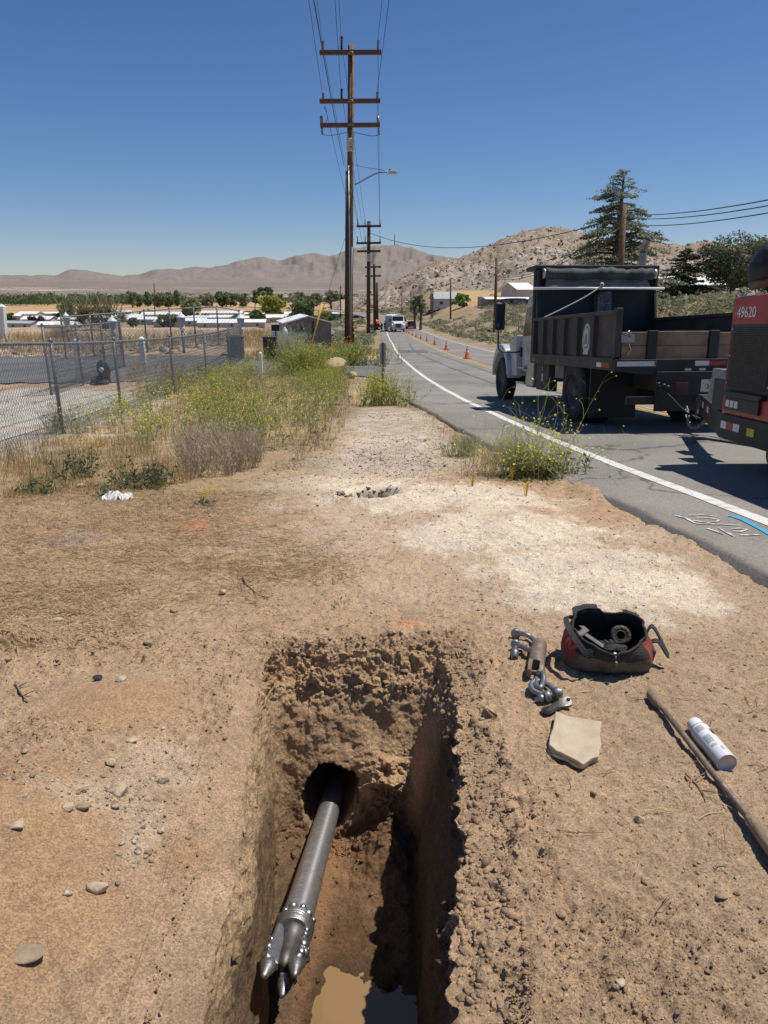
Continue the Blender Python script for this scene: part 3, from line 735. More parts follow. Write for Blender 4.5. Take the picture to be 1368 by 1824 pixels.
strokes = [[(1203, 919), (1222, 924), (1238, 933)], [(1226, 919), (1248, 918), (1278, 921)], [(1234, 928), (1262, 932), (1276, 930), (1282, 927), (1262, 923), (1240, 923)], [(1240, 934), (1290, 935), (1318, 937)],
           [(1259, 942), (1276, 948), (1290, 953)], [(1281, 941), (1292, 948), (1308, 957)], [(1302, 944), (1318, 942), (1332, 944), (1318, 948), (1305, 947)], [(1318, 954), (1338, 954), (1355, 953)]]
mk = MB()
for st in strokes: q = decal('', st, M_CHALK, .022); mk.add(q.v, q.f)
tag(mk.build('survey_lettering', M_CHALK), kind='structure')
q = decal('', [(1300, 919), (1325, 927), (1348, 940), (1368, 950), (1395, 966)], M_BLUE, .045); tag(q.build('blue_survey_line', M_BLUE), kind='structure')
mk = MB()
for st in ([(752, 683), (768, 684), (775, 685)], [(700, 622), (712, 622)], [(700, 640), (716, 640)], [(800, 690), (812, 689), (822, 690)], [(745, 627), (760, 627)]): q = decal('', st, M_CHALK, .10); mk.add(q.v, q.f)
tag(mk.build('lane_dashes', M_YCH), kind='structure')
strip('road_patch', lambda y: xline(y) + .3, lambda y: xline(y) + 2.2, .003, M_TAR, 3, y=np.linspace(50, 56, 10), rough=.3)
# driveway that leaves the road on the left and runs behind the fence
dv = [(712, 641, 689), (690, 641, 684), (655, 642, 672), (610, 643, 668), (500, 641, 668), (400, 635, 668), (300, 634, 680), (150, 635, 683), (0, 636, 684), (-200, 637, 686)]
V = []
dvx = np.linspace(712, -200, 90); dvt = np.interp(-dvx, [-a[0] for a in dv], [a[1] for a in dv]); dvb = np.interp(-dvx, [-a[0] for a in dv], [a[2] for a in dv])
for a, tpy, bpy_ in zip(dvx, dvt, dvb):
    p, q = gnd(a, bpy_ + 1.2 * math.sin(a * .13)), gnd(a, tpy + .5 * math.sin(a * .21 + 1))
    for k in range(7):
        g = p.lerp(q, k / 6); V.append((g.x, g.y, max(float(H(g.x, g.y)), 0 if False else -99) + .035))
tag(np_mesh('driveway', V, grid_faces(len(dvx), 7), M_ASPH2, smooth=True), kind='structure')
M_CONC = pmat('bare_concrete', (.52, .47, .39), (.42, .38, .31), 2, .85)
# service road lower on the left of the poles
sv = [(560, 612, 596), (600, 592, 580), (640, 577, 571), (662, 570, 566)]
V = []
for a, b, t in sv:
    for k in range(4): g = gnd(a, b + (t - b) * k / 3); V.append((g.x, g.y, g.z + .05))
tag(np_mesh('service_road', V, grid_faces(len(sv), 4), M_ASPH), kind='structure')

# ============================================================ ROCKY HILL
T_hill = [(560, 540), (640, 531), (670, 520), (695, 506), (720, 494), (745, 481), (765, 472), (790, 467), (815, 461), (840, 451), (870, 440), (895, 428), (920, 418), (945, 412), (968, 408), (990, 410), (1015, 415), (1040, 424), (1070, 433), (1110, 440), (1150, 436), (1180, 440), (1205, 446), (1235, 440), (1262, 444), (1300, 448), (1340, 440), (1368, 432), (1500, 410), (1800, 420), (2300, 470)]
haz = np.linspace(R(-4), R(50), 620); hr = np.linspace(300, 900, 190)
HRr, HA = np.meshgrid(hr, haz, indexing='ij')
tanpx = lambda A: 684 + FPX * np.tan(A) * (math.cos(PITCH) + .0) * 1.0
HPX = 684 + FPX * np.tan(HA) / (math.cos(PITCH) - math.sin(PITCH) * .0 + .0) * (math.cos(PITCH) ** 2 + .09 * .96)
Xh = HRr * np.sin(HA); Yh = HRr * np.cos(HA)
r0 = np.interp(HPX, [560, 700, 900, 1100, 2300], [620, 430, 345, 315, 290]); rp = np.interp(HPX, [560, 700, 900, 970, 1200, 2300], [760, 600, 610, 640, 560, 560])
zt = np.array(sky_h(HPX, T_hill, rp)); zb = H(Xh, Yh)
tt = np.clip((HRr - r0) / (rp - r0), 0, 2)
pr = np.where(tt < 1, .12 * sstep(0, .25, tt) + .88 * tt ** 1.35, 1 - .8 * np.clip(tt - 1, 0, 1) ** 1.5) * (tt > 0)
w1, i1 = worley2(Xh * .10, Yh * .10, 101); w2, i2 = worley2(Xh * .24, Yh * .24, 102)
rel = fbm2(Xh * .03, Yh * .03, 5, 103, .6) * 6 + (.5 - w1) * 5 * (i1 > .3) + (.5 - w2) * 2.2
Zh = zb - 2.5 * (1 - sstep(0, .12, tt)) + np.maximum(zt - zb, 1) * pr + rel * sstep(.02, .25, tt) * (1 - .55 * np.exp(-((tt - 1) / .15) ** 2))
n2 = fbm2(Xh * .12, Yh * .12, 5, 104)[..., None]; n1 = fbm2(Xh * .02, Yh * .02, 4, 105)[..., None]
Ch = np.array((.34, .265, .19)) * (1 + .25 * n2 + .15 * n1)
low = (1 - sstep(.35, .7, tt + .25 * n1[..., 0]))[..., None]
Ch = Ch * (1 - low * .6) + np.array((.42, .36, .29)) * (1 + .3 * n2) * low * .6
crev = sstep(.42, .7, w1)[..., None] * .45; Ch = Ch * (1 - crev) + np.array((.12, .09, .06)) * crev
M_HILL = groundmat('hill_rock', (.45, 2.2), 1.0, .8, .35, wet=False)
tag(np_mesh('rocky_hill', np.stack([Xh, Yh, Zh], -1), grid_faces(*Xh.shape), M_HILL, Ch.reshape(-1, 3), smooth=False), kind='structure')
# boulders over the hillside
def many_rocks(P, S, seed, colfn, squash=.75):
    rng = np.random.default_rng(seed)
    bm = bmesh.new(); bmesh.ops.create_icosphere(bm, subdivisions=1, radius=1)
    co = np.array([v.co[:] for v in bm.verts]); fs = np.array([[v.index for v in f.verts] for f in bm.faces]); bm.free()
    if len(P) > 4000:
        bm = bmesh.new(); bmesh.ops.create_icosphere(bm, subdivisions=1, radius=1); bm.free()
    n = len(P); q = np.repeat(co[None], n, 0)
    q = q * (1 + .30 * rng.normal(size=(n, len(co), 1)).clip(-1.5, 1.5))
    for _ in range(6):
        nn = unit(rng.normal(size=(n, 1, 3))); h = (q * nn).sum(-1, keepdims=True); q = q - np.maximum(h - rng.uniform(.35, .7, (n, 1, 1)), 0) * nn * .95
    q = q * np.stack([rng.uniform(.7, 1.35, n), rng.uniform(.7, 1.35, n), rng.uniform(.45, 1.0, n) * squash / .75], -1)[:, None, :] * S[:, None, None]
    a = rng.uniform(0, 6.28, n); ca, sa = np.cos(a)[:, None], np.sin(a)[:, None]
    q = np.stack([q[..., 0] * ca - q[..., 1] * sa, q[..., 0] * sa + q[..., 1] * ca, q[..., 2]], -1) + P[:, None, :]
    F = (fs[None] + (np.arange(n) * len(co))[:, None, None]).reshape(-1, 3)
    return q.reshape(-1, 3), F, np.repeat(colfn(rng, n), len(co), 0)
rng = np.random.default_rng(5)
nb = 22000
hi = rng.integers(5, 150, nb); hj = rng.integers(0, len(haz), nb); ok = (tt[hi, hj] > .04) & (tt[hi, hj] < 1.08); hi, hj = hi[ok], hj[ok]
S = np.exp(rng.normal(-.45, .5, len(hi))).clip(.35, 2.6) * np.where(tt[hi, hj] > .55, .8, 1)
P = np.stack([Xh[hi, hj] + rng.normal(0, 1.5, len(hi)), Yh[hi, hj] + rng.normal(0, 1.5, len(hi)), Zh[hi, hj] + S * .15], -1)
def rc(rng, n):
    t = rng.random((n, 1)); return (np.array((.60, .53, .44)) * t ** 1.3 + np.array((.24, .175, .125)) * (1 - t ** 1.3)) * rng.uniform(.75, 1.2, (n, 1))
V, F, C = many_rocks(P, S, 6, rc)
M_BOULD = groundmat('boulder_rock', (.8, 4), .5, .3, .25, wet=False)
tag(np_mesh('hillside_boulders', V, F, M_BOULD, C, smooth=False), 'pale granite boulders strewn over the rocky hillside', 'boulders', kind='stuff')

# ============================================================ SCRUB AND WOODLAND
M_LEAF = leafmat('foliage')
M_STRAW = leafmat('dry_stalks', trans=.25)
def bushes(P, S, n, cols, seed, flat=.75, leaf=.16, asp=.45):
    rng = np.random.default_rng(seed); m = len(P)
    d = unit(rng.normal(size=(m, n, 3))); d[..., 2] = np.abs(d[..., 2]); rr = rng.uniform(.35, 1.0, (m, n, 1)) ** .6
    lump = 1 + .3 * np.sin(d[..., :1] * 5 + rng.uniform(0, 6, (m, 1, 1))) * np.cos(d[..., 1:2] * 4 + rng.uniform(0, 6, (m, 1, 1)))
    c = P[:, None, :] + d * rr * lump * S[:, None, None] * np.array((1, 1, flat))
    nrm = unit(d + .9 * rng.normal(size=d.shape))
    base = np.array(cols)[rng.integers(0, len(cols), m)]
    col = base[:, None, :] * rng.uniform(.65, 1.35, (m, n, 1))
    sz = (leaf * S[:, None] * rng.uniform(.6, 1.3, (m, n))).reshape(-1)
    return cards(c.reshape(-1, 3), sz, nrm.reshape(-1, 3), asp, col.reshape(-1, 3), rng)
SAGE = [(.34, .33, .21), (.28, .285, .175), (.40, .36, .235), (.23, .25, .14)]
def scatter(n, xr, yr_, seed, keep):
    rng = np.random.default_rng(seed); X = rng.uniform(*xr, n); Y = rng.uniform(*yr_, n)
    k = keep(X, Y, rng); return np.stack([X[k], Y[k], H(X[k], Y[k]) - .05], -1), rng
parts = []
roadfree = lambda X, Y: (X > xline(Y) + LANE * 2 + 2.6) | (X < xline(Y) - 3.5)
P, rg = scatter(5200, (8, 60), (42, 180), 21, lambda X, Y, r: (X > xline(Y) + LANE * 2 + 3.2) & (X < .62 * Y + 6) & (vn2(X * .12, Y * .12, 3) + r.normal(0, .4, len(X)) > .05) & ~((np.abs(X - .108 * Y) < 5) & (Y > 165)))
parts.append(bushes(P, np.exp(rg.normal(-.45, .4, len(P))).clip(.25, 1.5), 60, SAGE, 22, leaf=.2))
P, rg = scatter(2600, (-40, 120), (150, 420), 23, lambda X, Y, r: roadfree(X, Y) & (X > -.12 * Y) & (X < .62 * Y) & ~((Y > 185) & (Y < 400) & (X > 16) & (r.random(len(X)) < .93)) & (np.abs(X - .11 * Y) > 8))
parts.append(bushes(P, np.exp(rg.normal(-.1, .35, len(P))).clip(.4, 1.9), 40, SAGE, 24, leaf=.3))
P, rg = scatter(420, (-9, -.9), (30, 135), 25, lambda X, Y, r: (X > -.145 * Y + .3) & (X < xline(Y) - 2.3) & ((Y > 46) | (X > -5)) & (np.abs(Y - 54) > 3) & (r.random(len(X)) < np.where(Y < 46, .12, 1)))
parts.append(bushes(P, np.exp(rg.normal(-.55, .3, len(P))).clip(.3, .95), 160, SAGE + [(.27, .22, .15)], 26, leaf=.17))
P, rg = scatter(2200, (-420, 160), (420, 1500), 27, lambda X, Y, r: (X > -.1 * Y - 10) | (Y > 1000))
parts.append(bushes(P, np.exp(rg.normal(.35, .4, len(P))).clip(.8, 4), 14, [(.23, .23, .15), (.26, .24, .17)], 28, leaf=.5))
V, F, C = merge(parts)
tag(np_mesh('sagebrush', V, F, M_LEAF, C, smooth=False), 'grey green desert scrub covering the slopes beside the road', 'scrub', kind='stuff')
# far belt of trees across the valley
rng = np.random.default_rng(31); n = 520
apx = rng.uniform(-160, 330, n); P = []
for a in apx:
    g = gnd(a, rng.uniform(536, 545)); P.append((g.x, g.y, g.z + 1.5))
P = np.array(P); S = rng.uniform(4, 8, n)
V, F, C = bushes(P, S, 70, [(.125, .165, .07), (.095, .135, .055), (.155, .19, .085)], 32, flat=1.25, leaf=.2)
n2_ = 260; P2 = []
for a in rng.uniform(330, 640, n2_):
    g = gnd(a, rng.uniform(533, 541)); P2.append((g.x, g.y, g.z + 1))
parts = [(V, F, C), bushes(np.array(P2), rng.uniform(2.5, 5, n2_), 50, [(.12, .145, .07), (.16, .17, .10)], 33, flat=1.1, leaf=.22)]
V, F, C = merge(parts)
tag(np_mesh('woodland', V, F, M_LEAF, C, smooth=False), 'belt of green river trees across the far valley floor', 'woodland', kind='stuff')
# ============================================================ FOREGROUND OBJECTS
def steel(name, c1, c2, stretch=None, rough=.35, metal=.9, bump=.15, scale=40):
    m = bpy.data.materials.new(name); t, b = nodes_of(m); N, L = t.nodes, t.links
    tc = N.new('ShaderNodeTexCoord'); mp = N.new('ShaderNodeMapping'); mp.inputs['Scale'].default_value = stretch or (1, 1, 1)
    n = N.new('ShaderNodeTexNoise'); n.inputs['Scale'].default_value = scale; n.inputs['Detail'].default_value = 6; n.inputs['Roughness'].default_value = .7
    L.new(tc.outputs['Object'], mp.inputs[0]); L.new(mp.outputs[0], n.inputs['Vector'])
    cr = N.new('ShaderNodeValToRGB'); cr.color_ramp.elements[0].position = .35; cr.color_ramp.elements[1].position = .68
    cr.color_ramp.elements[0].color = (*c2, 1); cr.color_ramp.elements[1].color = (*c1, 1)
    L.new(n.outputs['Fac'], cr.inputs['Fac']); L.new(cr.outputs['Color'], b.inputs['Base Color'])
    mr = N.new('ShaderNodeMapRange'); mr.inputs['From Min'].default_value = .3; mr.inputs['From Max'].default_value = .7; mr.inputs['To Min'].default_value = rough + .22; mr.inputs['To Max'].default_value = rough
    L.new(n.outputs['Fac'], mr.inputs['Value']); L.new(mr.outputs[0], b.inputs['Roughness']); b.inputs['Metallic'].default_value = metal
    bp = N.new('ShaderNodeBump'); bp.inputs['Strength'].default_value = bump; bp.inputs['Distance'].default_value = .004
    L.new(n.outputs['Fac'], bp.inputs['Height']); L.new(bp.outputs[0], b.inputs['Normal'])
    return m
M_PIPE = steel('scuffed_steel_pipe', (.74, .73, .71), (.34, .335, .325), (3.5, 3.5, 18), .20, .78, .10, 8)
_t = M_PIPE.node_tree; _tg = _t.nodes.new('ShaderNodeTangent'); _tg.direction_type = 'RADIAL'; _tg.axis = 'Z'; _b = _t.nodes['Principled BSDF']; _b.inputs['Anisotropic'].default_value = .8; _b.inputs['Anisotropic Rotation'].default_value = .25; _t.links.new(_tg.outputs[0], _b.inputs['Tangent'])
M_CUT = steel('bare_steel', (.44, .43, .42), (.20, .195, .185), None, .30, .85, .5, 60)
M_GALV = steel('galvanised_steel', (.36, .37, .375), (.22, .225, .23), None, .38, .85, .12, 30)
M_RUSTY = steel('dusty_rusty_steel', (.30, .235, .18), (.14, .10, .078), None, .55, .45, .3, 28)
M_DARKST = steel('dark_steel', (.20, .18, .165), (.09, .08, .075), None, .42, .75, .2, 30)

# --- boring pipe with its cutter head
PA = at_depth(525, 1652, 2.44); PB = at_depth(589, 1432, 3.42); pd = (PA - PB).normalized()
rod = thing('drill_pipe', 'scuffed steel boring pipe with studded cutter head sticking out of the pit wall', 'drill pipe', PA, frame(PA, pd, (0, 0, 1)).to_euler())
L_ = (PA - PB).length
mb = MB(); mb.lathe([(.048, -L_ - 1.0), (.0505, -L_ + .02), (.0530, -.4), (.0555, -.035), (.0575, -.012)], 48)
mb.build('pipe', M_PIPE, rod)
mb = MB(); pr_ = []
for i in range(15):
    z = -.02 + .062 * i / 14; pr_.append((.0620 + .0032 * math.sin(i * 1.9) + .003 * math.sin(math.pi * i / 14), z))
mb.lathe([(.056, -.026)] + pr_ + [(.059, .046)], 48); mb.build('collar', M_CUT, rod)
hd = MB()
cb0 = MB(); cb0.lathe([(.056, .038), (.040, .055), (.030, .10), (.024, .16), (.016, .20), (0, .205)], 32); cb0.build('core', M_DARKST, rod)  # darker core: shade between the blades put into its colour
def blade(ang, tw):
    V = []; zs = [.034, .055, .085, .125, .17, .20, .213]; n = len(zs)
    for i, z in enumerate(zs):
        t = i / (n - 1); a = ang + tw * t; ri = .026 - .010 * t; ro = .063 + .006 * t - (.008 if i == n - 1 else 0); hw0 = .017 - .004 * t; hw1 = .026 + .001 * t - (.006 if i == n - 1 else 0)
        ca, sa = math.cos(a), math.sin(a)
        for rad, tan in ((ri, -hw0), (ri, hw0), (ro * .88, hw1), (ro, hw1 * .62), (ro, -hw1 * .62), (ro * .88, -hw1)): V.append((rad * ca - tan * sa, rad * sa + tan * ca, z))
    F = [(i * 6 + j, i * 6 + (j + 1) % 6, (i + 1) * 6 + (j + 1) % 6, (i + 1) * 6 + j) for i in range(n - 1) for j in range(6)] + [tuple(range(6))[::-1], tuple(range((n - 1) * 6, n * 6))]
    hd.add(V, F, False)
# local x points up out of the pit, y to the side
BL = [R(72), R(-78), R(182)]
for a in BL: blade(a, R(8))
head = hd.build('cutter_head', M_CUT, rod, bevel=.004, bseg=3)
for a in BL:
    a2 = a + R(8); c = Vector((.044 * math.cos(a2), .044 * math.sin(a2), .195)); dr = Vector((.08 * math.cos(a2), .08 * math.sin(a2), 1))
    tb = MB(); tb.lathe([(.022, 0), (.0245, .018), (.0235, .030), (.0195, .043), (.013, .060), (.010, .070), (.006, .0755), (0, .077)], 20, frame(c, dr)); tb.build('tooth', M_CUT, head)
M_STUD = steel('carbide_stud', (.60, .60, .59), (.42, .42, .41), None, .25, .95, .05, 20)
def stud(a, r, z, s): 
    sb = MB(); c = (r * math.cos(a), r * math.sin(a), z); sb.lathe([(s * 1.5, -.004), (s * 1.4, .004), (s * 1.1, s * .75), (s * .6, s * 1.12), (0, s * 1.22)], 12, frame(c, (math.cos(a), math.sin(a), 0))); sb.build('stud', M_STUD, head)
for i, a in enumerate(np.linspace(0, 2 * math.pi, 11, endpoint=False)): stud(a + .2 + .12 * math.sin(i * 5), .0600, -.030 + .012 * (i % 2), .0085 + .002 * (i % 3 == 0))
for a in BL:
    for z, o_, s in ((.066, .28, .007), (.092, .30, .0075), (.12, -.28, .007), (.142, .26, .011), (.165, .05, .0125), (.162, -.30, .011), (.185, .30, .010)): stud(a + R(5) + o_, .0615 + .006 * (z / .25), z, s)

# --- swivel with two shackles and a pulling plate
def G(px, py, h=0.0):
    r = ray(px, py); ok, loc, nn, ix = GROUND.ray_cast(CAM, r)
    return loc - r * (h / r.z) * -1 if False else loc + r * (h / r.z)
swv = thing('pulling_swivel', 'dusty steel pulling swivel with grey shackles at both ends beside the tool bag', 'swivel')
b0 = G(961, 1147, .040); b1 = G(952, 1204, .034); bd = (b1 - b0).normalized(); bl = (b1 - b0).length
mb = MB(); mb.lathe([(.026, 0), (.034, .005), (.0355, .012), (.0355, bl * .30), (.034, bl * .31), (.036, bl * .33), (.036, bl * .68), (.035, bl * .72)], 32, frame(b0, bd)); 
mb.build('barrel', M_RUSTY, swv, bevel=.001)
side = bd.cross(Vector((0, 0, 1))).normalized(); up = side.cross(bd)
mb = MB()
for s in (-1, 1):                                   # clevis cheeks
    o_ = b0 + bd * (bl * .68) + side * s * .0245
    pl = [(-.030, 0), (.030, 0), (.030, .05), (.020, .078), (0, .086), (-.020, .078), (-.030, .05)]
    V = [o_ + up * u + bd * v + side * q for q in (-.009, .009) for u, v in pl]; n = len(pl)
    mb.add(V, [tuple(range(n))[::-1], tuple(range(n, 2 * n))] + [(i, (i + 1) % n, n + (i + 1) % n, n + i) for i in range(n)])
mb.tube([b0 + bd * (bl * .68 + .06) - side * .036, b0 + bd * (bl * .68 + .06) + side * .036], .008, 12)
mb.build('clevis', M_RUSTY, swv, bevel=.003)
def smooth_path(P, k=6, closed=False):
    P = [Vector(p) for p in P]; n = len(P); out = []
    for i in range(n if closed else n - 1):
        a, b, c, d = (P[(i - 1) % n], P[i], P[(i + 1) % n], P[(i + 2) % n]) if closed else (P[max(i - 1, 0)], P[i], P[i + 1], P[min(i + 2, n - 1)])
        for j in range(k):
            t = j / k; out.append(.5 * (2 * b + (c - a) * t + (2 * a - 5 * b + 4 * c - d) * t * t + (3 * b - a - 3 * c + d) * t ** 3))
    if not closed: out.append(P[-1])
    return out
def eye(mb, c, ax, r=.020, w=.026): mb.lathe([(r * .55, -w / 2), (r * .92, -w / 2), (r, -w * .3), (r, w * .3), (r * .92, w / 2), (r * .55, w / 2)], 24, frame(c, ax))
# upper shackle, its pin hanging in one eye
mb = MB(); e1, e2 = G(919, 1128, .022), G(918, 1147, .024)
path = smooth_path([e1, G(936, 1130, .024), G(949, 1138, .03), G(957, 1150, .040), G(950, 1157, .034), G(941, 1157, .026), G(929, 1151, .022), e2])
mb.tube(path, [.012] * len(path), 14)
ax = (e2 - e1).normalized(); eye(mb, e1, ax, .024); eye(mb, e2, ax, .022)
mb.build('shackle', M_GALV, swv)
mb = MB(); p0 = e2 - ax * .022; p1 = G(916.5, 1172, .016); d_ = (p1 - p0).normalized(); l_ = (p1 - p0).length
mb.lathe([(.0105, 0), (.0115, .004), (.0115, l_ * .62), (.019, l_ * .63), (.019, l_ * .72), (.0165, l_ * .74), (.0165, l_), (.008, l_), (.008, l_ - .012)], 20, frame(p0, d_)); mb.build('shackle_pin', M_GALV, swv)
# middle link and lower shackle
mb = MB(); mb.tube(smooth_path([G(959, 1198, .046), G(966, 1192, .05), G(968, 1203, .052), G(968, 1214, .050), G(963, 1224, .044), G(956, 1222, .035), G(955, 1208, .03)]), .0105, 12)
mb.build('link', M_GALV, swv)
f1, f2 = G(975, 1240, .022), G(993, 1234, .026)
mb = MB(); mb.tube(smooth_path([f1, G(962, 1236, .02), G(949, 1229, .022), G(946, 1219, .028), G(954, 1213, .033), G(966, 1215, .035), G(980, 1222, .031), G(988, 1230, .028), f2]), .0118, 14)
ax = (f2 - f1).normalized(); eye(mb, f1, ax, .023, .024); eye(mb, f2, ax, .024, .024); mb.build('shackle', M_GALV, swv)
mb = MB(); q0 = f1 - ax * .056; mb.lathe([(.004, 0), (.009, .006), (.011, .02), (.016, .022), (.017, .030), (.015, .040), (.011, .044), (.011, .105), (.016, .108), (.016, .118)], 18, frame(q0, ax)); mb.build('shackle_pin', M_GALV, swv)
# plate with two holes
c0, c1 = G(973, 1266, .020), G(1012, 1249, .026); pdv = (c1 - c0); pl_ = pdv.length; pdv.normalize()
def plate(mb, thick=.016):
    n = 28; ts = np.linspace(0, 1, n); V = []
    for t in ts:
        w_ = .030 - .013 * math.sin(math.pi * min(max((t - .1) / .9, 0), 1)) ; c = c0 + pdv * (pl_ * (t * 1.25 - .13)); tw = R(-18 + 46 * sstep(.35, .75, t))
        endr = math.sqrt(max(0, 1 - (abs(t - .5) * 2) ** 6)); w_ *= .25 + .75 * endr
        s = Vector((-pdv.y, pdv.x, 0)); s = s * math.cos(tw) + Vector((0, 0, 1)) * math.sin(tw); nn = s.cross(pdv) * -1
        V += [c + s * w_ + nn * thick / 2, c - s * w_ + nn * thick / 2, c - s * w_ - nn * thick / 2, c + s * w_ - nn * thick / 2]
    F = [(i * 4 + j, i * 4 + (j + 1) % 4, (i + 1) * 4 + (j + 1) % 4, (i + 1) * 4 + j) for i in range(n - 1) for j in range(4)] + [(3, 2, 1, 0), tuple((n - 1) * 4 + j for j in range(4))]
    mb.add(V, F)
mb = MB(); plate(mb); pob = mb.build('pulling_plate', M_DARKST, swv, bevel=.002)
M_HOLE = pmat('dark_hole', (.012, .011, .010), rough=.9)
for c, rr in ((c0, .0115), (c1, .0075)):
    hb = MB(); hb.lathe([(rr, -.0095), (rr, .0105)], 20, frame(c + Vector((0, 0, .001)), (0, -.1, 1))); hb.build('bolt_hole', M_HOLE, pob)

# --- flat pale stone
M_SLAB = pmat('pale_flagstone', (.54, .46, .32), (.38, .285, .17), 6, .55, bump=.5, bscale=16, contrast=(.3, .7))
st = MB(); outl = [(990, 1268), (1004, 1266), (1040, 1275), (1073, 1284), (1070, 1305), (1073, 1322), (1068, 1344), (1052, 1350), (1038, 1358), (1020, 1345), (1004, 1341), (990, 1334), (976, 1324), (984, 1296)]
ctr_ = G(1025, 1308)
def slab(mb, sc, z0, z1, seed):
    rs = random.Random(seed); P = [G(a, b, .040) for a, b in outl]; C0 = sum(P, Vector()) / len(P) - Vector((0, 0, .040))
    Q = []
    for i, p in enumerate(P):
        for f in (0, .5):
            p2 = P[(i + 1) % len(P)]; q = p.lerp(p2, f); q = C0 + (q - C0) * (sc + rs.uniform(-.05, .03)); Q.append((q.x, q.y))
    mb.prism(Q, C0.z + z0, C0.z + z1, 'z')
slab(st, .985, .004, .020, 1); slab(st, .99, .0204, .034, 2)
tag(st.build('flagstone', M_SLAB, bevel=.004, bseg=2), 'flat pale layered stone slab just below the pulling swivel', 'stone')

# --- tool bag
M_BAGG = pmat('dusty_grey_canvas', (.155, .125, .10), (.075, .062, .052), 14, .95, bump=.5, bscale=120)
M_BAGB = pmat('black_canvas', (.040, .037, .034), (.018, .017, .017), 16, .85, bump=.4, bscale=110)
M_BAGR = pmat('red_canvas', (.33, .055, .038), (.20, .036, .028), 16, .9, bump=.4, bscale=110)
M_BAGI = pmat('black_lining', (.016, .016, .017), (.010, .010, .010), 10, .9)
bc = G(1078, 1176); bag = thing('tool_bag', 'open black and red canvas tool bag standing on the soil', 'bag', (bc.x, bc.y, bc.z), (0, 0, R(-5)), scale=.93)
NA = 72
def sup(a, wx, wy, e=3.2):
    c, s = math.cos(a), math.sin(a); r = (abs(c) ** e + abs(s) ** e) ** (-1 / e); return r * c * wx, r * s * wy
def bagrow(t):
    z = .165 * t; out = []
    for i in range(NA):
        a = 2 * math.pi * i / NA; c, s = math.cos(a), math.sin(a)
        wx = .205 - .020 * t - .03 * t * t + .016 * math.sin(math.pi * t); wy = .125 - .012 * t + .03 * math.sin(math.pi * t)
        x_, y_ = sup(a, wx, wy, 3.4 - 1.0 * t)
        k = t ** 2.2
        dz = k * (.020 * max(0, s) + .050 * max(0, s) * max(0, -c) ** .5 * (c < 0) + .040 * max(0, c - .3) * max(0, .6 + s) - .070 * max(0, -s - .25) * (1 - abs(c)) ** .5)
        y_ += k * (-.055 * max(0, -s) * (1 - .6 * abs(c)) + .02 * max(0, s))
        x_ += k * (.012 * c)
        wr = .006 * math.sin(9 * a + 5 * t) * t + .004 * math.sin(17 * a - 9 * t) * t
        out.append(Vector((x_ * (1 + wr * 4), y_ * (1 + wr * 4), z + dz + .003)))
    return out
rows = [[Vector((0, 0, .002))] * NA] + [[p * f for p in bagrow(0)] for f in (.6,)] + [bagrow(t) for t in np.linspace(0, 1, 22)]
inner = []
for t in np.linspace(.97, .12, 12):
    q = bagrow(t); inner.append([Vector((p.x * .955, p.y * .93, p.z)) for p in q])
inner.append([Vector((0, 0, .03))] * NA)
V = [p for r_ in rows + inner for p in r_]; F = []; Mi = []
nr = len(rows); nt_ = len(rows) + len(inner)
for i in range(nt_ - 1):
    for j in range(NA):
        F.append((i * NA + j, i * NA + (j + 1) % NA, (i + 1) * NA + (j + 1) % NA, (i + 1) * NA + j))
        a = 2 * math.pi * (j + .5) / NA; t = (i - 2) / 21
        if i >= nr - 1: Mi.append(3)
        else:
            endface = abs(math.cos(a)) > .76
            if endface and t > .22: Mi.append(2)
            elif t < .50 + .05 * math.sin(a * 2): Mi.append(0)
            else: Mi.append(1)
mb = MB(); mb.add(V, F, True); mb.m = Mi; mb.build('body', [M_BAGG, M_BAGB, M_BAGR, M_BAGI], bag)
top = bagrow(1.0); mb = MB(); mb.ring([p + Vector((0, 0, .002)) for p in top], .0065, 8); mb.build('piping', M_BAGB, bag)
# folded-out lid flaps at the back, zip pull, straps
mb = MB()
def flap(mb, i0, i1, h, lean, th=.007):
    base = [top[i % NA] for i in range(i0, i1)]; n = len(base); V = []
    for off in (0, th):
        for k, fz in enumerate((0, .5, 1)):
            for i, p in enumerate(base):
                e_ = math.sin(math.pi * (i + .5) / n) ** .35; V.append(p + Vector((.008 * math.sin(i + k), lean * fz + off, h * fz * e_ - off * .3)))
    F = []
    for o_ in (0, 3 * n):
        for k in range(2):
            for i in range(n - 1): F.append((o_ + k * n + i, o_ + k * n + i + 1, o_ + (k + 1) * n + i + 1, o_ + (k + 1) * n + i))
    for i in range(n - 1): F.append((2 * n + i, 2 * n + i + 1, 5 * n + i + 1, 5 * n + i)); 
    F += [(0, n, 4 * n, 3 * n), (n, 2 * n, 5 * n, 4 * n), (n - 1, 3 * n + n - 1, 4 * n + n - 1, n + n - 1), (2 * n - 1, 5 * n - 1, 6 * n - 1, 3 * n - 1)]
    mb.add(V, F, False)
flap(mb, 20, 33, .004, .05); mb.build('lid_flap', M_BAGB, bag)
mb = MB(); flap(mb, 5, 13, .006, .035); mb.build('lid_flap', M_BAGB, bag)
zp = top[54]; mb = MB(); mb.tube([zp + Vector((0, -.010, .004)), zp + Vector((0, -.016, -.014))], .004, 8); mb.lathe([(0, -.019), (.009, -.014), (.010, .004), (.004, .014)], 12, frame(zp + Vector((.001, -.021, -.03)), (0, -.35, 1)))
mb.build('zip_pull', M_DARKST, bag)
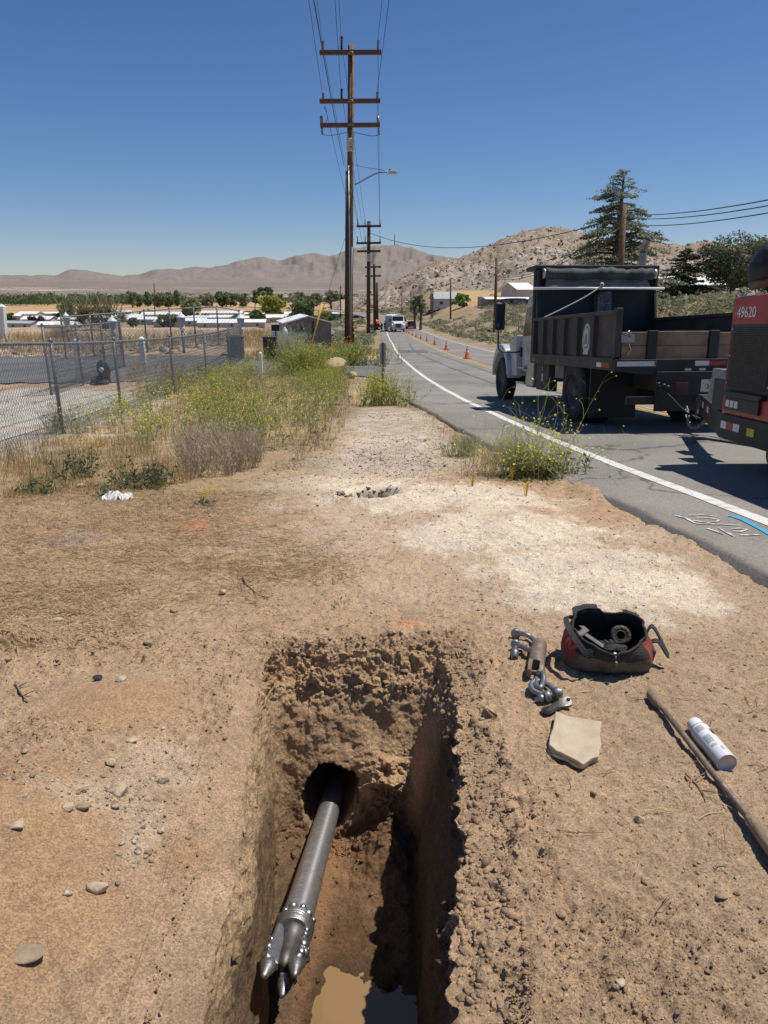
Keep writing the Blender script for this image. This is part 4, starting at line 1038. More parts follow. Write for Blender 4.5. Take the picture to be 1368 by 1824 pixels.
def strap(mb, P, wv, w_=.026, th=.006):
    P = smooth_path(P, 6); wv = Vector(wv).normalized() * w_ / 2; V = []
    for i, p in enumerate(P):
        t = (P[min(i + 1, len(P) - 1)] - P[max(i - 1, 0)]).normalized(); nn = t.cross(wv).normalized() * th / 2
        V += [p + wv + nn, p - wv + nn, p - wv - nn, p + wv - nn]
    n = len(P); mb.add(V, [(i * 4 + j, i * 4 + (j + 1) % 4, (i + 1) * 4 + (j + 1) % 4, (i + 1) * 4 + j) for i in range(n - 1) for j in range(4)] + [(0, 1, 2, 3), tuple((n - 1) * 4 + j for j in range(4))])
mb = MB(); strap(mb, [(.185, .03, .12), (.21, .05, .165), (.232, .04, .155), (.262, .0, .10), (.285, -.03, .055), (.270, -.035, .07), (.232, -.01, .12), (.19, 0, .10)], (.3, 1, .2), .03); mb.build('shoulder_strap', M_BAGB, bag)
mb = MB(); strap(mb, [(-.10, -.145, .09), (-.12, -.165, .11), (-.175, -.12, .165), (-.20, .0, .195), (-.18, .08, .19), (-.13, .13, .15)], (1, .2, .3), .028); mb.build('handle', M_BAGB, bag)
mb = MB(); mb.prism([(-.05, 0), (.055, 0), (.06, .085), (-.055, .085)], -.006, .006, 'x'); 
mb.build('side_pocket', M_BAGG, bag, loc=(.197, -.015, .012), rot=(0, R(9), 0), bevel=.004)
# tools in the bag
M_OLDT = pmat('oily_tool_steel', (.075, .07, .066), (.035, .033, .032), 20, .5, metal=.3)
tw = thing('pipe_wrench', 'dark steel wrench lying in the open tool bag', 'wrench', (bc.x - .06, bc.y - .01, bc.z + .10), (R(15), R(-10), R(40)))
mb = MB(); mb.box(-.012, .012, -.10, .06, -.007, .007); mb.prism([(-.03, .05), (.03, .05), (.036, .085), (.016, .105), (.010, .08), (-.012, .08), (-.02, .11), (-.036, .09)], -.012, .012, 'z'); mb.build('jaw', M_OLDT, tw, bevel=.003)
mb = MB(); mb.lathe([(.011, -.11), (.014, -.10), (.013, -.02), (.010, .0)], 16, frame((0, -.06, 0), (0, 1, 0))); mb.build('grip', M_GALV, tw)
tl = thing('work_glove', 'black crumpled glove on top of the tools in the bag', 'glove', (bc.x + .02, bc.y - .045, bc.z + .085), (R(-20), 0, R(10)))
mb = MB(); mb.rock((0, 0, 0), .055, 3, 3, .35, (1.1, .7, .45)); mb.build('palm', M_BAGB, tl)
for k in range(4): mb = MB(); mb.tube(smooth_path([(-.035 + .02 * k, .02, .01), (-.04 + .024 * k, .05, .022), (-.042 + .026 * k, .075 - .008 * abs(k - 1.5), .012)]), [.0105] * 6 + [.0105, .010, .010, .009, .009, .008, .006], 10); mb.build('finger', M_BAGB, tl)
tp = thing('tape_roll', 'grey roll of tape against the back lining inside the bag', 'tape', (bc.x + .075, bc.y + .05, bc.z + .10), (R(65), 0, R(-15)))
mb = MB(); mb.lathe([(.022, -.02), (.045, -.02), (.045, .02), (.022, .02), (.022, -.02)], 32, caps=False); mb.build('band', M_BAGG, tp)
mb = MB(); mb.lathe([(.020, -.021), (.0225, -.021), (.0225, .021), (.020, .021), (.020, -.021)], 32, caps=False); mb.build('core', pmat('cardboard', (.25, .18, .11)), tp)

# --- long tool with a wooden handle
M_WOODH = pmat('weathered_wood_handle', (.31, .225, .15), (.20, .14, .09), 5, .8, bump=.4, bscale=60)
a0, a1 = G(1158, 1234, .024), G(1362, 1492, .034); ad_ = (a1 - a0).normalized()
bar = thing('digging_bar', 'long rusty rod with a thick wooden handle lying on the soil at the right', 'hand tool', a0, frame(a0, ad_, (0, 0, 1)).to_euler())
mb = MB(); mb.lathe([(.006, -.004), (.016, 0), (.021, .012), (.023, .04), (.022, .06), (.0225, .062), (.0225, .072), (.016, .085), (.0125, .10), (.011, .13)], 24); mb.build('socket', M_WOODH, bar)
mb = MB(); mb.tube([(0, 0, .12), (.0015, .001, .3), (-.001, .002, .5), (0, 0, .74)], [.0108, .0112, .0118, .013], 16); mb.build('rod', M_RUSTY, bar)
mb = MB(); mb.lathe([(.0135, .73), (.019, .76), (.0245, .84), (.027, .95), (.0275, 1.2), (.026, 1.55), (.018, 1.58)], 28); mb.build('handle', M_WOODH, bar)

# --- spray can
M_CANW = pmat('white_can_paint', (.80, .80, .80), (.72, .72, .71), 8, .28, coat=.3)
M_CAPW = pmat('white_plastic', (.82, .82, .82), (.74, .74, .72), 6, .4)
M_INK = pmat('grey_print', (.22, .22, .235), (.40, .40, .41), 160, .5, contrast=(.4, .6))
M_INKD = pmat('dark_print', (.035, .03, .03), (.05, .045, .04), 20, .45)
M_INKR = pmat('red_print', (.50, .03, .05), rough=.4)
k0, k1 = G(1234, 1287, .031), G(1289, 1352, .032); kd = (k1 - k0).normalized(); kl = max((k1 - k0).length, .19)
can = thing('spray_can', 'white spray paint can lying beside the wooden handled rod', 'spray can', k0, frame(k0, kd, (0, 0, 1)).to_euler(), scale=1.1)
rC = .0325; c_ = kl - .045
mb = MB(); mb.lathe([(.0, 0), (.018, .001), (.024, .005), (.0265, .012), (.0275, .044), (.0265, .046)], 40); mb.build('cap', M_CAPW, can)
mb = MB(); mb.lathe([(.0275, .044), (.0305, .046), (.0325, .052), (rC, .054), (rC, kl - .004), (.0335, kl - .002), (.0335, kl + .001), (.031, kl + .0015)], 48, caps=False); body = mb.build('can_body', M_CANW, can)
mb = MB(); mb.lathe([(.0315, kl + .0015), (.030, kl - .002), (.022, kl - .009), (.011, kl - .0125), (0, kl - .0135)], 40, caps=False); mb.build('can_base', pmat('can_base_metal', (.55, .54, .52), (.42, .41, .40), 30, .35, metal=.4), can)
mb = MB(); mb.ring([Vector((.0305 * math.cos(a), .0305 * math.sin(a), .0475)) for a in np.linspace(0, 2 * math.pi, 40, endpoint=False)], .0015, 6); mb.build('seam_ring', M_DARKST, can)
def patch(mb, a0, a1, z0, z1, r=rC + .0004, n=10):
    V = []
    for i in range(n + 1):
        a = a0 + (a1 - a0) * i / n; V += [(r * math.cos(a), r * math.sin(a), z0), (r * math.cos(a), r * math.sin(a), z1)]
    mb.add(V, [(2 * i, 2 * i + 2, 2 * i + 3, 2 * i + 1) for i in range(n)], True)
# +x is up; the side facing the camera lies at positive or negative y
sg = 1 if (frame(k0, kd, (0, 0, 1)) @ Vector((0, 1, 0)) - k0).dot(Vector((-.6, -1, 0))) > 0 else -1
rr0 = random.Random(4)
for blk in ((.060, .086, 12, .15, 1.0), (.112, .150, 12, .15, .95)):
    ink = MB()
    for k in range(blk[2]):
        a = blk[3] + (blk[4] - blk[3]) * k / blk[2]; z = blk[0]
        while z < blk[1]:
            l = rr0.uniform(.002, .006); patch(ink, sg * a, sg * (a + .035), z, min(z + l, blk[1]), n=1); z += l + .0012
    ink.build('fine_print', M_INK, body)
ink = MB()
for k in range(6): patch(ink, sg * (.2 + .11 * k), sg * (.25 + .11 * k), .158, .170, n=1)
ink.build('small_boxes', M_INK, body); ink = MB()
for k in range(4): patch(ink, sg * (-.1 + .05 * k), sg * (-.075 + .05 * k), kl - .045, kl - .028, n=1)
ink.build('barcode', M_INK, body)
mb = MB(); patch(mb, -sg * .25, -sg * 1.7, .083, .108); mb.build('dark_band', M_INKD, body)
mb = MB(); patch(mb, -sg * .25, -sg * 1.7, .080, .083); mb.build('red_stripe', M_INKR, body)
mb = MB(); patch(mb, -sg * .25, -sg * 1.7, .108, .1105); mb.build('red_stripe', M_INKR, body)

# --- single stones
M_ST1 = pmat('pale_stone', (.56, .455, .32), (.40, .30, .195), 12, .85, bump=.5, bscale=40)
M_ST2 = pmat('tan_stone', (.42, .27, .15), (.33, .21, .12), 12, .85, bump=.4, bscale=40)
M_ST3 = pmat('dark_stone', (.035, .033, .032), (.02, .02, .02), 12, .8, bump=.4, bscale=40)
M_ST4 = pmat('grey_stone', (.36, .27, .18), (.26, .19, .125), 12, .85, bump=.5, bscale=40)
def stone(px, py, wpx, mat, label, seed, sq=(1, .85, .7), name='stone', sink=.48, rot=0):
    p = G(px, py); d = (p - CAM).length; s = wpx * d / FPX / 2
    mb = MB(); mb.rock((0, 0, 0), s, seed, 3, .22, sq, rot)
    o = mb.build(name, mat, loc=(p.x, p.y, p.z + s * sq[2] * (1 - sink)))
    return tag(o, label, 'stone')
stone(210, 1412, 36, M_ST1, 'largest pale rounded stone on the dirt left of the pit', 11)
stone(174, 1585, 38, M_ST1, 'oblong whitish stone below the big round one, left of the pit', 12, (1, .55, .5))
stone(46, 1702, 62, M_ST4, 'flat grey brown stone on smooth soil in the lower left corner', 33, (1, .5, .16))
stone(912, 1437, 27, M_ST2, 'smooth orange tan stone beside the right rim of the pit', 14, (1, .7, .45), rot=.3)
stone(1140, 1462, 17, M_ST1, 'small round cream stone on flat soil left of the wooden handle', 15)
stone(1104, 1751, 17, M_ST1, 'little white angular chip at the lower right of the pit', 16, (1, .8, .5))
stone(175, 1211, 17, M_ST3, 'small black stone at the top edge of the smooth orange soil', 17)
stone(217, 1212, 20, M_ST1, 'small cream stone beside the black one on the dirt', 18, (1, .7, .5))
stone(120, 1440, 22, M_ST1, 'pale yellow stone left of the largest round stone', 19, (.9, .8, .6))
stone(148, 1440, 24, M_ST4, 'grey wedge of stone beside the pale yellow one', 20, (1, .7, .5))
stone(30, 1472, 26, M_ST1, 'pinkish cream shard of stone at the left edge', 21, (1, .7, .4))
stone(285, 1425, 22, M_ST2, 'tan pointed stone right of the largest round stone', 22, (1, .7, .5))
stone(198, 1360, 20, M_ST1, 'pale pebble just below the smooth orange soil', 23, (1, .8, .6))
stone(235, 1320, 20, M_ST1, 'flat buff pebble on the rim of the smooth orange soil', 24, (1, .7, .4))
stone(104, 1105, 18, M_ST1, 'flat pale stone lying on the edge of the straw', 25, (1, .7, .4))
stone(398, 1056, 15, M_ST1, 'small whitish stone right of the trampled straw', 26, (1, .8, .6))
stone(145, 868, 20, M_ST1, 'cream stone in front of the dark weeds at the left', 27, (1, .7, .5))
stone(355, 1126, 22, M_ST4, 'low brown clod between the straw and the pit', 28, (1, .7, .4))
stone(310, 1090, 16, M_ST4, 'small brown clod below the trampled straw', 29, (1, .7, .5))
stone(264, 1147, 18, M_ST4, 'dark sided clod above the smooth orange soil', 30, (1, .7, .5))
stone(1285, 1598, 20, M_ST4, 'grey dusty stone on the soil at the lower right', 31, (1, .7, .5))
stone(1000, 1630, 18, M_ST4, 'dull brown stone in loose soil right of the pit', 32, (1, .8, .6))
def boulder(px, py, wpx, seed, sq, label, rot=0):
    p = gnd(px, py); d = p.y; s = wpx * d / FPX / 2
    mb = MB(); mb.rock((0, 0, 0), s, seed, 4, .14, sq, rot); o = mb.build('boulder', pmat('sandy_boulder', (.52, .40, .27), (.42, .31, .20), 2.2, .9, bump=.5, bscale=9), loc=(p.x, p.y, p.z + s * sq[2] * .62))
    tag(o, label, 'boulder')
boulder(596, 668, 56, 44, (1, .8, .72), 'big rounded sandy boulder among the yellow flowering weeds', R(-14))
boulder(626, 674, 22, 45, (1, .8, .7), 'small sandy boulder leaning against the right side of the big one')

# --- loose crumbs of soil, pebbles and straw
rng = np.random.default_rng(77); P = []; S = []
n = 130000; Yr = 1.0 + 6.5 * rng.random(n) ** 1.6; Xr = rng.uniform(-1, 1, n) * (.62 * Yr + .5)
den = .26 + .9 * mask(Xr, Yr, B_rough, 1.0, .8, 3, 18) + .4 * mask(Xr, Yr, B_pale, 1, .8, 3, 19) - .7 * mask(Xr, Yr, B_smooth, .5, .3, 2, 3) + .35 * (fbm2(Xr * 3, Yr * 3, 3, 88) > .18)
k = (rng.random(n) < den * .75) & ~inside(Xr, Yr, RIM_OUT * .5 + RIM_IN * .5)
Xr, Yr = Xr[k], Yr[k]; s_ = (.0022 * np.exp(rng.normal(0, .58, len(Xr)))).clip(.0012, .011) * (1 + .12 * Yr)
P = np.stack([Xr, Yr, Hd(Xr, Yr) + s_ * .05], -1)
sc = soilcol(Xr, Yr)
def cc1(rng, n): return np.clip(sc * rng.uniform(.80, 1.18, (n, 1)) + (rng.random((n, 1)) < .06) * np.array((.14, .12, .09)), 0, .75)
V1, F1, C1 = many_rocks(P, s_, 78, cc1)
# clods along the broken rim
m = 2600; jj = rng.integers(int(NV * .64), int(NV * .96), m); ii = rng.integers(0, NU, m); pp = PV[jj, ii]
keep = (rng.random(m) < .2 + .8 * ((pp[:, 0] > .1) | (pp[:, 1] > 2.7))); pp = pp[keep]; jj = jj[keep]; ii = ii[keep]
s2 = (.0048 * np.exp(rng.normal(0, .65, len(pp)))).clip(.002, .024); nn2 = Nn[jj, ii]
sc2 = cc[jj, ii]
V2, F2, C2 = many_rocks(pp + nn2 * s2[:, None] * .2, s2, 79, lambda r_, n_: sc2 * r_.uniform(.85, 1.2, (n_, 1)))
# rubble on the pit floor
m = 700; jj = rng.integers(int(NV * .02), int(NV * .22), m); ii = rng.integers(0, NU, m); pp = PV[jj, ii]; k = (pp[:, 2] > -.87) & (pp[:, 1] < 2.75); pp = pp[k]; sc3 = cc[jj, ii][k]
s3 = (.0065 * np.exp(rng.normal(0, .6, len(pp)))).clip(.003, .03)
V3, F3, C3 = many_rocks(pp, s3, 80, lambda r_, n_: sc3 * r_.uniform(.8, 1.25, (n_, 1)))
# clods piled on and beside the right hand rim
m = 1700; t6 = rng.uniform(1.0, 3.0, m); x6 = np.interp(t6, [.74, 1.5, 2.2, 2.99], [.125, .21, .285, .29]) - .01 + np.abs(rng.normal(0, .085, m)); y6 = t6 + rng.normal(0, .01, m)
s6 = (.0052 * np.exp(rng.normal(0, .68, m))).clip(.002, .028) * np.exp(-(x6 - .2) * .6)
zc = np.array([(GROUND.ray_cast(Vector((a, b, .6)), Vector((0, 0, -1)))[1].z) for a, b in zip(x6, y6)]); k = zc > -.12
sc6 = soilcol(x6, y6)[k]
V6, F6, C6 = many_rocks(np.stack([x6, y6, zc - s6 * .05], -1)[k], s6[k], 84, lambda r_, n_: sc6 * r_.uniform(.82, 1.15, (n_, 1)))
# gravel on the path
m = 5200; xg = np.concatenate([b[0] + rng.normal(0, .75 * b[2], m // 3) for b in B_grey[:3]]); yg = np.concatenate([b[1] + rng.normal(0, .75 * b[3], m // 3) for b in B_grey[:3]])
s7 = (.0075 * np.exp(rng.normal(0, .5, len(xg)))).clip(.003, .03)
V7, F7, C7 = many_rocks(np.stack([xg, yg, Hd(xg, yg) + s7 * .1], -1), s7, 85, lambda r_, n_: np.array((.47, .41, .335)) * r_.uniform(.45, 1.2, (n_, 1)))
# clods in the small dug hole
m = 90; xh = HOLE.x + rng.normal(0, .14, m); yh = HOLE.y + rng.normal(.05, .12, m); s4 = (.020 * np.exp(rng.normal(0, .55, m))).clip(.005, .045)
V4, F4, C4 = many_rocks(np.stack([xh, yh, Hd(xh, yh) + s4 * .3], -1), s4, 82, lambda r_, n_: np.array((.33, .265, .20)) * r_.uniform(.5, 1.3, (n_, 1)))
# pale pebbles between the stones left of the pit
m = 340; xp = np.concatenate([b[0] + rng.normal(0, .9 * b[2], m // 4) for b in B_pale]); yp = np.concatenate([b[1] + rng.normal(0, .9 * b[3], m // 4) for b in B_pale]); k = ~inside(xp, yp, RIM_OUT); xp, yp = xp[k], yp[k]
s5 = (.0045 * np.exp(rng.normal(0, .6, len(xp)))).clip(.002, .016)
V5, F5, C5 = many_rocks(np.stack([xp, yp, Hd(xp, yp) + s5 * .2], -1), s5, 83, lambda r_, n_: np.array((.56, .45, .33)) * r_.uniform(.5, 1.2, (n_, 1)))
V, F, C = merge([(V1, F1, C1), (V2, F2, C2), (V3, F3, C3), (V4, F4, C4), (V5, F5, C5), (V6, F6, C6), (V7, F7, C7)])
tag(np_mesh('soil_crumbs', V, F, MAT_SOIL, C, smooth=False), 'loose crumbs of dry soil and pebbles around the pit', 'loose soil', kind='stuff')
rng = np.random.default_rng(81); n = 52000
Yr = 3.0 + 4.6 * rng.random(n) ** 1.2; Xr = -.1 + (rng.uniform(-1, .25, n)) * (.66 * Yr + .4)
k = (mask(Xr, Yr, B_straw, 1.0, .9, 2.2, 10) * (.45 + .55 * (fbm2(Xr * 1.6, Yr * 4, 3, 99) > -.1)) > rng.random(n))
k &= (mask(Xr, Yr, B_white, .5, .7, 2.6, 13) < .3)
Xr, Yr = Xr[k], Yr[k]
x2 = rng.uniform(-.5, 3.2, 2600); y2 = rng.uniform(1.6, 7, 2600); kk2 = (rng.random(2600) < .4) & ~inside(x2, y2, RIM_OUT); Xr = np.concatenate([Xr, x2[kk2]]); Yr = np.concatenate([Yr, y2[kk2]])
n = len(Xr); th = rng.uniform(0, 6.28, n); th = np.where(rng.random(n) < .55, rng.normal(0, .5, n), th); ln = rng.uniform(.03, .13, n); kpt = 5
tt_ = np.linspace(-.5, .5, kpt)[None]; bend = rng.normal(0, .5, n)[:, None]
lx_ = Xr[:, None] + ln[:, None] * (tt_ * np.cos(th)[:, None] - bend * (tt_ ** 2) * np.sin(th)[:, None]); ly_ = Yr[:, None] + ln[:, None] * (tt_ * np.sin(th)[:, None] + bend * (tt_ ** 2) * np.cos(th)[:, None])
lz_ = Hd(lx_, ly_) + .004 + rng.uniform(0, .014, n)[:, None] + rng.normal(0, .10, n)[:, None] * tt_ * ln[:, None]
Pst = np.stack([lx_, ly_, lz_], -1); sd = unit(np.stack([-np.sin(th), np.cos(th), rng.normal(0, .5, n)], -1))
colr = np.array((.50, .36, .20)) * rng.uniform(.45, 1.3, (n, 1)); colr[rng.random(n) < .25] = np.array((.24, .15, .08))
V, F, C = ribbons(Pst, rng.uniform(.0018, .0042, n), sd, colr, .5)
tag(np_mesh('straw', V, F, M_STRAW, C, smooth=False), 'trampled dry straw lying flat on the dirt', 'straw', kind='stuff')

# dry twigs
def twig(pts, r, label):
    P = [G(a, b, .008 + .006 * (i % 2)) for i, (a, b) in enumerate(pts)]; mb = MB(); Q = smooth_path(P, 5); mb.tube(Q, [r * (1 - .7 * i / len(Q)) for i in range(len(Q))], 6)
    for k in (len(Q) // 3, len(Q) * 2 // 3):
        d = Vector((.05, .03 if k % 2 else -.04, .012)); mb.tube([Q[k], Q[k] + d * .5 + Vector((0, 0, .006)), Q[k] + d], [r * .5, r * .4, r * .2], 5)
    tag(mb.build('twig', M_WOODH), label, 'twig')
twig([(432, 1026), (440, 1040), (452, 1052), (470, 1064), (486, 1062)], .006, 'forked dry twig at the right edge of the trampled straw')
twig([(1222, 1378), (1236, 1392), (1250, 1408), (1260, 1424)], .005, 'dark curved twig left of the wooden handle')
twig([(28, 1215), (36, 1232), (50, 1250)], .006, 'bent dry twig near the left edge above the smooth soil')
twig([(1188, 1596), (1170, 1620), (1160, 1640)], .003, 'thin straw coloured twig on the soil in the lower right')
# ============================================================ WEEDS AND SHRUBS
def Gm(X, Y):
    return np.where(np.asarray(Y) < 8.9, Hd(X, Y), H(X, Y))
def shoots(base, rng, L, tilt, k=5, wob=.10, droop=0.0, az=None):
    n = len(base); a = rng.uniform(0, 6.283, n) if az is None else az
    d = unit(np.stack([np.cos(a) * tilt, np.sin(a) * tilt, np.ones(n)], -1)); P = np.empty((n, k, 3)); P[:, 0] = base; st = (np.asarray(L) * np.ones(n) / (k - 1))[:, None]
    for i in range(1, k):
        d = d + wob * rng.normal(size=(n, 3)); d[:, 2] -= droop / (k - 1); d = unit(d); P[:, i] = P[:, i - 1] + d * st
    return P
def sides(rng, n): return unit(rng.normal(size=(n, 3)) * np.array((1, 1, .15)))
def grass(P, h, per, w, cols, rng, tilt=.45, droop=.5, spread=.05):
    n = len(P); b = np.repeat(P, per, 0); b[:, :2] += rng.normal(0, spread, (len(b), 2)); hh = np.repeat(np.asarray(h) * np.ones(n), per) * rng.uniform(.5, 1.15, len(b))
    q = shoots(b, rng, hh, np.abs(rng.normal(0, tilt, len(b))), 5, .10, droop)
    c = np.array(cols)[rng.integers(0, len(cols), len(b))] * rng.uniform(.7, 1.3, (len(b), 1))
    return ribbons(q, w * rng.uniform(.7, 1.3, len(b)), sides(rng, len(b)), c, .2)
def mustard(P, h, rng, stems=6, br=5, tilt=.45, droop=.15, fl=2, leaf=22, w=.006, green=((.165, .19, .055), (.20, .205, .075), (.13, .165, .055)), flc=(.66, .54, .03), fsz=.011, lsz=.028, wob=.10, az=None, mat=None):
    n = len(P); hh = np.asarray(h) * np.ones(n); b = np.repeat(P, stems, 0); b[:, :2] += rng.normal(0, .03, (len(b), 2)); H_ = np.repeat(hh, stems) * rng.uniform(.6, 1.12, len(b))
    k = 7; a_ = None if az is None else np.repeat(az, stems) + rng.normal(0, .8, len(b))
    S = shoots(b, rng, H_, np.abs(rng.normal(tilt * .8, tilt * .5, len(b))), k, wob, droop, a_); gc = np.array(green)
    c = gc[rng.integers(0, len(gc), len(b))] * rng.uniform(.75, 1.25, (len(b), 1)); out = [ribbons(S, w * rng.uniform(.7, 1.3, len(b)), sides(rng, len(b)), c, .45)]
    m = len(b) * br; si = np.repeat(np.arange(len(b)), br); pi = rng.integers(2, k, m); bb = S[si, pi]
    T = shoots(bb, rng, H_[si] * rng.uniform(.16, .42, m), np.abs(rng.normal(.8, .4, m)), 4, .14, droop * .5)
    out.append(ribbons(T, w * .55 * np.ones(m), sides(rng, m), c[si], .5))
    tips = np.concatenate([T[:, -1], S[:, -1]])
    if fl:
        f = np.repeat(tips, fl, 0); f = f + rng.normal(0, .012, f.shape); k2 = rng.random(len(f)) < .75; f = f[k2]
        out.append(cards(f, fsz * rng.uniform(.7, 1.4, len(f)), unit(rng.normal(size=f.shape) + np.array((0, -.4, 1.0))), .8, np.array(flc) * rng.uniform(.7, 1.2, (len(f), 1)), rng))
    if leaf:
        q = np.repeat(np.arange(n), leaf); sidx = q * stems + rng.integers(0, stems, len(q)); pk = rng.integers(0, k - 1, len(q)); lp = S[sidx, pk] + rng.normal(0, .03, (len(q), 3)) * np.array((1, 1, .6))
        out.append(cards(lp, lsz * rng.uniform(.5, 1.4, len(q)), unit(rng.normal(size=lp.shape) + np.array((0, 0, .8))), .38, gc[rng.integers(0, len(gc), len(q))] * rng.uniform(.6, 1.2, (len(q), 1)), rng))
    V, F, C = merge(out); return V, F, np.clip(C * 1.6, 0, .8)
def region(poly_px, n, rng, fn=None):
    """points on the ground inside an outline that was measured in the photograph"""
    W = np.array([(g.x, g.y) for g in (gnd(a, b) for a, b in poly_px)])
    lo, hi = W.min(0), W.max(0); X = rng.uniform(lo[0], hi[0], n * 6); Y = rng.uniform(lo[1], hi[1], n * 6); k = inside(X, Y, W); X, Y = X[k][:n], Y[k][:n]
    return np.stack([X, Y, Gm(X, Y) - .01], -1)
rng = np.random.default_rng(201)
GOLD = [(.44, .315, .115), (.50, .38, .17), (.37, .255, .10), (.42, .33, .17)]
GREY = [(.25, .235, .15), (.20, .205, .12), (.29, .25, .165)]
DEAD = [(.29, .23, .165), (.34, .275, .20), (.22, .17, .125)]
PATCH = [(-60, 872), (0, 868), (150, 868), (330, 862), (470, 842), (560, 812), (612, 770), (622, 700), (608, 655), (480, 655), (380, 668), (300, 700), (200, 745), (100, 775), (-60, 815)]
gp = []
P = region(PATCH, 1050, rng); P = P[fbm2(P[:, 0] * 1.1, P[:, 1] * .8, 3, 210) + rng.normal(0, .22, len(P)) > -.12]
gp.append(grass(P, .20 + .10 * rng.random(len(P)), 13, .0055, GOLD, rng))
P = region([(-60, 890), (0, 890), (150, 880), (300, 872), (360, 850), (250, 780), (120, 785), (-60, 820)], 420, rng); gp.append(grass(P, .15, 16, .0045, GOLD, rng, tilt=.7))
P = region([(0, 950), (330, 930), (430, 880), (200, 872), (0, 872)], 220, rng); gp.append(grass(P, .07, 9, .004, GOLD + DEAD, rng, tilt=1.0))
P = region(PATCH, 800, rng); gp.append(grass(P, .34 + .15 * rng.random(len(P)), 9, .0045, GREY + GOLD[:1], rng, tilt=.35, droop=.3))
P = region([(540, 640), (700, 632), (690, 622), (560, 618)], 260, rng); gp.append(grass(P, .28, 12, .012, GOLD, rng))
P = region([(520, 650), (600, 652), (600, 620), (540, 618)], 240, rng); gp.append(grass(P, .7, 12, .014, [(.52, .31, .12), (.50, .36, .16)], rng, spread=.12))
P = region([(620, 760), (800, 740), (860, 830), (1000, 870), (800, 845), (640, 850), (590, 830)], 240, rng); gp.append(grass(P, .06, 8, .004, GOLD + [(.20, .22, .09)], rng, tilt=.9))
P = region([(720, 720), (790, 740), (900, 800), (1030, 850), (1000, 866), (870, 815), (760, 760)], 130, rng); gp.append(grass(P, .12, 9, .004, GOLD, rng, tilt=.7))
V, F, C = merge(gp); tag(np_mesh('dry_grass', V, F, M_STRAW, C, smooth=False), 'golden dry grass growing between the fence and the dirt path', 'grass', kind='stuff')
gp = []
P = region([(345, 830), (440, 822), (540, 800), (605, 765), (622, 700), (608, 652), (540, 652), (440, 690), (380, 700), (340, 745)], 560, rng); P = P[fbm2(P[:, 0] * .9, P[:, 1] * .5, 3, 222) + rng.normal(0, .2, len(P)) > -.12]
gp.append(mustard(P, .50 + .30 * rng.random(len(P)), rng, stems=6, br=5, fl=1, fsz=.0085, leaf=30))
P = region([(150, 830), (330, 810), (380, 740), (330, 690), (250, 700), (130, 780)], 150, rng); P = P[fbm2(P[:, 0] * 1.1, P[:, 1] * .8, 3, 223) > .0]
gp.append(mustard(P, .38 + .2 * rng.random(len(P)), rng, fl=1, leaf=12, green=((.20, .20, .11), (.24, .22, .13), (.17, .185, .09))))
P = region([(240, 720), (420, 690), (470, 660), (330, 665)], 120, rng); gp.append(mustard(P, .5, rng, fl=1, green=((.17, .19, .07), (.22, .21, .11)), w=.009, fsz=.011))
V, F, C = merge(gp); tag(np_mesh('flowering_weeds', V, F, M_LEAF, C, smooth=False), 'mass of yellow flowering green weeds on the verge left of the path', 'weeds', kind='stuff')
gp = []
P = region([(325, 858), (470, 842), (485, 815), (400, 795), (330, 810)], 95, rng); gp.append(mustard(P, .34 + .14 * rng.random(len(P)), rng, stems=8, br=6, fl=0, leaf=4, green=DEAD, tilt=.4, w=.006))
P = region([(215, 690), (310, 690), (330, 660), (240, 660)], 45, rng); gp.append(mustard(P, .55, rng, stems=8, br=6, fl=0, leaf=6, green=DEAD, w=.010))
P = region([(470, 850), (560, 830), (600, 790), (560, 780)], 30, rng); gp.append(mustard(P, .16, rng, stems=6, br=5, fl=0, leaf=3, green=DEAD, tilt=.9))
V, F, C = merge(gp); tag(np_mesh('dead_stalks', V, F, M_STRAW, C, smooth=False), 'grey brown dead weed stalks at the front of the verge', 'dead weeds', kind='stuff')

def plant(name, px, py, label, cat, build, mat=None, group=None):
    p = gnd(px, py); z = float(Gm(p.x, p.y)); V, F, C = build(np.random.default_rng(int(px * 7 + py)), p)
    o = np_mesh(name, V, F, mat or M_LEAF, C, smooth=False); o.location = (p.x, p.y, z - .01)
    return tag(o, label, cat, group)
def local(n, sx, sy, rng): return np.stack([rng.normal(0, sx, n), rng.normal(0, sy, n), np.zeros(n)], -1)
DKG = ((.085, .10, .048), (.105, .115, .06), (.065, .075, .04))
def leafy(r, sx, h, n, leaf=.045, cols=DKG, dens=26):
    P = local(n, sx, sx * .7, r); m = mustard(P, h, r, stems=5, br=3, fl=0, leaf=dens, green=cols, lsz=leaf, tilt=.6, w=.006); return m
plant('broadleaf_weed', 272, 866, 'big dark leafy weed at the front edge of the verge, left of the dead stalks', 'weed', lambda r, p: leafy(r, .19, .26, 22, .024, dens=34))
plant('broadleaf_weed', 132, 852, 'dark upright weed with sunlit gaps, second from the left of the verge', 'weed', lambda r, p: leafy(r, .13, .32, 13, .024, dens=24))
plant('broadleaf_weed', 66, 876, 'low dark weed nearest the left edge of the verge', 'weed', lambda r, p: leafy(r, .12, .17, 10, .024, dens=24))
plant('broadleaf_weed', 190, 886, 'small grey green weed beside the white plastic scrap', 'weed', lambda r, p: leafy(r, .035, .14, 3, .03, ((.10, .12, .08), (.13, .14, .09)), 16))
plant('broadleaf_weed', 366, 900, 'little dark weed lying flat on bare dirt in front of the verge', 'weed', lambda r, p: leafy(r, .06, .05, 4, .03, ((.075, .085, .055), (.10, .10, .07)), 16))
plant('broadleaf_weed', 606, 1072, 'tiny green sprout on the dirt above the pit', 'weed', lambda r, p: leafy(r, .02, .02, 2, .012, ((.08, .13, .05), (.10, .14, .06)), 12))
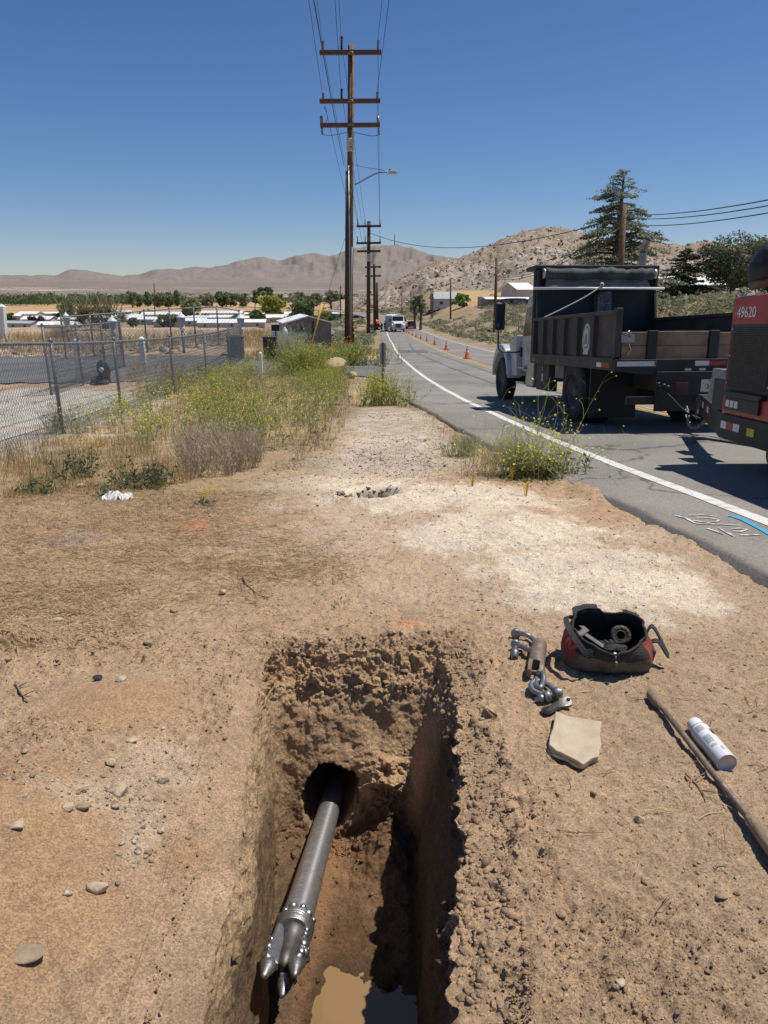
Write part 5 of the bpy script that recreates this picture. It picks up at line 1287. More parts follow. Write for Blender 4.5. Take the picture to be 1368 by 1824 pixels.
plant('green_shrub', 820, 812, 'low grey green feathery shrub at the edge of the asphalt left of the tall weed', 'shrub', lambda r, p: mustard(local(26, .12, .07, r), .26, r, stems=9, br=6, fl=0, leaf=8, green=((.17, .185, .085), (.21, .215, .11), (.13, .15, .065)), w=.004, lsz=.02))
def bigweed(r, p):
    a = mustard(local(17, .17, .08, r) + np.array((.05, 0, 0)), 1.0, r, stems=3, br=4, tilt=.8, droop=.85, fl=1, leaf=2, w=.0065, wob=.13, green=((.27, .28, .13), (.31, .31, .16), (.23, .24, .11)), fsz=.0125)
    b = mustard(local(46, .19, .11, r) + np.array((-.25, .05, 0)), .44, r, stems=7, br=6, tilt=.5, fl=0, leaf=8, w=.004, green=((.23, .225, .10), (.27, .25, .13)), lsz=.018)
    c = leafy(r, .17, .28, 34, .036, ((.085, .105, .045), (.12, .135, .065), (.06, .075, .035)), 26); c[0][:, 0] += .08
    d = mustard(local(22, .26, .10, r), .52, r, stems=5, br=6, tilt=.7, fl=1, leaf=3, w=.0045, green=((.21, .215, .09), (.17, .18, .07)))
    return merge([a, b, c, d])
plant('mustard_weed', 945, 852, 'tall sprawling weed with long yellow tipped stems beside the road edge line', 'weed', bigweed)
plant('mustard_weed', 682, 722, 'yellow flowering weed growing around the grey metal marker post', 'weed', lambda r, p: merge([mustard(local(46, .30, .25, r), .72, r, stems=5, br=5, fl=2, leaf=20, w=.008, fsz=.010), mustard(local(18, .36, .3, r), .35, r, fl=1, leaf=22)]))
plant('mustard_weed', 632, 612 + 40, 'yellow green weed at the foot of the tall utility pole', 'weed', lambda r, p: mustard(local(40, .8, .5, r), 1.0, r, stems=6, br=5, fl=1, leaf=34, w=.02, fsz=.02, lsz=.07))
plant('mustard_weed', 548, 668, 'taller yellow flowering clump left of the big boulder', 'weed', lambda r, p: mustard(local(60, .55, .35, r), 1.15, r, stems=6, br=6, fl=1, leaf=40, w=.012, fsz=.015, lsz=.05))
def sageb(r, p): return mustard(local(46, .42, .3, r), 1.55, r, stems=7, br=6, fl=0, leaf=12, green=((.26, .285, .21), (.31, .32, .24), (.22, .245, .17)), w=.013, tilt=.45, lsz=.05)
plant('sage_shrub', 510, 642, 'silvery grey shrub in front of the dark stone block', 'shrub', sageb)
plant('green_shrub', 108, 772, 'grey green tuft growing through the foot of the fence post', 'shrub', lambda r, p: mustard(local(14, .10, .08, r), .42, r, stems=8, br=5, fl=0, leaf=10, green=((.15, .185, .10), (.19, .215, .13)), w=.006))
# yellow plastic whisker markers stuck in the soil
M_WHISK = pmat('yellow_plastic', (.72, .50, .03), (.62, .42, .02), 8, .5)
def whisker(px, py, h, label, flat=0):
    r = np.random.default_rng(px); p = G(px, py); n = 16
    mb = MB()
    for i in range(n):
        a = r.uniform(0, 6.28); t = abs(r.normal(.12, .10)) + flat; L0 = h * r.uniform(.7, 1.1)
        d = Vector((math.cos(a) * t + flat * .9, math.sin(a) * t * (1 - .6 * min(flat, 1)), 1 - .75 * min(flat, 1))).normalized()
        b = Vector((r.normal(0, .004), r.normal(0, .004), -.01)); mb.tube([b, b + d * L0 * .5, b + d * L0 + Vector((r.normal(0, .006), r.normal(0, .006), -flat * .02))], .0016, 4, caps=False)
    tag(mb.build('whisker_marker', M_WHISK, loc=p), label, 'marker')
whisker(937, 884, .155, 'bright yellow bristle marker standing in front of the tall roadside weed')
whisker(911, 856, .15, 'yellow bristle marker half hidden behind the tall roadside weed')
whisker(842, 866, .12, 'yellow bristle marker on the white dust, farthest left of the upright ones')
whisker(352, 878, .20, 'splayed yellow bristle marker lying beside the dead stalks', 1.0)
# white plastic scrap
p = G(208, 888); mb = MB(); r = np.random.default_rng(3); nx_, ny_ = 14, 8; V = []
for j in range(ny_):
    for i in range(nx_):
        u, v = i / (nx_ - 1) - .5, j / (ny_ - 1) - .5; V.append((u * .30 * (1 - .5 * abs(v)), v * .16, .012 + .065 * max(0, 1 - 2.2 * math.hypot(u + .05, v)) + .012 * r.normal()))
F = [(j * nx_ + i, j * nx_ + i + 1, (j + 1) * nx_ + i + 1, (j + 1) * nx_ + i) for j in range(ny_ - 1) for i in range(nx_ - 1)]
mb.add(V, F); o = mb.build('plastic_scrap', pmat('white_plastic_sheet', (.78, .77, .74), (.66, .64, .60), 9, .5), loc=p)
s_ = o.modifiers.new('solid', 'SOLIDIFY'); s_.thickness = .004
tag(o, 'crumpled white plastic scrap on the dirt in front of the verge', 'litter')
# ============================================================ DUMP TRUCK AND COMPRESSOR TRAILER
M_BLK = pmat('dusty_black_paint', (.042, .037, .033), (.014, .013, .013), 2.6, .6, bump=.12, bscale=30, contrast=(.3, .75))
M_PANEL = pmat('worn_dark_panel', (.085, .068, .054), (.028, .025, .023), 3.2, .65, bump=.15, bscale=14, contrast=(.3, .7))
M_NAVY = pmat('dark_bed_steel', (.020, .024, .034), (.012, .014, .020), 2, .6)
M_CABW = pmat('white_cab_paint', (.52, .54, .56), (.42, .43, .44), 1.5, .35, coat=.3)
M_RUBBER = pmat('tyre_rubber', (.030, .029, .028), (.018, .018, .018), 5, .8, bump=.2, bscale=40)
M_RIM = pmat('dusty_steel_wheel', (.10, .095, .09), (.05, .048, .046), 6, .55, metal=.3)
M_GLASS = pmat('dark_window_glass', (.018, .022, .028), (.012, .014, .018), 2, .08, spec=.7)
M_ALU = pmat('brushed_aluminium', (.50, .50, .49), (.38, .38, .38), 14, .4, metal=.75)
M_PLANK = pmat('weathered_plank', (.335, .235, .150), (.185, .125, .082), 3.5, .85, bump=.4, bscale=26)
M_TARP = pmat('grey_tarp', (.085, .085, .085), (.045, .045, .046), 4, .85, bump=.5, bscale=9)
M_TARP2 = pmat('light_grey_tarp', (.22, .22, .21), (.15, .15, .145), 4, .85, bump=.5, bscale=7)
M_WHITE = pmat('white_enamel', (.78, .78, .76), (.66, .66, .64), 5, .4)
M_RED_REFL = pmat('red_reflector', (.42, .025, .03), (.30, .02, .025), 9, .35)
M_WHT_REFL = pmat('white_reflector', (.70, .69, .65), (.45, .43, .40), 12, .4, contrast=(.25, .45))
M_REDP = pmat('red_machine_paint', (.36, .018, .030), (.27, .014, .024), 1.5, .4, coat=.25)
M_BLKPL = pmat('black_plastic', (.022, .022, .023), (.014, .014, .015), 4, .5)
M_ROPE = pmat('pale_rope', (.52, .49, .43), (.38, .36, .31), 60, .9)
M_YEL = pmat('yellow_label', (.75, .60, .05), rough=.5)
hdg = R(6.1); o0 = (4.43, 12.5)
tz = float(HR(*o0)); slope = math.atan((float(hroad(16.5)) - float(hroad(10.5))) / 6.0)
truck = thing('dump_truck', 'white cabbed dump truck with a dusty black tipping bed, seen from behind on the road', 'truck', (o0[0], o0[1], tz), (slope, 0, hdg))
def wheel(parent, x, y, r, w, dual=False, out=-1):
    mb = MB(); prof = [(r * .56, -w / 2), (r * .80, -w / 2), (r * .95, -w * .46), (r, -w * .34), (r * 1.0, 0), (r, w * .34), (r * .95, w * .46), (r * .80, w / 2), (r * .56, w / 2), (r * .54, 0), (r * .56, -w / 2)]
    M = frame((0, 0, 0), (out, 0, 0), (0, 0, 1)); mb.lathe(prof, 44, M, caps=False)
    for k in range(44):                       # tread blocks
        a = 2 * math.pi * k / 44
        for s in (-1, 1):
            c = Vector((s * w * .22, math.cos(a + s * .03) * r, math.sin(a + s * .03) * r)); mb.box(c.x - w * .15, c.x + w * .15, c.y - .018, c.y + .018, c.z - .012, c.z + .012, rot=(a - math.pi / 2, 0, 0))
    t = mb.build('wheel', M_RUBBER, parent, loc=(x, y, r - .01))
    mb = MB(); d = .09 if dual else -.06
    mb.lathe([(r * .57, w * .47), (r * .55, w * .40), (r * .46, w * .30), (r * .40, -w * .02 * (1 if dual else -4)), (r * .22, -w * .05 if dual else w * .30), (r * .20, w * .30), (r * .12, w * .36), (0, w * .36)], 32, M, caps=False)
    mb.build('rim', M_RIM, t)
    mb = MB()
    for k in range(8):
        a = 2 * math.pi * k / 8; mb.lathe([(.013, 0), (.013, .03), (0, .032)], 6, frame((out * (w * .0 if dual else w * .26), math.cos(a) * r * .3, math.sin(a) * r * .3), (out, 0, 0)))
    return t
for s in (-1, 1):
    wheel(truck, s * 1.10, -.18, .525, .27, True, s); wheel(truck, s * .78, -.18, .525, .26, True, s); wheel(truck, s * 1.03, 4.70, .49, .27, False, s)
# frame
mb = MB()
for s in (-1, 1): mb.box(s * .43 - .04, s * .43 + .04, -1.9, 5.5, .62, .86)
mb.box(-.43, .43, -.2, 0, .66, .82); mb.box(-.43, .43, 2.0, 2.15, .66, .82)
mb.lathe([(.10, -.70), (.12, -.4), (.20, -.15), (.20, .15), (.12, .4), (.10, .70)], 20, frame((0, 0, .49), (1, 0, 0)))
mb.lathe([(.07, -.9), (.07, .9)], 12, frame((0, 4.70, .47), (1, 0, 0))); mb.tube([(0, .1, .55), (0, 3.4, .75)], .06, 10)
mb.build('chassis', M_BLK, truck)
# bed: floor, side walls with ribs, headboard, wooden tail boards
BF, BR, BZ = 2.12, -1.80, 1.06
mb = MB(); mb.box(-1.20, 1.20, BR, BF, BZ - .02, BZ + .04)
for k in range(9): mb.box(-1.15, 1.15, BR + .25 + k * .42, BR + .33 + k * .42, BZ - .14, BZ - .02)
mb.build('bed_floor', M_BLK, truck)
for s in (-1, 1):
    x = s * 1.21; top = 1.80
    mb = MB(); mb.box(x - .012, x + .012, BR + .05, BF - .02, BZ + .04, top - .05); w_ = mb.build('side_wall', M_PANEL, truck)
    mb = MB(); mb.box(x - .05, x + .05, BR + .02, BF, top - .06, top); mb.build('top_rail', M_PANEL, w_, bevel=.01)
    mb = MB(); mb.box(x - .055, x + .055, BR - .02, BF + .02, BZ - .12, BZ + .06); mb.build('bottom_rail', M_PANEL, w_, bevel=.008)
    for k, yy in enumerate((1.98, 1.40, .86, .28, -.34, -1.02)):
        mb = MB(); mb.prism([(yy - .085, x), (yy - .065, x + s * .075), (yy + .065, x + s * .075), (yy + .085, x)] if False else [(x, yy - .085), (x + s * .075, yy - .065), (x + s * .075, yy + .065), (x, yy + .085)], BZ + .061, top - .062, 'z'); mb.build('rib', M_BLK, w_)
    mb = MB(); mb.box(x - .05, x + .05, BR - .05, BR + .06, BZ + .061, top + .03); mb.build('corner_post', M_PANEL, w_, bevel=.01)
# badge: pale oval with a darker emblem and a small base tab
M_BADGE = pmat('badge_white', (.60, .61, .60), (.50, .51, .50), 20, .5); M_BADGEB = pmat('badge_blue_grey', (.20, .25, .30), (.14, .18, .22), 30, .5); M_BADGEY = pmat('badge_tan', (.42, .38, .26), rough=.5)
def disc(ry_, rz_, x, c, mat, parent, name, n=36, x1=None):
    mb = MB(); mb.prism([(c[0] + ry_ * math.cos(2 * math.pi * i / n), c[1] + rz_ * math.sin(2 * math.pi * i / n)) for i in range(n)], x, x1 or x + .004, 'x'); return mb.build(name, mat, parent)
bc_ = (-.68, 1.40); bdg = disc(.165, .235, -1.229, bc_, M_BADGE, truck, 'badge')
disc(.130, .180, -1.233, (bc_[0], bc_[1] + .02), M_BADGEB, bdg, 'badge_ring'); disc(.102, .150, -1.237, (bc_[0], bc_[1] + .02), M_BADGE, bdg, 'badge_field')
mb = MB(); mb.prism([(bc_[0] - .05, 1.31), (bc_[0] + .05, 1.31), (bc_[0] + .05, 1.43), (bc_[0], 1.50), (bc_[0] - .05, 1.43)], -1.240, -1.236, 'x'); mb.build('emblem', M_BADGEB, bdg)
mb = MB(); mb.box(-1.232, -1.228, bc_[0] - .10, bc_[0] + .10, 1.155, 1.20); mb.build('badge_tab', M_BADGE, bdg)
# headboard with cab shield, tarp roll, bow and rope
hb = MB(); hb.box(-1.20, 1.20, BF, BF + .06, BZ, 2.72)
head_ = hb.build('headboard', M_NAVY, truck)
for s in (-1, 1):
    mb = MB(); mb.prism([(BF - .36, BZ + .1), (BF, BZ + .1), (BF, 2.70), (BF - .16, 2.70), (BF - .10, 2.3)], s * 1.20 - .022, s * 1.20 + .022, 'x'); mb.build('side_wing', M_BLK, head_)
    mb = MB(); mb.box(s * 1.20 - .05, s * 1.20 + .05, BF - .04, BF + .07, BZ + .1, 2.80); mb.build('upright', M_BLK, head_, bevel=.02)
mb = MB(); mb.box(-1.26, 1.26, BF - .10, BF + .55, 2.72, 2.80); mb.build('cab_shield', M_BLK, head_, bevel=.02)
mb = MB(); pts = [(x, BF - .14 + .006 * math.sin(x * 14), 2.63 + .012 * math.sin(x * 5 + 1)) for x in np.linspace(-1.08, 1.10, 50)]
mb.tube(pts, [.105 + .010 * math.sin(x[0] * 31) * (x[0] > -.1) + .012 * math.sin(x[0] * 9) for x in pts], 18); mb.build('tarp_roll', M_TARP, truck)
mb = MB(); mb.lathe([(.075, 0), (.095, .01), (.095, .06), (.05, .075)], 20, frame((1.10, BF - .14, 2.63), (1, 0, 0))); mb.build('roll_end', M_ALU, truck); mb = MB(); mb.lathe([(.075, 0), (.10, .01), (.10, .05), (.03, .06)], 20, frame((-1.08, BF - .14, 2.63), (-1, 0, 0))); mb.build('roll_end', M_ALU, truck)
nx_ = 40; V = []
for j in range(7):
    for i in range(nx_):
        u = i / (nx_ - 1); t = j / 6; x = (-1.10 + 2.14 * u) * (1 - .06 * (1 - t)); V.append((x, BF - .10 - .14 * t + .012 * math.sin(u * 25 + t * 3), 2.57 - .21 * t - .03 * math.sin(math.pi * u) * (1 - t) + .02 * abs(math.sin(u * 9)) * (1 - t)))
mb = MB(); mb.add(V, [(j * nx_ + i, j * nx_ + i + 1, (j + 1) * nx_ + i + 1, (j + 1) * nx_ + i) for j in range(6) for i in range(nx_ - 1)], True); ta = mb.build('tarp_flap', M_TARP2, truck); sm_ = ta.modifiers.new('solid', 'SOLIDIFY'); sm_.thickness = .01
mb = MB(); mb.tube([(-1.33, BF - .26, 2.35), (1.30, BF - .26, 2.35)], .024, 14); mb.build('tarp_bow', M_WHITE, truck)
mb = MB(); mb.tube(smooth_path([(.02, BF - .27, 2.40), (-.30, BF - .32, 2.20), (-.75, BF - .36, 1.98), (-1.15, BF - .38, 1.80)], 8), .014, 8); mb.lathe([(.02, -.02), (.045, 0), (.02, .02)], 12, frame((.02, BF - .27, 2.42), (0, 1, 0))); mb.build('rope', M_ROPE, truck)
mb = MB(); mb.box(-.02, .27, BF - .22, BF - .002, BZ + .04, 2.24); mb.prism([(-.02, 2.241), (.27, 2.241), (.24, 2.30), (.01, 2.30)], BF - .22, BF - .002, 'y'); mb.build('hoist_cover', pmat('scratched_grey_steel', (.19, .185, .18), (.06, .06, .062), 26, .6, contrast=(.45, .6)), truck, bevel=.012)
# tail boards between steel posts
tb = [(-1.14, -.76, 0), (-.60, .19, .01), (.36, 1.14, -.01)]
for x0, x1, dz in tb:
    for k, (z0, z1) in enumerate(((BZ + .045, BZ + .235), (BZ + .238, BZ + .43 + dz))): mb = MB(); mb.box(x0, x1, BR - .03 + .004 * k, BR + .025 + .004 * k, z0, z1); mb.build('tail_board', M_PLANK, truck, bevel=.008)
for x in (-.68, .275): mb = MB(); mb.box(x - .075, x + .075, BR - .055, BR + .03, BZ + .04, BZ + .45); mb.build('board_post', M_BLK, truck, bevel=.01)
for x in (-1.06, .78):
    mb = MB(); mb.box(x - .11, x + .09, BR - .07, BR - .031, BZ + .28, BZ + .40); mb.tube([(x - .06, BR - .08, BZ + .38), (x - .02, BR - .11, BZ + .44), (x + .02, BR - .08, BZ + .36)], .014, 6); mb.tube([(x, BR - .06, BZ + .28), (x + .05, BR - .06, BZ + .18), (x - .01, BR - .05, BZ + .08)], .009, 6); mb.build('latch', M_ALU, truck)
rb = MB(); rb.prism([(-1.255, BZ + .038), (1.255, BZ + .038), (1.255, BZ - .13), (.5, BZ - .20), (-.55, BZ - .20), (-1.255, BZ - .13)], BR - .09, BR - .02, 'y'); beam = rb.build('rear_beam', M_BLK, truck, bevel=.006)
mb = MB(); mb.box(-1.22, -.62, BR - .094, BR - .0905, BZ - .06, BZ + .01); mb.build('reflective_strip', M_WHT_REFL, beam)
mb = MB(); mb.box(-.02, .20, BR - .094, BR - .0905, BZ - .06, BZ + .01); mb.build('reflective_strip', M_WHT_REFL, beam)
for x0, x1 in ((.205, .47), (.52, .92), (-.65, -.615)): mb = MB(); mb.box(x0, x1, BR - .094, BR - .0905, BZ - .055, BZ + .006); mb.build('reflective_strip', M_RED_REFL, beam)
for y0, y1, mt in ((-1.72, -1.45, M_RED_REFL), (-1.43, -1.25, M_WHT_REFL), (1.80, 2.0, M_RED_REFL), (.45, .52, M_RED_REFL)):
    mb = MB(); mb.box(-1.270, -1.2665, y0, y1, BZ - .085, BZ - .015); mb.build('reflective_strip', mt, truck)
# under the bed
mb = MB(); mb.box(-1.15, -.97, 1.30, 2.05, .42, 1.0); tbx = mb.build('tool_box', M_PANEL, truck, bevel=.012)
mb = MB(); mb.box(-1.158, -1.151, 1.60, 1.70, .60, .74); mb.tube([(-1.16, 1.68, .86), (-1.17, 1.62, .90), (-1.16, 1.62, .80)], .010, 6); mb.build('latch', M_ALU, tbx)
for s in (-1, 1):
    mb = MB(); mb.box(s * .62, s * 1.19, -.86, -.835, .28, .96) if s > 0 else mb.box(-1.19, -.40, -.86, -.835, .14, .96); mb.build('mud_flap', M_BLKPL, truck)
    mb = MB(); mb.prism([(-.62, .95), (.62, .95), (.62, 1.03), (-.62, 1.03)], s * .60 if s > 0 else -1.18, s * 1.18 if s > 0 else -.60, 'x'); mb.build('wheel_guard', M_BLK, truck)
    mb = MB(); mb.box(*((.6, 1.2) if s > 0 else (-1.2, -.6)), -1.0, -.83, .955, .99); mb.build('flap_bracket', M_ALU, truck)
mb = MB(); mb.box(-1.14, -.95, .52, .98, .70, 1.0); mb.build('side_panel', pmat('grey_side_panel', (.20, .19, .175), (.13, .12, .11), 3, .7), truck)
hp_ = MB(); hp_.box(-.62, .62, -1.95, -1.91, .34, .92); hp_.box(-1.05, 1.05, -1.92, -1.86, .44, .56); plt = hp_.build('hitch_plate', M_BLK, truck, bevel=.006)
mb = MB(); mb.lathe([(.06, 0), (.06, .08), (.035, .10), (.035, .2)], 16, frame((.1, -1.95, .50), (0, -1, 0))); mb.tube(smooth_path([(.1, -2.12, .50), (.1, -2.2, .55), (.1, -2.26, .49), (.1, -2.18, .44)]), .03, 10); mb.build('pintle_hook', M_DARKST, plt)
mb = MB(); mb.box(.07, .39, -1.958, -1.951, .62, .80); lp_ = mb.build('licence_plate', pmat('plate_white', (.62, .62, .60), (.52, .52, .50), 18, .5), plt)
RX90 = Matrix.Rotation(R(90), 4, 'X')
text_obj('plate_number', '34B', .105, M_BLKPL, Matrix.Translation((.23, -1.959, .695)) @ RX90, lp_, .001)
text_obj('plate_state', 'NEVADA', .034, M_BLKPL, Matrix.Translation((.25, -1.959, .778)) @ RX90, lp_, .001)
mb = MB(); mb.box(-.33, -.13, -1.96, -1.951, .58, .76); mb.build('tail_light', pmat('dark_red_lens', (.10, .015, .018), rough=.4), plt, bevel=.01)
for x in (-.12, .10, .32): mb = MB(); mb.box(x - .05, x + .05, -1.90, -1.88, .93, .96); mb.build('marker_light', M_WHT_REFL, truck)
mb = MB()
for k, (x, z, c) in enumerate(((-.62, .74, 0), (-.55, .72, 1), (-.50, .70, 2))): mb.lathe([(.03, 0), (.035, .03), (.02, .06)], 10, frame((x, -1.97 - .03 * k, z), (.2, -1, 0)))
mb.tube(smooth_path([(-.6, -1.98, .72), (-.45, -2.1, .55), (-.30, -2.2, .38), (-.15, -2.3, .28), (0, -2.45, .26), (.2, -2.6, .34)], 8), .016, 8); mb.build('air_hose', M_BLKPL, truck)
# cab, hood, fenders
mb = MB(); mb.prism([(2.35, .70), (3.62, .70), (3.72, 1.45), (3.42, 2.15), (3.30, 2.32), (2.42, 2.36), (2.35, 2.25)], -.98, .98, 'x'); cab = mb.build('cab', M_CABW, truck, bevel=.05, bseg=3)
mb = MB(); mb.prism([(3.60, .72), (5.35, .72), (5.42, .95), (5.30, 1.28), (4.7, 1.42), (3.70, 1.52)], -.66, .66, 'x'); mb.build('hood', M_CABW, truck, bevel=.08, bseg=3)
for s in (-1, 1):
    arc = [(4.70 + .62 * math.cos(a), .52 + .62 * math.sin(a)) for a in np.linspace(R(172), R(8), 16)]
    out_ = [(4.70 + .70 * math.cos(a), .56 + .74 * math.sin(a)) for a in np.linspace(R(-2), R(182), 16)]
    mb = MB(); mb.prism(arc + out_, *((.86, 1.20) if s > 0 else (-1.20, -.86)), 'x'); mb.build('fender', M_CABW, truck, bevel=.03)
    mb = MB(); mb.prism([(3.66, .60), (4.02, .60), (4.10, 1.0), (4.30, 1.30), (3.72, 1.50)], *((.66, 1.10) if s > 0 else (-1.10, -.66)), 'x'); mb.build('fender_skirt', M_CABW, truck, bevel=.03)
    x = s * .985
    mb = MB(); mb.prism([(2.62, .80), (3.55, .80), (3.63, 1.42), (3.36, 2.12), (2.62, 2.16)], x - .008 if s < 0 else x, x if s < 0 else x + .008, 'x'); dr_ = mb.build('door', M_CABW, truck)
    mb = MB(); mb.prism([(2.72, 1.48), (3.56, 1.46), (3.34, 2.04), (2.72, 2.08)], x - .013 if s < 0 else x + .008, x - .008 if s < 0 else x + .013, 'x'); mb.build('side_window', M_GLASS, dr_)
    mb = MB(); mb.box(*((x - .03, x - .008) if s < 0 else (x + .008, x + .03)), 2.66, 2.82, 1.28, 1.33); mb.build('door_handle', M_BLKPL, dr_)
    mb = MB()
    for z, y0, y1 in ((.46, 2.9, 3.5), (.78, 2.95, 3.40)): mb.box(*((-1.14, -.92) if s < 0 else (.92, 1.14)), y0, y1, z, z + .04)
    mb.box(*((-1.0, -.95) if s < 0 else (.95, 1.0)), 2.95, 3.0, .46, .80); mb.build('step', M_ALU, truck)
    mb = MB(); pf = [(2.42 + .0, .42), (2.90, .42), (2.90, .62), (2.70, 1.02), (2.42, 1.06)]; mb.prism(pf, *((-1.12, -.70) if s < 0 else (.70, 1.12)), 'x'); mb.build('fuel_tank', M_ALU, truck, bevel=.05, bseg=4)
    # mirror on a tubular arm
    mb = MB(); mb.tube(smooth_path([(s * .98, 3.50, 2.24), (s * 1.25, 3.60, 2.25), (s * 1.48, 3.66, 2.22), (s * 1.52, 3.68, 2.05), (s * 1.52, 3.68, 1.40), (s * 1.48, 3.66, 1.16), (s * 1.2, 3.62, 1.12), (s * .98, 3.60, 1.14)], 6), .017, 8); ar = mb.build('mirror_arm', M_BLKPL, truck)
    mb = MB(); mb.box(s * 1.50 - .115, s * 1.50 + .115, 3.62, 3.72, 1.60, 2.18); mi_ = mb.build('mirror', M_BLKPL, ar, bevel=.04, bseg=3)
    mb = MB(); mb.lathe([(.085, 0), (.08, .02), (.04, .028), (0, .03)], 20, frame((s * 1.50, 3.618, 1.72), (0, -1, 0))); mb.build('round_mirror', M_GLASS, mi_)
    mb = MB(); mb.box(s * .98 - .05, s * .98 + .05, 3.56, 3.68, 1.02, 1.22); mb.build('mirror_bracket', M_BLKPL, ar, bevel=.02)
for k in range(9):                            # faded lettering on the door
    pass
M_FADE = pmat('faded_grey_lettering', (.36, .38, .40), (.50, .52, .54), 30, .5)
MX = Matrix(((0, 0, -1, 0), (-1, 0, 0, 0), (0, 1, 0, 0), (0, 0, 0, 1)))        # text facing the truck's left (-x)
mb = MB(); mb.tube(smooth_path([(-.996, 3.34, 1.36), (-.996, 3.22, 1.20), (-.996, 3.05, 1.14), (-.996, 2.92, 1.24), (-.996, 3.00, 1.34)], 5), .008, 5); mb.build('door_emblem', M_FADE, cab)
mb = MB(); mb.box(-1.06, 1.06, 5.25, 5.42, .40, .72); mb.build('bumper', M_BLKPL, truck, bevel=.04)
mb = MB(); mb.prism([(3.44, 2.12), (3.72, 1.50), (3.735, 1.52), (3.455, 2.14)], -.88, .88, 'x'); mb.build('windscreen', M_GLASS, truck)
mb = MB(); P_ = smooth_path([(1.02, 2.30, .9), (1.02, 2.30, 2.9), (1.02, 2.28, 3.12), (1.05, 2.20, 3.30)], 6); mb.tube(P_, .075, 20, caps=False); st_ = mb.build('exhaust_stack', pmat('tarnished_chrome', (.42, .36, .30), (.24, .20, .17), 5, .38, metal=.8), truck)
mb = MB(); e_ = P_[-1]; mb.lathe([(.074, -.06), (.066, -.01), (.066, -.08)], 20, frame(e_, (P_[-1] - P_[-2])), caps=True); mb.build('stack_mouth', M_HOLE, st_)

# --- compressor on its trailer, cut by the right edge of the picture
thd = R(1.0)
rt_ = Vector((math.cos(thd), math.sin(thd), 0))
c0 = Vector((3.70, 7.75, 0)); to = c0 + rt_ * .95
trl = thing('compressor_trailer', 'dark red towed air compressor with the number 49620, cut by the right edge', 'trailer', (to.x, to.y, float(HR(to.x, to.y))), (slope * .8, 0, thd))
LX = -.95
mb = MB(); mb.box(-.95, .95, -3.2, 0, .565, 1.785); body = mb.build('body', M_REDP, trl, bevel=.03, bseg=3)
mb = MB(); mb.box(-.955, -.951, -.93, -.05, .82, 1.50); gr = mb.build('grille_surround', M_BLKPL, trl)
mb = MB(); mb.box(-.9575, -.956, -.86, -.11, .86, 1.47); mesh_bg = mb.build('grille', pmat('grille_dark', (.035, .034, .032), (.02, .02, .02), 10, .7), gr)
mb = MB()
for k in range(31): z = .87 + k * .0195; mb.box(-.962, -.958, -.855, -.115, z, z + .005)
mb.build('grille_bars', pmat('dusty_wire', (.12, .10, .075), (.08, .068, .055), 20, .6), gr)
mb = MB()
for k in range(20): y = -.85 + k * .0385; mb.box(-.965, -.9625, y, y + .005, .865, 1.465)
mb.build('grille_wires', pmat('dusty_wire_vertical', (.10, .085, .065), (.07, .06, .05), 20, .6), gr)
mb = MB(); mb.prism([(-.86, .76), (-.18, .76), (-.12, .82), (-.92, .82)], -1.02, -.956, 'x'); mb.build('lower_tray', M_BLKPL, trl, bevel=.01)
mb = MB(); mb.box(-.975, -.951, -.80, -.12, .62, .75); pn = mb.build('control_box', M_BLKPL, trl)
for k in range(3): mb = MB(); mb.box(-.979, -.9755, -.22 - .09 * k, -.15 - .09 * k, .65, .72); mb.build('sticker', M_WHT_REFL, pn)
mb = MB(); mb.box(-.956, -.951, -1.30, -1.12, .60, .72); mb.build('sticker', M_WHT_REFL, trl)
mb = MB(); mb.box(-.956, -.951, -1.16, -.92, 1.70, 1.765); mb.build('sticker', M_WHT_REFL, trl)
text_obj('fleet_number', '49620', .150, M_WHITE, Matrix.Translation((-.953, -.31, 1.615)) @ MX, trl, .002)
for y in (-.08, -.895):
    for z in (.90, 1.18, 1.46): mb = MB(); mb.lathe([(.014, 0), (.010, .008), (0, .010)], 10, frame((-.957, y, z), (-1, 0, 0))); mb.build('bolt', M_ALU, gr)
# chassis and drawbar
mb = MB(); mb.box(-.93, -.83, -3.2, .02, .29, .56); mb.box(.83, .93, -3.2, .02, .29, .56); mb.box(-.82, .82, -.2, -.05, .30, .54); ch = mb.build('trailer_frame', M_BLK, trl, bevel=.008)
for s in (-1, 1):
    mb = MB(); pl = [(s * .93, .02), (s * .80, .02), (s * .05, 2.25), (s * .14, 2.25)]; mb.prism(pl, .29, .56, 'z'); mb.build('drawbar', M_BLK, trl, bevel=.008)
mb = MB(); mb.box(-.15, .15, 2.0, 2.35, .36, .56); mb.ring([Vector((.09 * math.cos(a), 2.45 + .09 * math.sin(a), .46)) for a in np.linspace(0, 6.283, 20, endpoint=False)], .028, 8); mb.build('coupler', M_DARKST, trl)
def on_leg(t): return Vector((-.93 + .79 * t, .02 + 2.23 * t, 0))
nl = Vector((-2.23, -.79, 0)).normalized() * -1; nl = Vector((-.942, .334, 0)) 
def legstrip(t0, t1, z0, z1, mat):
    a, b = on_leg(t0) + nl * .006, on_leg(t1) + nl * .006; a2, b2 = on_leg(t0) + nl * .003, on_leg(t1) + nl * .003
    mb = MB(); V = [Vector((p.x, p.y, z)) for z in (z0, z1) for p in (a, b, b2, a2)]; mb.add(V, [(0, 1, 2, 3), (4, 7, 6, 5), (0, 4, 5, 1), (1, 5, 6, 2), (2, 6, 7, 3), (3, 7, 4, 0)]); mb.build('reflective_strip', mat, trl)
for t0, t1, mt in ((.80, .86, M_WHT_REFL), (.88, .94, M_RED_REFL), (.52, .60, M_WHT_REFL), (.44, .515, M_RED_REFL), (.605, .68, M_RED_REFL)): legstrip(t0, t1, .42, .50, mt)
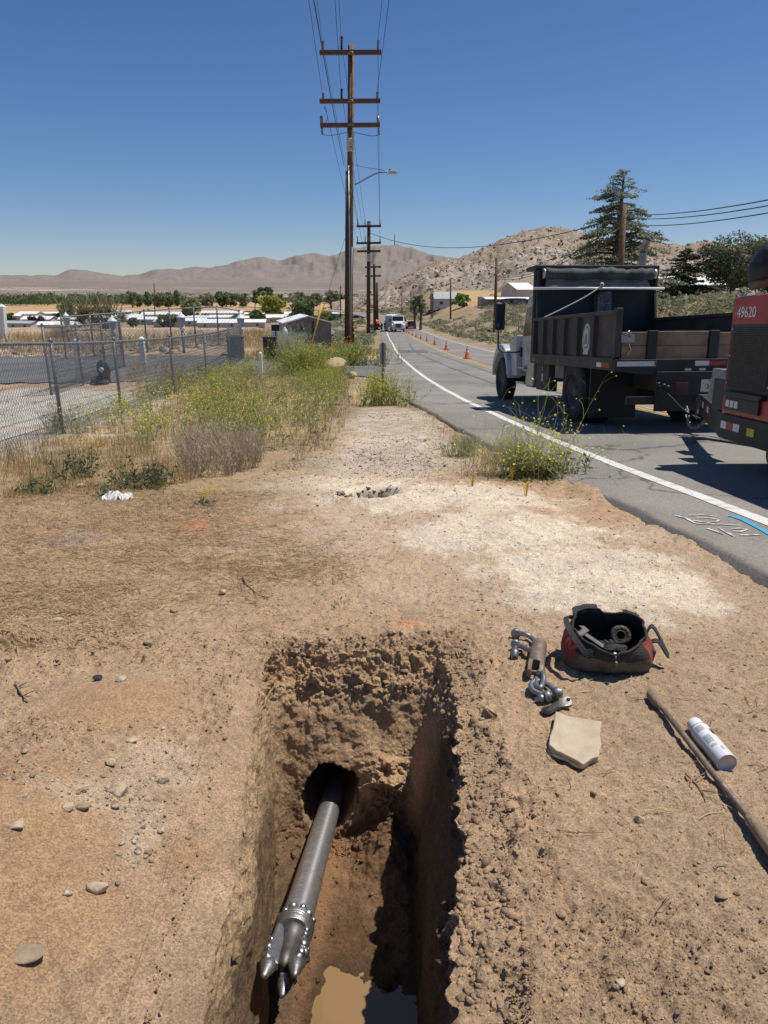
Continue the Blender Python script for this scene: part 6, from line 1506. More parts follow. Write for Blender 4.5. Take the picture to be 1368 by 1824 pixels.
for y0, y1, mt in ((-.12, 0, M_WHT_REFL), (-.26, -.13, M_RED_REFL), (-.40, -.27, M_WHT_REFL), (-1.30, -.98, M_RED_REFL)): mb = MB(); mb.box(-.9335, -.9305, y0, y1, .40, .48); mb.build('reflective_strip', mt, trl)
mb = MB(); mb.box(-.9335, -.9305, -.70, -.56, .39, .47); mb.build('warning_label', M_YEL, trl)
mb = MB(); mb.prism([(.55, .602), (1.05, .602), (.98, .96), (.66, .96)], -.62, -.60, 'x'); mb.prism([(.62, .602), (.70, .602), (.70, .94)], -.60, -.45, 'x'); mb.prism([(1.0, .602), (.92, .602), (.92, .94)], -.60, -.45, 'x'); mb.box(-.62, -.28, .66, .98, .96, .99); mb.build('jack_bracket', M_GALV, trl)
mb = MB(); mb.box(-.86, -.55, .10, .44, .565, .92); mb.build('battery_box', M_BLKPL, trl, bevel=.03)
mb = MB(); mb.tube(smooth_path([(-.90, -.95, .38), (-.90, -.96, .24), (-.90, -1.02, .18), (-.90, -1.08, .24), (-.90, -1.09, .38)], 6), .022, 10); mb.build('tie_down_loop', M_DARKST, trl)
for s in (-1, 1):
    mb = MB(); P_ = smooth_path([(s * .3, 1.6, .34), (s * .26, 2.0, .14), (s * .2, 2.4, .12), (s * .15, 2.65, .34)], 7)
    for i in range(len(P_) - 1):
        a, b = P_[i], P_[i + 1]; t = (b - a).normalized(); sd = t.cross(Vector((0, 0, 1))).normalized() if i % 2 else t.cross(t.cross(Vector((0, 0, 1)))).normalized()
        m_ = (a + b) / 2; mb.ring([m_ + t * (.045 * math.cos(q)) + sd * (.022 * math.sin(q)) for q in np.linspace(0, 6.283, 12, endpoint=False)], .008, 5)
    mb.build('safety_chain', M_GALV, trl)
mb = MB(); mb.tube(smooth_path([(-.12, 2.05, .54), (-.17, 2.22, .40), (-.14, 2.36, .24), (-.05, 2.5, .22), (.02, 2.66, .42)], 8), .009, 8); mb.build('brake_hose', pmat('grey_hose', (.16, .15, .13), (.08, .08, .07), 9, .6), trl)
# exhaust elbow on the roof
mb = MB(); P_ = [(-.62 + .0, -.42 + .0, 1.98)] ; P_ = []
for a in np.linspace(R(195), R(40), 26): P_.append((-.60 + .22 * math.cos(a), -.25, 2.0 + .22 * math.sin(a)))
P_ += [(-.40, -.25, 2.0), (-.38, -.25, 1.80)]
mb.tube(P_, [.125 + (.009 if (i // 3) % 2 else 0) for i in range(len(P_))], 22); mb.build('exhaust_elbow', M_BLKPL, trl)
mb = MB(); e0 = Vector(P_[0]); d0 = (Vector(P_[0]) - Vector(P_[1])).normalized(); mb.lathe([(.12, -.01), (.12, .08), (.105, .08), (.105, .02)], 22, frame(e0, d0)); mb.build('elbow_mouth', pmat('dusty_pipe_end', (.16, .12, .09), (.10, .08, .06), 8, .7), trl)
for s in (-1, 1): wheel(trl, s * .98, -2.3, .36, .22, False, s)

# ============================================================ TRAFFIC CONES
M_ORANGE = pmat('orange_cone_plastic', (.80, .12, .03), (.66, .10, .03), 4, .55)
M_BAND = pmat('white_reflective_band', (.78, .78, .78), (.66, .66, .66), 8, .4)
def make_cone(label, loc):
    t = thing('traffic_cone', label, 'traffic cone', loc, group='traffic cones along the centre line')
    mb = MB(); mb.box(-.20, .20, -.20, .20, 0, .035); mb.build('cone_base', M_BLKPL, t, bevel=.015)
    mb = MB(); mb.lathe([(.165, .035), (.150, .05), (.030, .70), (.022, .715), (0, .715)], 24); mb.build('cone_body', M_ORANGE, t)
    for z0, z1 in ((.36, .46), (.54, .63)):
        f = lambda z: .150 + (.030 - .150) * (z - .05) / .65 + .0025
        mb = MB(); mb.lathe([(f(z0), z0), (f(z1), z1)], 24, caps=False); mb.build('reflective_band', M_BAND, t)
    return t
cone_px = [(832, 639), (795, 623), (774.5, 614), (760.5, 608), (750, 604), (741.5, 600.5), (734.5, 597.5), (729, 595), (725, 593.3), (722.2, 592), (720, 591)]
ords = ['cone nearest the camera on the double yellow line', 'second cone from the camera along the centre line', 'third cone from the camera along the centre line', 'fourth cone from the camera along the centre line', 'fifth cone from the camera along the centre line', 'sixth cone from the camera along the centre line', 'seventh cone from the camera along the centre line', 'eighth cone from the camera, near the far white truck', 'ninth cone from the camera, near the far white truck', 'tenth cone from the camera, beside the far white truck', 'farthest cone, right beside the front of the far white truck']
c1_ = None
for (a, b), lb in zip(cone_px, ords):
    g = gnd(a, b, fn=HR); lab = 'orange and white traffic ' + lb
    if c1_ is None: c1_ = make_cone(lab, g); continue
    c = copy_tree(c1_); c.location = g; c['label'] = lab

# ============================================================ CREW FAR DOWN THE ROAD
def far_truck(name, label, loc, rz, boxed):
    t = thing(name, label, 'truck', loc, (0, 0, rz))           # front faces local -y
    mb = MB(); mb.prism([(-.2, .75), (1.7, .75), (1.75, 2.75), (.55, 2.8), (.15, 1.85), (-.2, 1.8)], -1.12, 1.12, 'x'); mb.build('cab', M_WHITE, t, bevel=.06)
    mb = MB(); mb.prism([(-1.7, .7), (-.2, .7), (-.2, 1.82), (-1.55, 1.62), (-1.72, 1.4)], -.85, .85, 'x'); mb.build('hood', M_WHITE, t, bevel=.07)
    mb = MB(); mb.prism([(.13, 1.9), (.50, 2.66), (.47, 2.69), (.10, 1.92)], -.98, .98, 'x'); mb.build('windscreen', M_GLASS, t)
    mb = MB(); mb.box(-.52, .52, -1.78, -1.70, .80, 1.50); mb.build('grille', pmat('grey_grille', (.12, .12, .12), (.05, .05, .05), 18, .5), t)
    mb = MB(); mb.box(-1.2, 1.2, -1.95, -1.72, .42, .72); mb.build('bumper', M_ALU, t, bevel=.04)
    for s in (-1, 1):
        mb = MB(); mb.prism([(-1.65, .75), (-.45, .75), (-.5, 1.25), (-.9, 1.45), (-1.5, 1.3)], s * .85 if s > 0 else -1.2, 1.2 if s > 0 else -.85, 'x'); mb.build('fender', M_WHITE, t, bevel=.05)
        mb = MB(); mb.box(s * .95 - .13, s * .95 + .13, -1.70, -1.63, .95, 1.15); mb.build('headlight', M_BAND, t)
        mb = MB(); mb.lathe([(.5, -.14), (.5, .14)], 24, frame((s * 1.02, -1.05, .5), (1, 0, 0))); mb.build('wheel', M_RUBBER, t)
        mb = MB(); mb.lathe([(.5, -.25), (.5, .25)], 24, frame((s * .95, 4.2, .5), (1, 0, 0))); mb.build('wheel', M_RUBBER, t)
        mb = MB(); mb.box(s * 1.45 - .12, s * 1.45 + .12, .25, .33, 1.75, 2.3); mb.tube([(s * 1.1, .3, 2.2), (s * 1.45, .3, 2.2)], .02, 6); mb.build('mirror', M_BLKPL, t)
    mb = MB(); mb.box(-1.2, 1.2, 1.9, 6.5, .8, 2.95 if boxed else 2.2); mb.build('body', M_WHITE if boxed else M_PANEL, t, bevel=.04)
    mb = MB(); mb.box(-.5, .5, 1.0, 1.15, 2.78, 2.92); mb.build('beacon', M_ORANGE, t)
    return t
g = gnd(709, 591.5, fn=HR); far_truck('work_truck', 'white conventional work truck parked far down the closed lane, facing the camera', (g.x, g.y + 2, g.z), R(2), False)
g2 = gnd(692, 591.5, fn=HR)
bt = thing('box_truck', 'white boxy service truck parked left of the far white work truck', 'truck', (g2.x + .45, g2.y + 4, float(HR(g2.x, g2.y + 4))), (0, 0, R(-3)))
mb = MB(); mb.box(-1.05, 1.05, 0, 6.5, .75, 2.95); mb.build('box_body', M_WHITE, bt, bevel=.05)
for x0, x1 in ((-.98, -.12), (.0, .42)): mb = MB(); mb.box(x0, x1, -.03, -.003, .9, 2.75); mb.build('rear_door', M_CABW, bt)
mb = MB(); mb.box(.50, .80, -.04, -.003, .9, 2.8); mb.build('door_frame', M_FADE, bt)
mb = MB(); mb.box(-1.1, 1.1, -.35, -.05, .40, .58); mb.build('step_bumper', M_ALU, bt)
for s in (-1, 1):
    mb = MB(); mb.lathe([(.45, -.2), (.45, .2)], 24, frame((s * .85, 1.2, .45), (1, 0, 0))); mb.build('wheel', M_RUBBER, bt)
    mb = MB(); mb.box(s * .9 - .1, s * .9 + .1, -.08, -.055, .62, .72); mb.build('tail_light', M_RED_REFL, bt)
g3 = Vector((5.55, 152, float(HR(5.5, 152))))
car = thing('car', 'dark red car driving away in the open lane beside the far trucks', 'car', g3, (0, 0, R(4)))
mb = MB(); mb.prism([(-2.2, .30), (2.2, .30), (2.25, .75), (1.2, .95), (-1.7, .98), (-2.25, .85)], -.9, .9, 'x'); mb.build('car_body', pmat('maroon_paint', (.20, .015, .022), (.15, .012, .018), 2, .3, coat=.4), car, bevel=.06)
mb = MB(); mb.prism([(-1.75, .98), (1.0, .96), (.35, 1.45), (-1.25, 1.47)], -.78, .78, 'x'); mb.build('cabin_glass', M_GLASS, car, bevel=.05)
mb = MB(); mb.prism([(-1.2, 1.475), (.3, 1.455), (.2, 1.50), (-1.1, 1.51)], -.72, .72, 'x'); mb.build('car_roof', car.children[0].data.materials[0], car)
for s in (-1, 1):
    mb = MB(); mb.box(s * .7 - .16, s * .7 + .16, -2.28, -2.2, .62, .80); mb.build('tail_light', M_RED_REFL, car)
    for y in (-1.35, 1.35): mb = MB(); mb.lathe([(.32, -.11), (.32, .11)], 20, frame((s * .84, y, .32), (1, 0, 0))); mb.build('wheel', M_RUBBER, car)
mb = MB(); mb.box(-.25, .25, -2.26, -2.22, .50, .62); mb.build('number_plate', M_BAND, car)
# flatbed trailer, small red machine and an orange parasol on the shoulder
gt = gnd(673, 590)
def Z_(x, y): return max(float(H(x, y)), float(HR(x, y)) - .1)
fl_ = thing('flatbed_trailer', 'low black flatbed trailer on the shoulder left of the far trucks', 'trailer', (gt.x - .3, gt.y + 8, Z_(gt.x, gt.y + 8)), (0, 0, R(-4)))
mb = MB(); mb.box(-1.1, 1.1, -3, 3, .55, .75); mb.box(-1.1, -1.04, -3, 3, .75, 1.05); mb.box(1.04, 1.1, -3, 3, .75, 1.05); mb.build('deck', M_BLKPL, fl_)
for s in (-1, 1):
    for y in (-.5, .5): mb = MB(); mb.lathe([(.36, -.12), (.36, .12)], 20, frame((s * 1.0, y, .36), (1, 0, 0))); mb.build('wheel', M_RUBBER, fl_)
mc = thing('machine', 'small red machine standing on the black flatbed trailer', 'machine', (gt.x - .3, gt.y + 7, Z_(gt.x, gt.y + 8) + .75))
mb = MB(); mb.prism([(-1, 0), (1, 0), (1, .7), (.4, 1.0), (-.6, .9), (-1, .5)], -.6, .6, 'x'); mb.build('housing', M_REDP, mc, bevel=.05)
mb = MB(); mb.tube([(0, -.8, .7), (0, -1.2, 1.3), (0, -1.9, 1.2)], .07, 8); mb.build('boom', M_BLKPL, mc)
pr0 = thing('parasol', 'orange parasol open over the shoulder work area', 'parasol', (gt.x - .75, gt.y + 2, Z_(gt.x, gt.y + 2)))
mb = MB(); mb.lathe([(1.0, 1.85), (.75, 2.05), (.4, 2.22), (.0, 2.30), (.4, 2.19), (.75, 2.02), (1.0, 1.82)], 10, caps=False); mb.build('canopy', M_ORANGE, pr0)
mb = MB(); mb.tube([(0, 0, 0), (0, 0, 2.25)], .02, 8); mb.build('pole', M_ALU, pr0)
# crew members
M_SKIN = pmat('skin', (.42, .25, .17), (.38, .22, .15), 8, .6); M_CLOTH = pmat('dark_work_clothes', (.035, .038, .05), (.022, .024, .03), 9, .9); M_HAIR = pmat('dark_hair', (.02, .016, .012), rough=.8)
def person(label, loc, rz, bend, armup, scale=1.0):
    t = thing('person', label, 'person', loc, (0, 0, rz), scale=scale)
    J = {'pel': (0, 0, .95), 'che': (0, -.06 * bend, 1.25), 'nek': (0, -.10 * bend, 1.48), 'hdb': (0, -.12 * bend, 1.56), 'hd': (0, -.14 * bend, 1.66), 'hdt': (0, -.14 * bend, 1.74)}
    E = [('pel', 'che'), ('che', 'nek'), ('nek', 'hdb'), ('hdb', 'hd'), ('hd', 'hdt')]
    rad = {'pel': (.155, .11), 'che': (.175, .115), 'nek': (.055, .055), 'hdb': (.062, .07), 'hd': (.078, .098), 'hdt': (.05, .06)}
    for s, n in ((-1, 'l'), (1, 'r')):
        J.update({n + 'hip': (s * .10, 0, .88), n + 'kne': (s * .12, -.03, .50), n + 'ank': (s * .13, .02, .09), n + 'toe': (s * .14, -.14, .045),
                  n + 'sh': (s * .19, -.08 * bend, 1.42), n + 'elb': (s * .26, -.05 - .1 * armup, 1.14), n + 'wri': (s * .22, -.14 - .22 * armup, .90 + .22 * armup), n + 'pal': (s * .21, -.17 - .26 * armup, .83 + .25 * armup)})
        E += [('pel', n + 'hip'), (n + 'hip', n + 'kne'), (n + 'kne', n + 'ank'), (n + 'ank', n + 'toe'), ('che', n + 'sh'), (n + 'sh', n + 'elb'), (n + 'elb', n + 'wri'), (n + 'wri', n + 'pal')]
        rad.update({n + 'hip': (.095, .095), n + 'kne': (.064, .066), n + 'ank': (.046, .05), n + 'toe': (.04, .035), n + 'sh': (.062, .062), n + 'elb': (.043, .043), n + 'wri': (.030, .026), n + 'pal': (.036, .020)})
        for k in range(5):                                     # four fingers and a thumb
            px_, py_, pz_ = J[n + 'pal']; q = n + 'f%d' % k; q2 = q + 'b'
            if k < 4: J[q] = (px_ + (k - 1.5) * .016, py_ - .03, pz_ - .045 + .004 * abs(k - 1.5)); J[q2] = (px_ + (k - 1.5) * .016, py_ - .02, pz_ - .085 + .006 * abs(k - 1.5))
            else: J[q] = (px_ - s * .035, py_ - .02, pz_ - .01); J[q2] = (px_ - s * .05, py_ - .04, pz_ - .035)
            E += [(n + 'pal', q), (q, q2)]; rad[q] = (.009, .009); rad[q2] = (.007, .007)
    ks = list(J); me = bpy.data.meshes.new('body'); me.from_pydata([J[k] for k in ks], [(ks.index(a), ks.index(b)) for a, b in E], [])
    o = bpy.data.objects.new('body', me); COL.objects.link(o); o.parent = t
    sk = o.modifiers.new('skin', 'SKIN'); sk.use_smooth_shade = True
    for i, k in enumerate(ks): me.skin_vertices[0].data[i].radius = rad[k]; me.skin_vertices[0].data[i].use_root = (k == 'pel')
    sb = o.modifiers.new('sub', 'SUBSURF'); sb.levels = 1; sb.render_levels = 1
    me.materials.append(M_CLOTH)
    hx_, hy_, hz_ = J['hd']
    mb = MB(); mb.lathe([(.02, -.10), (.075, -.07), (.09, 0), (.085, .05), (.05, .10), (0, .12)], 20, Matrix.Translation((hx_, hy_ - .012, hz_))); mb.rock((hx_, hy_ - .11, hz_ - .015), .018, 3, 1, .1); mb.build('face', M_SKIN, t)
    mb = MB(); mb.lathe([(.098, .0), (.102, .04), (.085, .09), (.04, .125), (0, .13)], 20, Matrix.Translation((hx_, hy_, hz_ + .01))); mb.box(hx_ - .07, hx_ + .07, hy_ - .19, hy_ - .08, hz_ + .025, hz_ + .045); mb.build('cap', M_HAIR, t)
    return t
gp1 = gnd(685.5, 591, fn=HR); gp2 = gnd(680.5, 590.5, fn=HR)
person('worker in dark clothes and a cap standing beside the far service truck', (gp1.x, gp1.y, float(HR(gp1.x, gp1.y))), R(40), .3, .6, 1.12)
person('stooping worker in dark clothes farthest left of the far crew', (gp2.x, gp2.y, float(HR(gp2.x, gp2.y))), R(-70), 1.5, .9, 1.0)
# ============================================================ POLES AND WIRES
M_POLE = pmat('creosoted_wood', (.215, .120, .062), (.105, .058, .032), 3, .85, bump=.3, bscale=20)
M_POLED = pmat('dark_wood_pole', (.095, .058, .036), (.055, .035, .023), 3, .85)
M_ARM = pmat('brown_crossarm', (.20, .085, .055), (.14, .06, .04), 3, .7)
M_INSUL = pmat('grey_porcelain', (.30, .31, .32), (.16, .16, .17), 8, .35)
M_CANG = pmat('grey_transformer_paint', (.50, .52, .53), (.40, .42, .43), 3, .45)
M_WIRE = pmat('dark_cable', (.022, .022, .025), rough=.7)
M_LAMPH = pmat('pale_lamp_housing', (.62, .62, .60), (.52, .52, .50), 6, .45)
def W(px, py, y): return at_y(px, py, y)
WIRE_PTS = {}
def wire(name, P, r, label, sag=0.0, n=24, group=None):
    P = [Vector(p) for p in P]
    if len(P) == 2: P = [P[0].lerp(P[1], i / n) - Vector((0, 0, sag * 4 * (i / n) * (1 - i / n))) for i in range(n + 1)]
    mb = MB(); mb.tube(P, r, 5, caps=False); return tag(mb.build(name, M_WIRE), label, 'wire', group)
def utility_pole(base_px, top_px, rad, label, arms=(), mat=None, y=None, name='utility_pole', group=None, arm_mat=None, armw=.06):
    g = gnd(*base_px) if y is None else None
    if g is None:
        q = at_y(base_px[0], base_px[1], y); g = Vector((q.x, y, float(H(q.x, y))))
    t = thing(name, label, 'utility pole', g, group=group); top = at_y(top_px[0], top_px[1], g.y) - g
    mb = MB(); mb.tube([(0, 0, -.3), top * .5, top], [rad * 1.22, rad * 1.1, rad], 18); mb.build('pole', mat or M_POLE, t)
    for py, xl, xr in arms:
        a, b = at_y(xl, py, g.y) - g, at_y(xr, py - .5, g.y) - g; a.y = b.y = -rad - armw
        mb = MB(); mb.box(a.x, b.x, a.y - armw, a.y + armw, (a.z + b.z) / 2 - armw * 1.15, (a.z + b.z) / 2 + armw * 1.15, rot=(0, -math.atan2(b.z - a.z, b.x - a.x), 0)); mb.build('crossarm', arm_mat or M_ARM, t)
    return t, g
mainp, mg = utility_pole((622, 620), (625.5, 81), .245, 'tall brown wooden utility pole with three crossarms, a transformer and a lamp arm', [(96.5, 570, 679.5), (182.5, 570, 677.5), (225, 571, 677)], armw=.13)
def loc_(px, py, dy=0.0): q = at_y(px, py, mg.y + dy) - mg; return q
def insulator(px, y0, y1, dark=False):
    a, b = loc_(px, y0, -.40), loc_(px + .6, y1, -.40); mb = MB(); n = 9; pr = []
    L2 = (b - a).length
    for i in range(n): pr += [(.055, L2 * i / n), (.115, L2 * (i + .35) / n), (.055, L2 * (i + .7) / n)]
    mb.lathe(pr + [(.05, L2), (0, L2 * 1.03)], 12, frame(a, b - a)); mb.lathe([(.10, -.06), (.10, .06)], 10, frame(b, (0, 1, 0)))
    mb.build('insulator', M_POLED if dark else M_INSUL, mainp)
for px, y0, y1, d in ((574.5, 93, 75, 0), (608, 93, 67, 1), (673, 92, 74, 0), (575, 179, 168, 0), (608, 179, 160, 1), (671.5, 179, 166, 0)): insulator(px, y0, y1, d)
for px in (573, 674):
    mb = MB(); a, b = loc_(px - 1, 207, -.42), loc_(px, 219, -.42); mb.lathe([(.10, 0), (.12, .1), (.12, (b - a).length)], 12, frame(b, a - b)); mb.build('fuse_cutout', M_INSUL, mainp)
    mb = MB(); a, b = loc_(px + .5, 228, -.42), loc_(px + 1, 241, -.42); mb.lathe([(.11, 0), (.06, .12), (.11, .24), (.06, .38), (.09, .5)], 12, frame(a, b - a)); mb.build('fuse_cutout', M_INSUL, mainp)
for py in (95.5, 181, 223):
    c = loc_(625, py, -.55); mb = MB(); mb.box(c.x - .22, c.x + .22, c.y - .02, c.y + .02, c.z - .05, c.z + .06); mb.tube([c + Vector((-.3, 0, -.05)), c + Vector((-.1, -.04, .12)), c + Vector((.1, -.04, .12)), c + Vector((.3, 0, -.05))], .03, 6); mb.build('arm_bracket', M_GALV, mainp)
a, b = loc_(624.3, 247, -.62), loc_(623.8, 269.5, -.62); L2 = (a - b).length
mb = MB(); mb.lathe([(.0, 0), (.27, .0), (.29, .05), (.29, L2 * .9), (.33, L2 * .91), (.33, L2 * .97), (.25, L2 * 1.02), (0, L2 * 1.04)], 28, frame(b, (0, 0, 1))); tr_ = mb.build('transformer', M_CANG, mainp)
for s in (-1, 1):
    mb = MB(); p = a + Vector((s * .20, 0, 0)); mb.lathe([(.06, -.1), (.075, .05), (.05, .12), (.075, .2), (.05, .28), (.07, .36), (.05, .46), (.03, .5)], 12, frame(p, (s * .22, 0, 1))); mb.build('bushing', M_LAMPH, tr_)
Tm = Matrix.Translation(b + Vector((.05, -.292, L2 * .42))) @ RX90 @ Matrix.Rotation(R(90), 4, 'Z')
text_obj('transformer_number', '2 V', .26, M_BLKPL, Tm, tr_, .004)
# conduits, ground wire, bands
for dx, y0, r_, mt in ((-3.4, 295, .075, M_GALV), (-6.5, 305, .085, M_BLKPL), (3.2, 440, .03, M_CANG)):
    a = loc_(624 + dx, y0, -.33); b = loc_(622 + dx + (6 if mt is M_GALV else -.2), 618, -.36); mb = MB(); mb.tube([a, a.lerp(b, .5) + Vector((0, -.02, 0)), b], r_, 10); mb.build('conduit', mt, mainp)
mb = MB(); a, b = loc_(629.3, 568, -.3), loc_(629.6, 618, -.3); mb.tube([a, b], .09, 10); st_ = mb.build('stub_post', M_POLED, mainp)
for py in (571, 582, 593.5): q = loc_(629.5, py, -.3); mb = MB(); mb.lathe([(.098, -.05), (.098, .05)], 12, Matrix.Translation(q)); mb.build('yellow_band', M_YEL, st_)
for px in (617.5, 624.5): q = loc_(px, 616, -.5); mb = MB(); mb.lathe([(.13, 0), (.10, .55), (.09, .6)], 10, Matrix.Translation(q + Vector((0, 0, -.1)))); mb.build('red_marker_wrap', pmat('orange_paint', (.52, .10, .04), (.40, .08, .04), 6, .7), mainp)
mb = MB(); mb.box(-.06, .06, -.02, .02, -.10, .10); mb.build('pole_tag', M_YEL, mainp, loc=loc_(628.5, 279, -.27))
# lamp arm
P_ = smooth_path([loc_(632, 329, -.05), loc_(642, 324, -.1), (loc_(656, 316, -.15)), loc_(668, 310, -.2), loc_(676, 307.6, -.2), loc_(691, 307.2, -.2)], 6)
lamp = thing('street_light', 'street light on a curved arm fixed to the right side of the tall utility pole', 'street light', mg)
mb = MB(); mb.tube(P_, .055, 10); mb.build('arm', M_GALV, lamp)
a, b = loc_(689.5, 306.8, -.2), loc_(708.5, 306.6, -.2); L2 = (b - a).length
mb = MB(); mb.prism([(0, -.06), (.1, -.13), (L2 * .8, -.13), (L2, -.05), (L2 * .95, .03), (L2 * .7, .13), (.1, .10)], -.17, .17, 'y'); hd_ = mb.build('lamp_head', M_LAMPH, lamp, loc=a, bevel=.03)
mb = MB(); mb.lathe([(.055, 0), (.06, .10), (.03, .14)], 12, Matrix.Translation(a + Vector((L2 * .25, 0, .12)))); mb.build('photocell', M_BLKPL, lamp)
mb = MB(); mb.tube(smooth_path([loc_(632, 293.5, -.1), loc_(645, 297, -.15), loc_(665, 300.5, -.2), loc_(683, 303, -.2), loc_(684, 306, -.2)], 5), .018, 5); mb.build('lamp_wire', M_WIRE, lamp)
# jumpers under the lower crossarm
for P_ in ([(574, 240), (590, 241), (605, 238.5), (617, 236)], [(674, 241), (662, 242), (645, 239), (632, 236)], [(577, 224), (582, 215), (583, 205), (577, 190)]):
    mb = MB(); mb.tube(smooth_path([loc_(x, y, -.45) for x, y in P_], 5), .02, 5); mb.build('jumper_wire', M_WIRE, mainp)
# receding poles
p2, g2_ = utility_pole((656, 600), (657.3, 394), .25, 'second pole of the line beyond the tall one, dark with three crossarms', [(403.5, 635, 679), (433.5, 635, 679), (448, 636, 678)], M_POLED, arm_mat=M_POLED, armw=.12)
mb = MB(); q = at_y(657, 466, g2_.y) - g2_; mb.lathe([(.27, 0), (.27, .95), (.2, 1.0)], 18, Matrix.Translation(q + Vector((0, -.5, 0)))); mb.build('transformer', M_CANG, p2)
for px in (637, 650.5, 677):
    for py in (402, 432.5): q = at_y(px, py, g2_.y) - g2_ + Vector((0, -.4, 0)); mb = MB(); mb.lathe([(.06, 0), (.10, .2), (.05, .6), (.08, .8)], 8, Matrix.Translation(q)); mb.build('insulator', M_INSUL, p2)
p3, g3_ = utility_pole((667.5, 590), (666.5, 470), .24, 'third pole of the line, with two short crossarms', [(476, 650, 679), (492, 651, 679)], M_POLED, arm_mat=M_POLED, armw=.13)
p4, g4_ = utility_pole((672, 584), (671.5, 503), .24, 'fourth pole of the line, a plain dark post between the third pole and the trucks', [], M_POLED, y=150)
post_ = MB(); g = gnd(652.5, 601); post_.tube([(0, 0, -.2), (0, 0, 2.4)], .05, 10); tag(post_.build('marker_post', pmat('yellow_post', (.62, .44, .06), (.5, .36, .06), 4, .6), loc=g), 'thin yellow post standing left of the second utility pole', 'post')
# line wires: previous pole stands behind the camera
back = [(-.9, 17.2), (-.1, 17.6), (2.2, 17.2), (-.85, 14.9), (-.1, 15.2), (2.2, 14.9)]
front2 = [(637, 397), (650.5, 393), (677, 397), (637, 428), (650.5, 424), (677, 428)]
ends = [(574.7, 76), (608, 67), (673, 74), (575, 168), (608, 160), (671.5, 166)]
GW = 'overhead wires of the pole line'
for i, ((bx, bz), e, f) in enumerate(zip(back, ends, front2)):
    A = at_y(e[0], e[1], mg.y) + Vector((0, -.4, 0)); B = Vector((bx, -14, bz)); C2 = at_y(f[0], f[1], g2_.y) + Vector((0, -.4, 0))
    lab = 'power line wire running over the crossarms of the roadside utility poles'
    wire('power_line', [A, B], .017, lab, 1.0, group=GW); wire('power_line', [A, C2], .017, lab, .5, group=GW)
A = at_y(621, 300, mg.y); B = at_y(655, 470, g2_.y); wire('power_line', [A, B], .02, 'power line wire running over the crossarms of the roadside utility poles', .6, group=GW)
wire('power_line', [at_y(613, 296, mg.y), Vector((-1.2, -14, 11.5))], .02, 'power line wire running over the crossarms of the roadside utility poles', .8, group=GW)
wire('guy_wire', [at_y(614, 425, mg.y), gnd(556, 614)], .016, 'thin guy wire slanting from the tall pole down to the yellow guard', 0)
# poles on the right
pr_, gr_ = utility_pole((880.5, 592), (885, 459), .17, 'plain brown pole standing right of the road, left of the dump truck mirror', [])
for py in (568, 577): q = at_y(880.8, py, gr_.y) - gr_; mb = MB(); mb.lathe([(.205, -.08), (.205, .08)], 14, Matrix.Translation(q)); mb.build('yellow_band', M_YEL, pr_)
pc_, gc_ = utility_pole((1103, 560), (1111, 364), .20, 'brown pole in front of the tall cedar, behind the dump truck', [], y=52)
Z0 = lambda px, py, y: at_y(px, py, y)
for (a, b, n_) in (((1112, 381), (1420, 346), 'upper'), ((1112, 388), (1420, 357), 'middle'), ((1112, 400), (1420, 370), 'lower')):
    wire('service_wire', [Z0(a[0], a[1], gc_.y), Z0(b[0], b[1], 24)], .022, n_ + ' of the three cables running from the cedar side pole to the right', .25)
for (a, b, n_) in (((1107, 392), (884, 492), 'upper'), ((1107, 398), (884, 496), 'lower')):
    wire('service_wire', [Z0(a[0], a[1], gc_.y), Z0(b[0], b[1], gr_.y)], .03, n_ + ' of the two cables sagging from the cedar side pole to the next pole', 1.3)
wire('service_wire', [Z0(655, 413, g2_.y), Z0(1107, 388, gc_.y)], .03, 'long cable crossing the road from the pole line to the cedar side pole', 2.0)
for i, (bx, by, ty, rd) in enumerate(((802.6, 569, 497, .16), (771, 566, 513, .15), (768, 566, 515, .15), (732, 561, 518, .16), (716, 560, 524, .16))):
    lab = ['thin dark pole on the scrub slope beside the bright green bush', 'thin pole right of the two slim roadside trees, nearer of a close pair', 'thin pole right of the two slim roadside trees, farther of a close pair', 'far thin pole left of the two slim roadside trees', 'farthest thin pole on the slope above the white work truck'][i]
    utility_pole((bx, by), (bx, ty), rd, lab, [], M_POLED)
for i, (bx, by, ty, yy) in enumerate(((274.5, 556, 505, 330), (606.5, 555, 508, 330), (454, 552, 530, 420))):
    lab = ['lone thin pole in the valley among the white roofs', 'thin pole in the valley left of the tall utility pole', 'short far pole in the dry field beside the pale trees'][i]
    utility_pole((bx, by), (bx, ty), .22, lab, [(ty + 5, bx - 4, bx + 4)] if i == 1 else [], M_POLED, y=yy)
# radio masts on the mountain
g = at_y(703, 433, 6700); mb = MB(); top = at_y(703, 409, 6700)
for sx, sy in ((-4, -4), (4, -4), (0, 5)): mb.tube([g + Vector((sx, sy, -60)), top], 1.6, 4)
for k in range(9): q = g.lerp(top, k / 9); mb.ring([q + Vector((3.5 * (1 - k / 9) * math.cos(a), 3.5 * (1 - k / 9) * math.sin(a), 0)) for a in np.linspace(0, 6.283, 8, endpoint=False)], .7, 4)
tag(mb.build('radio_mast', M_GALV), 'thin lattice radio mast on the highest mountain top', 'mast')

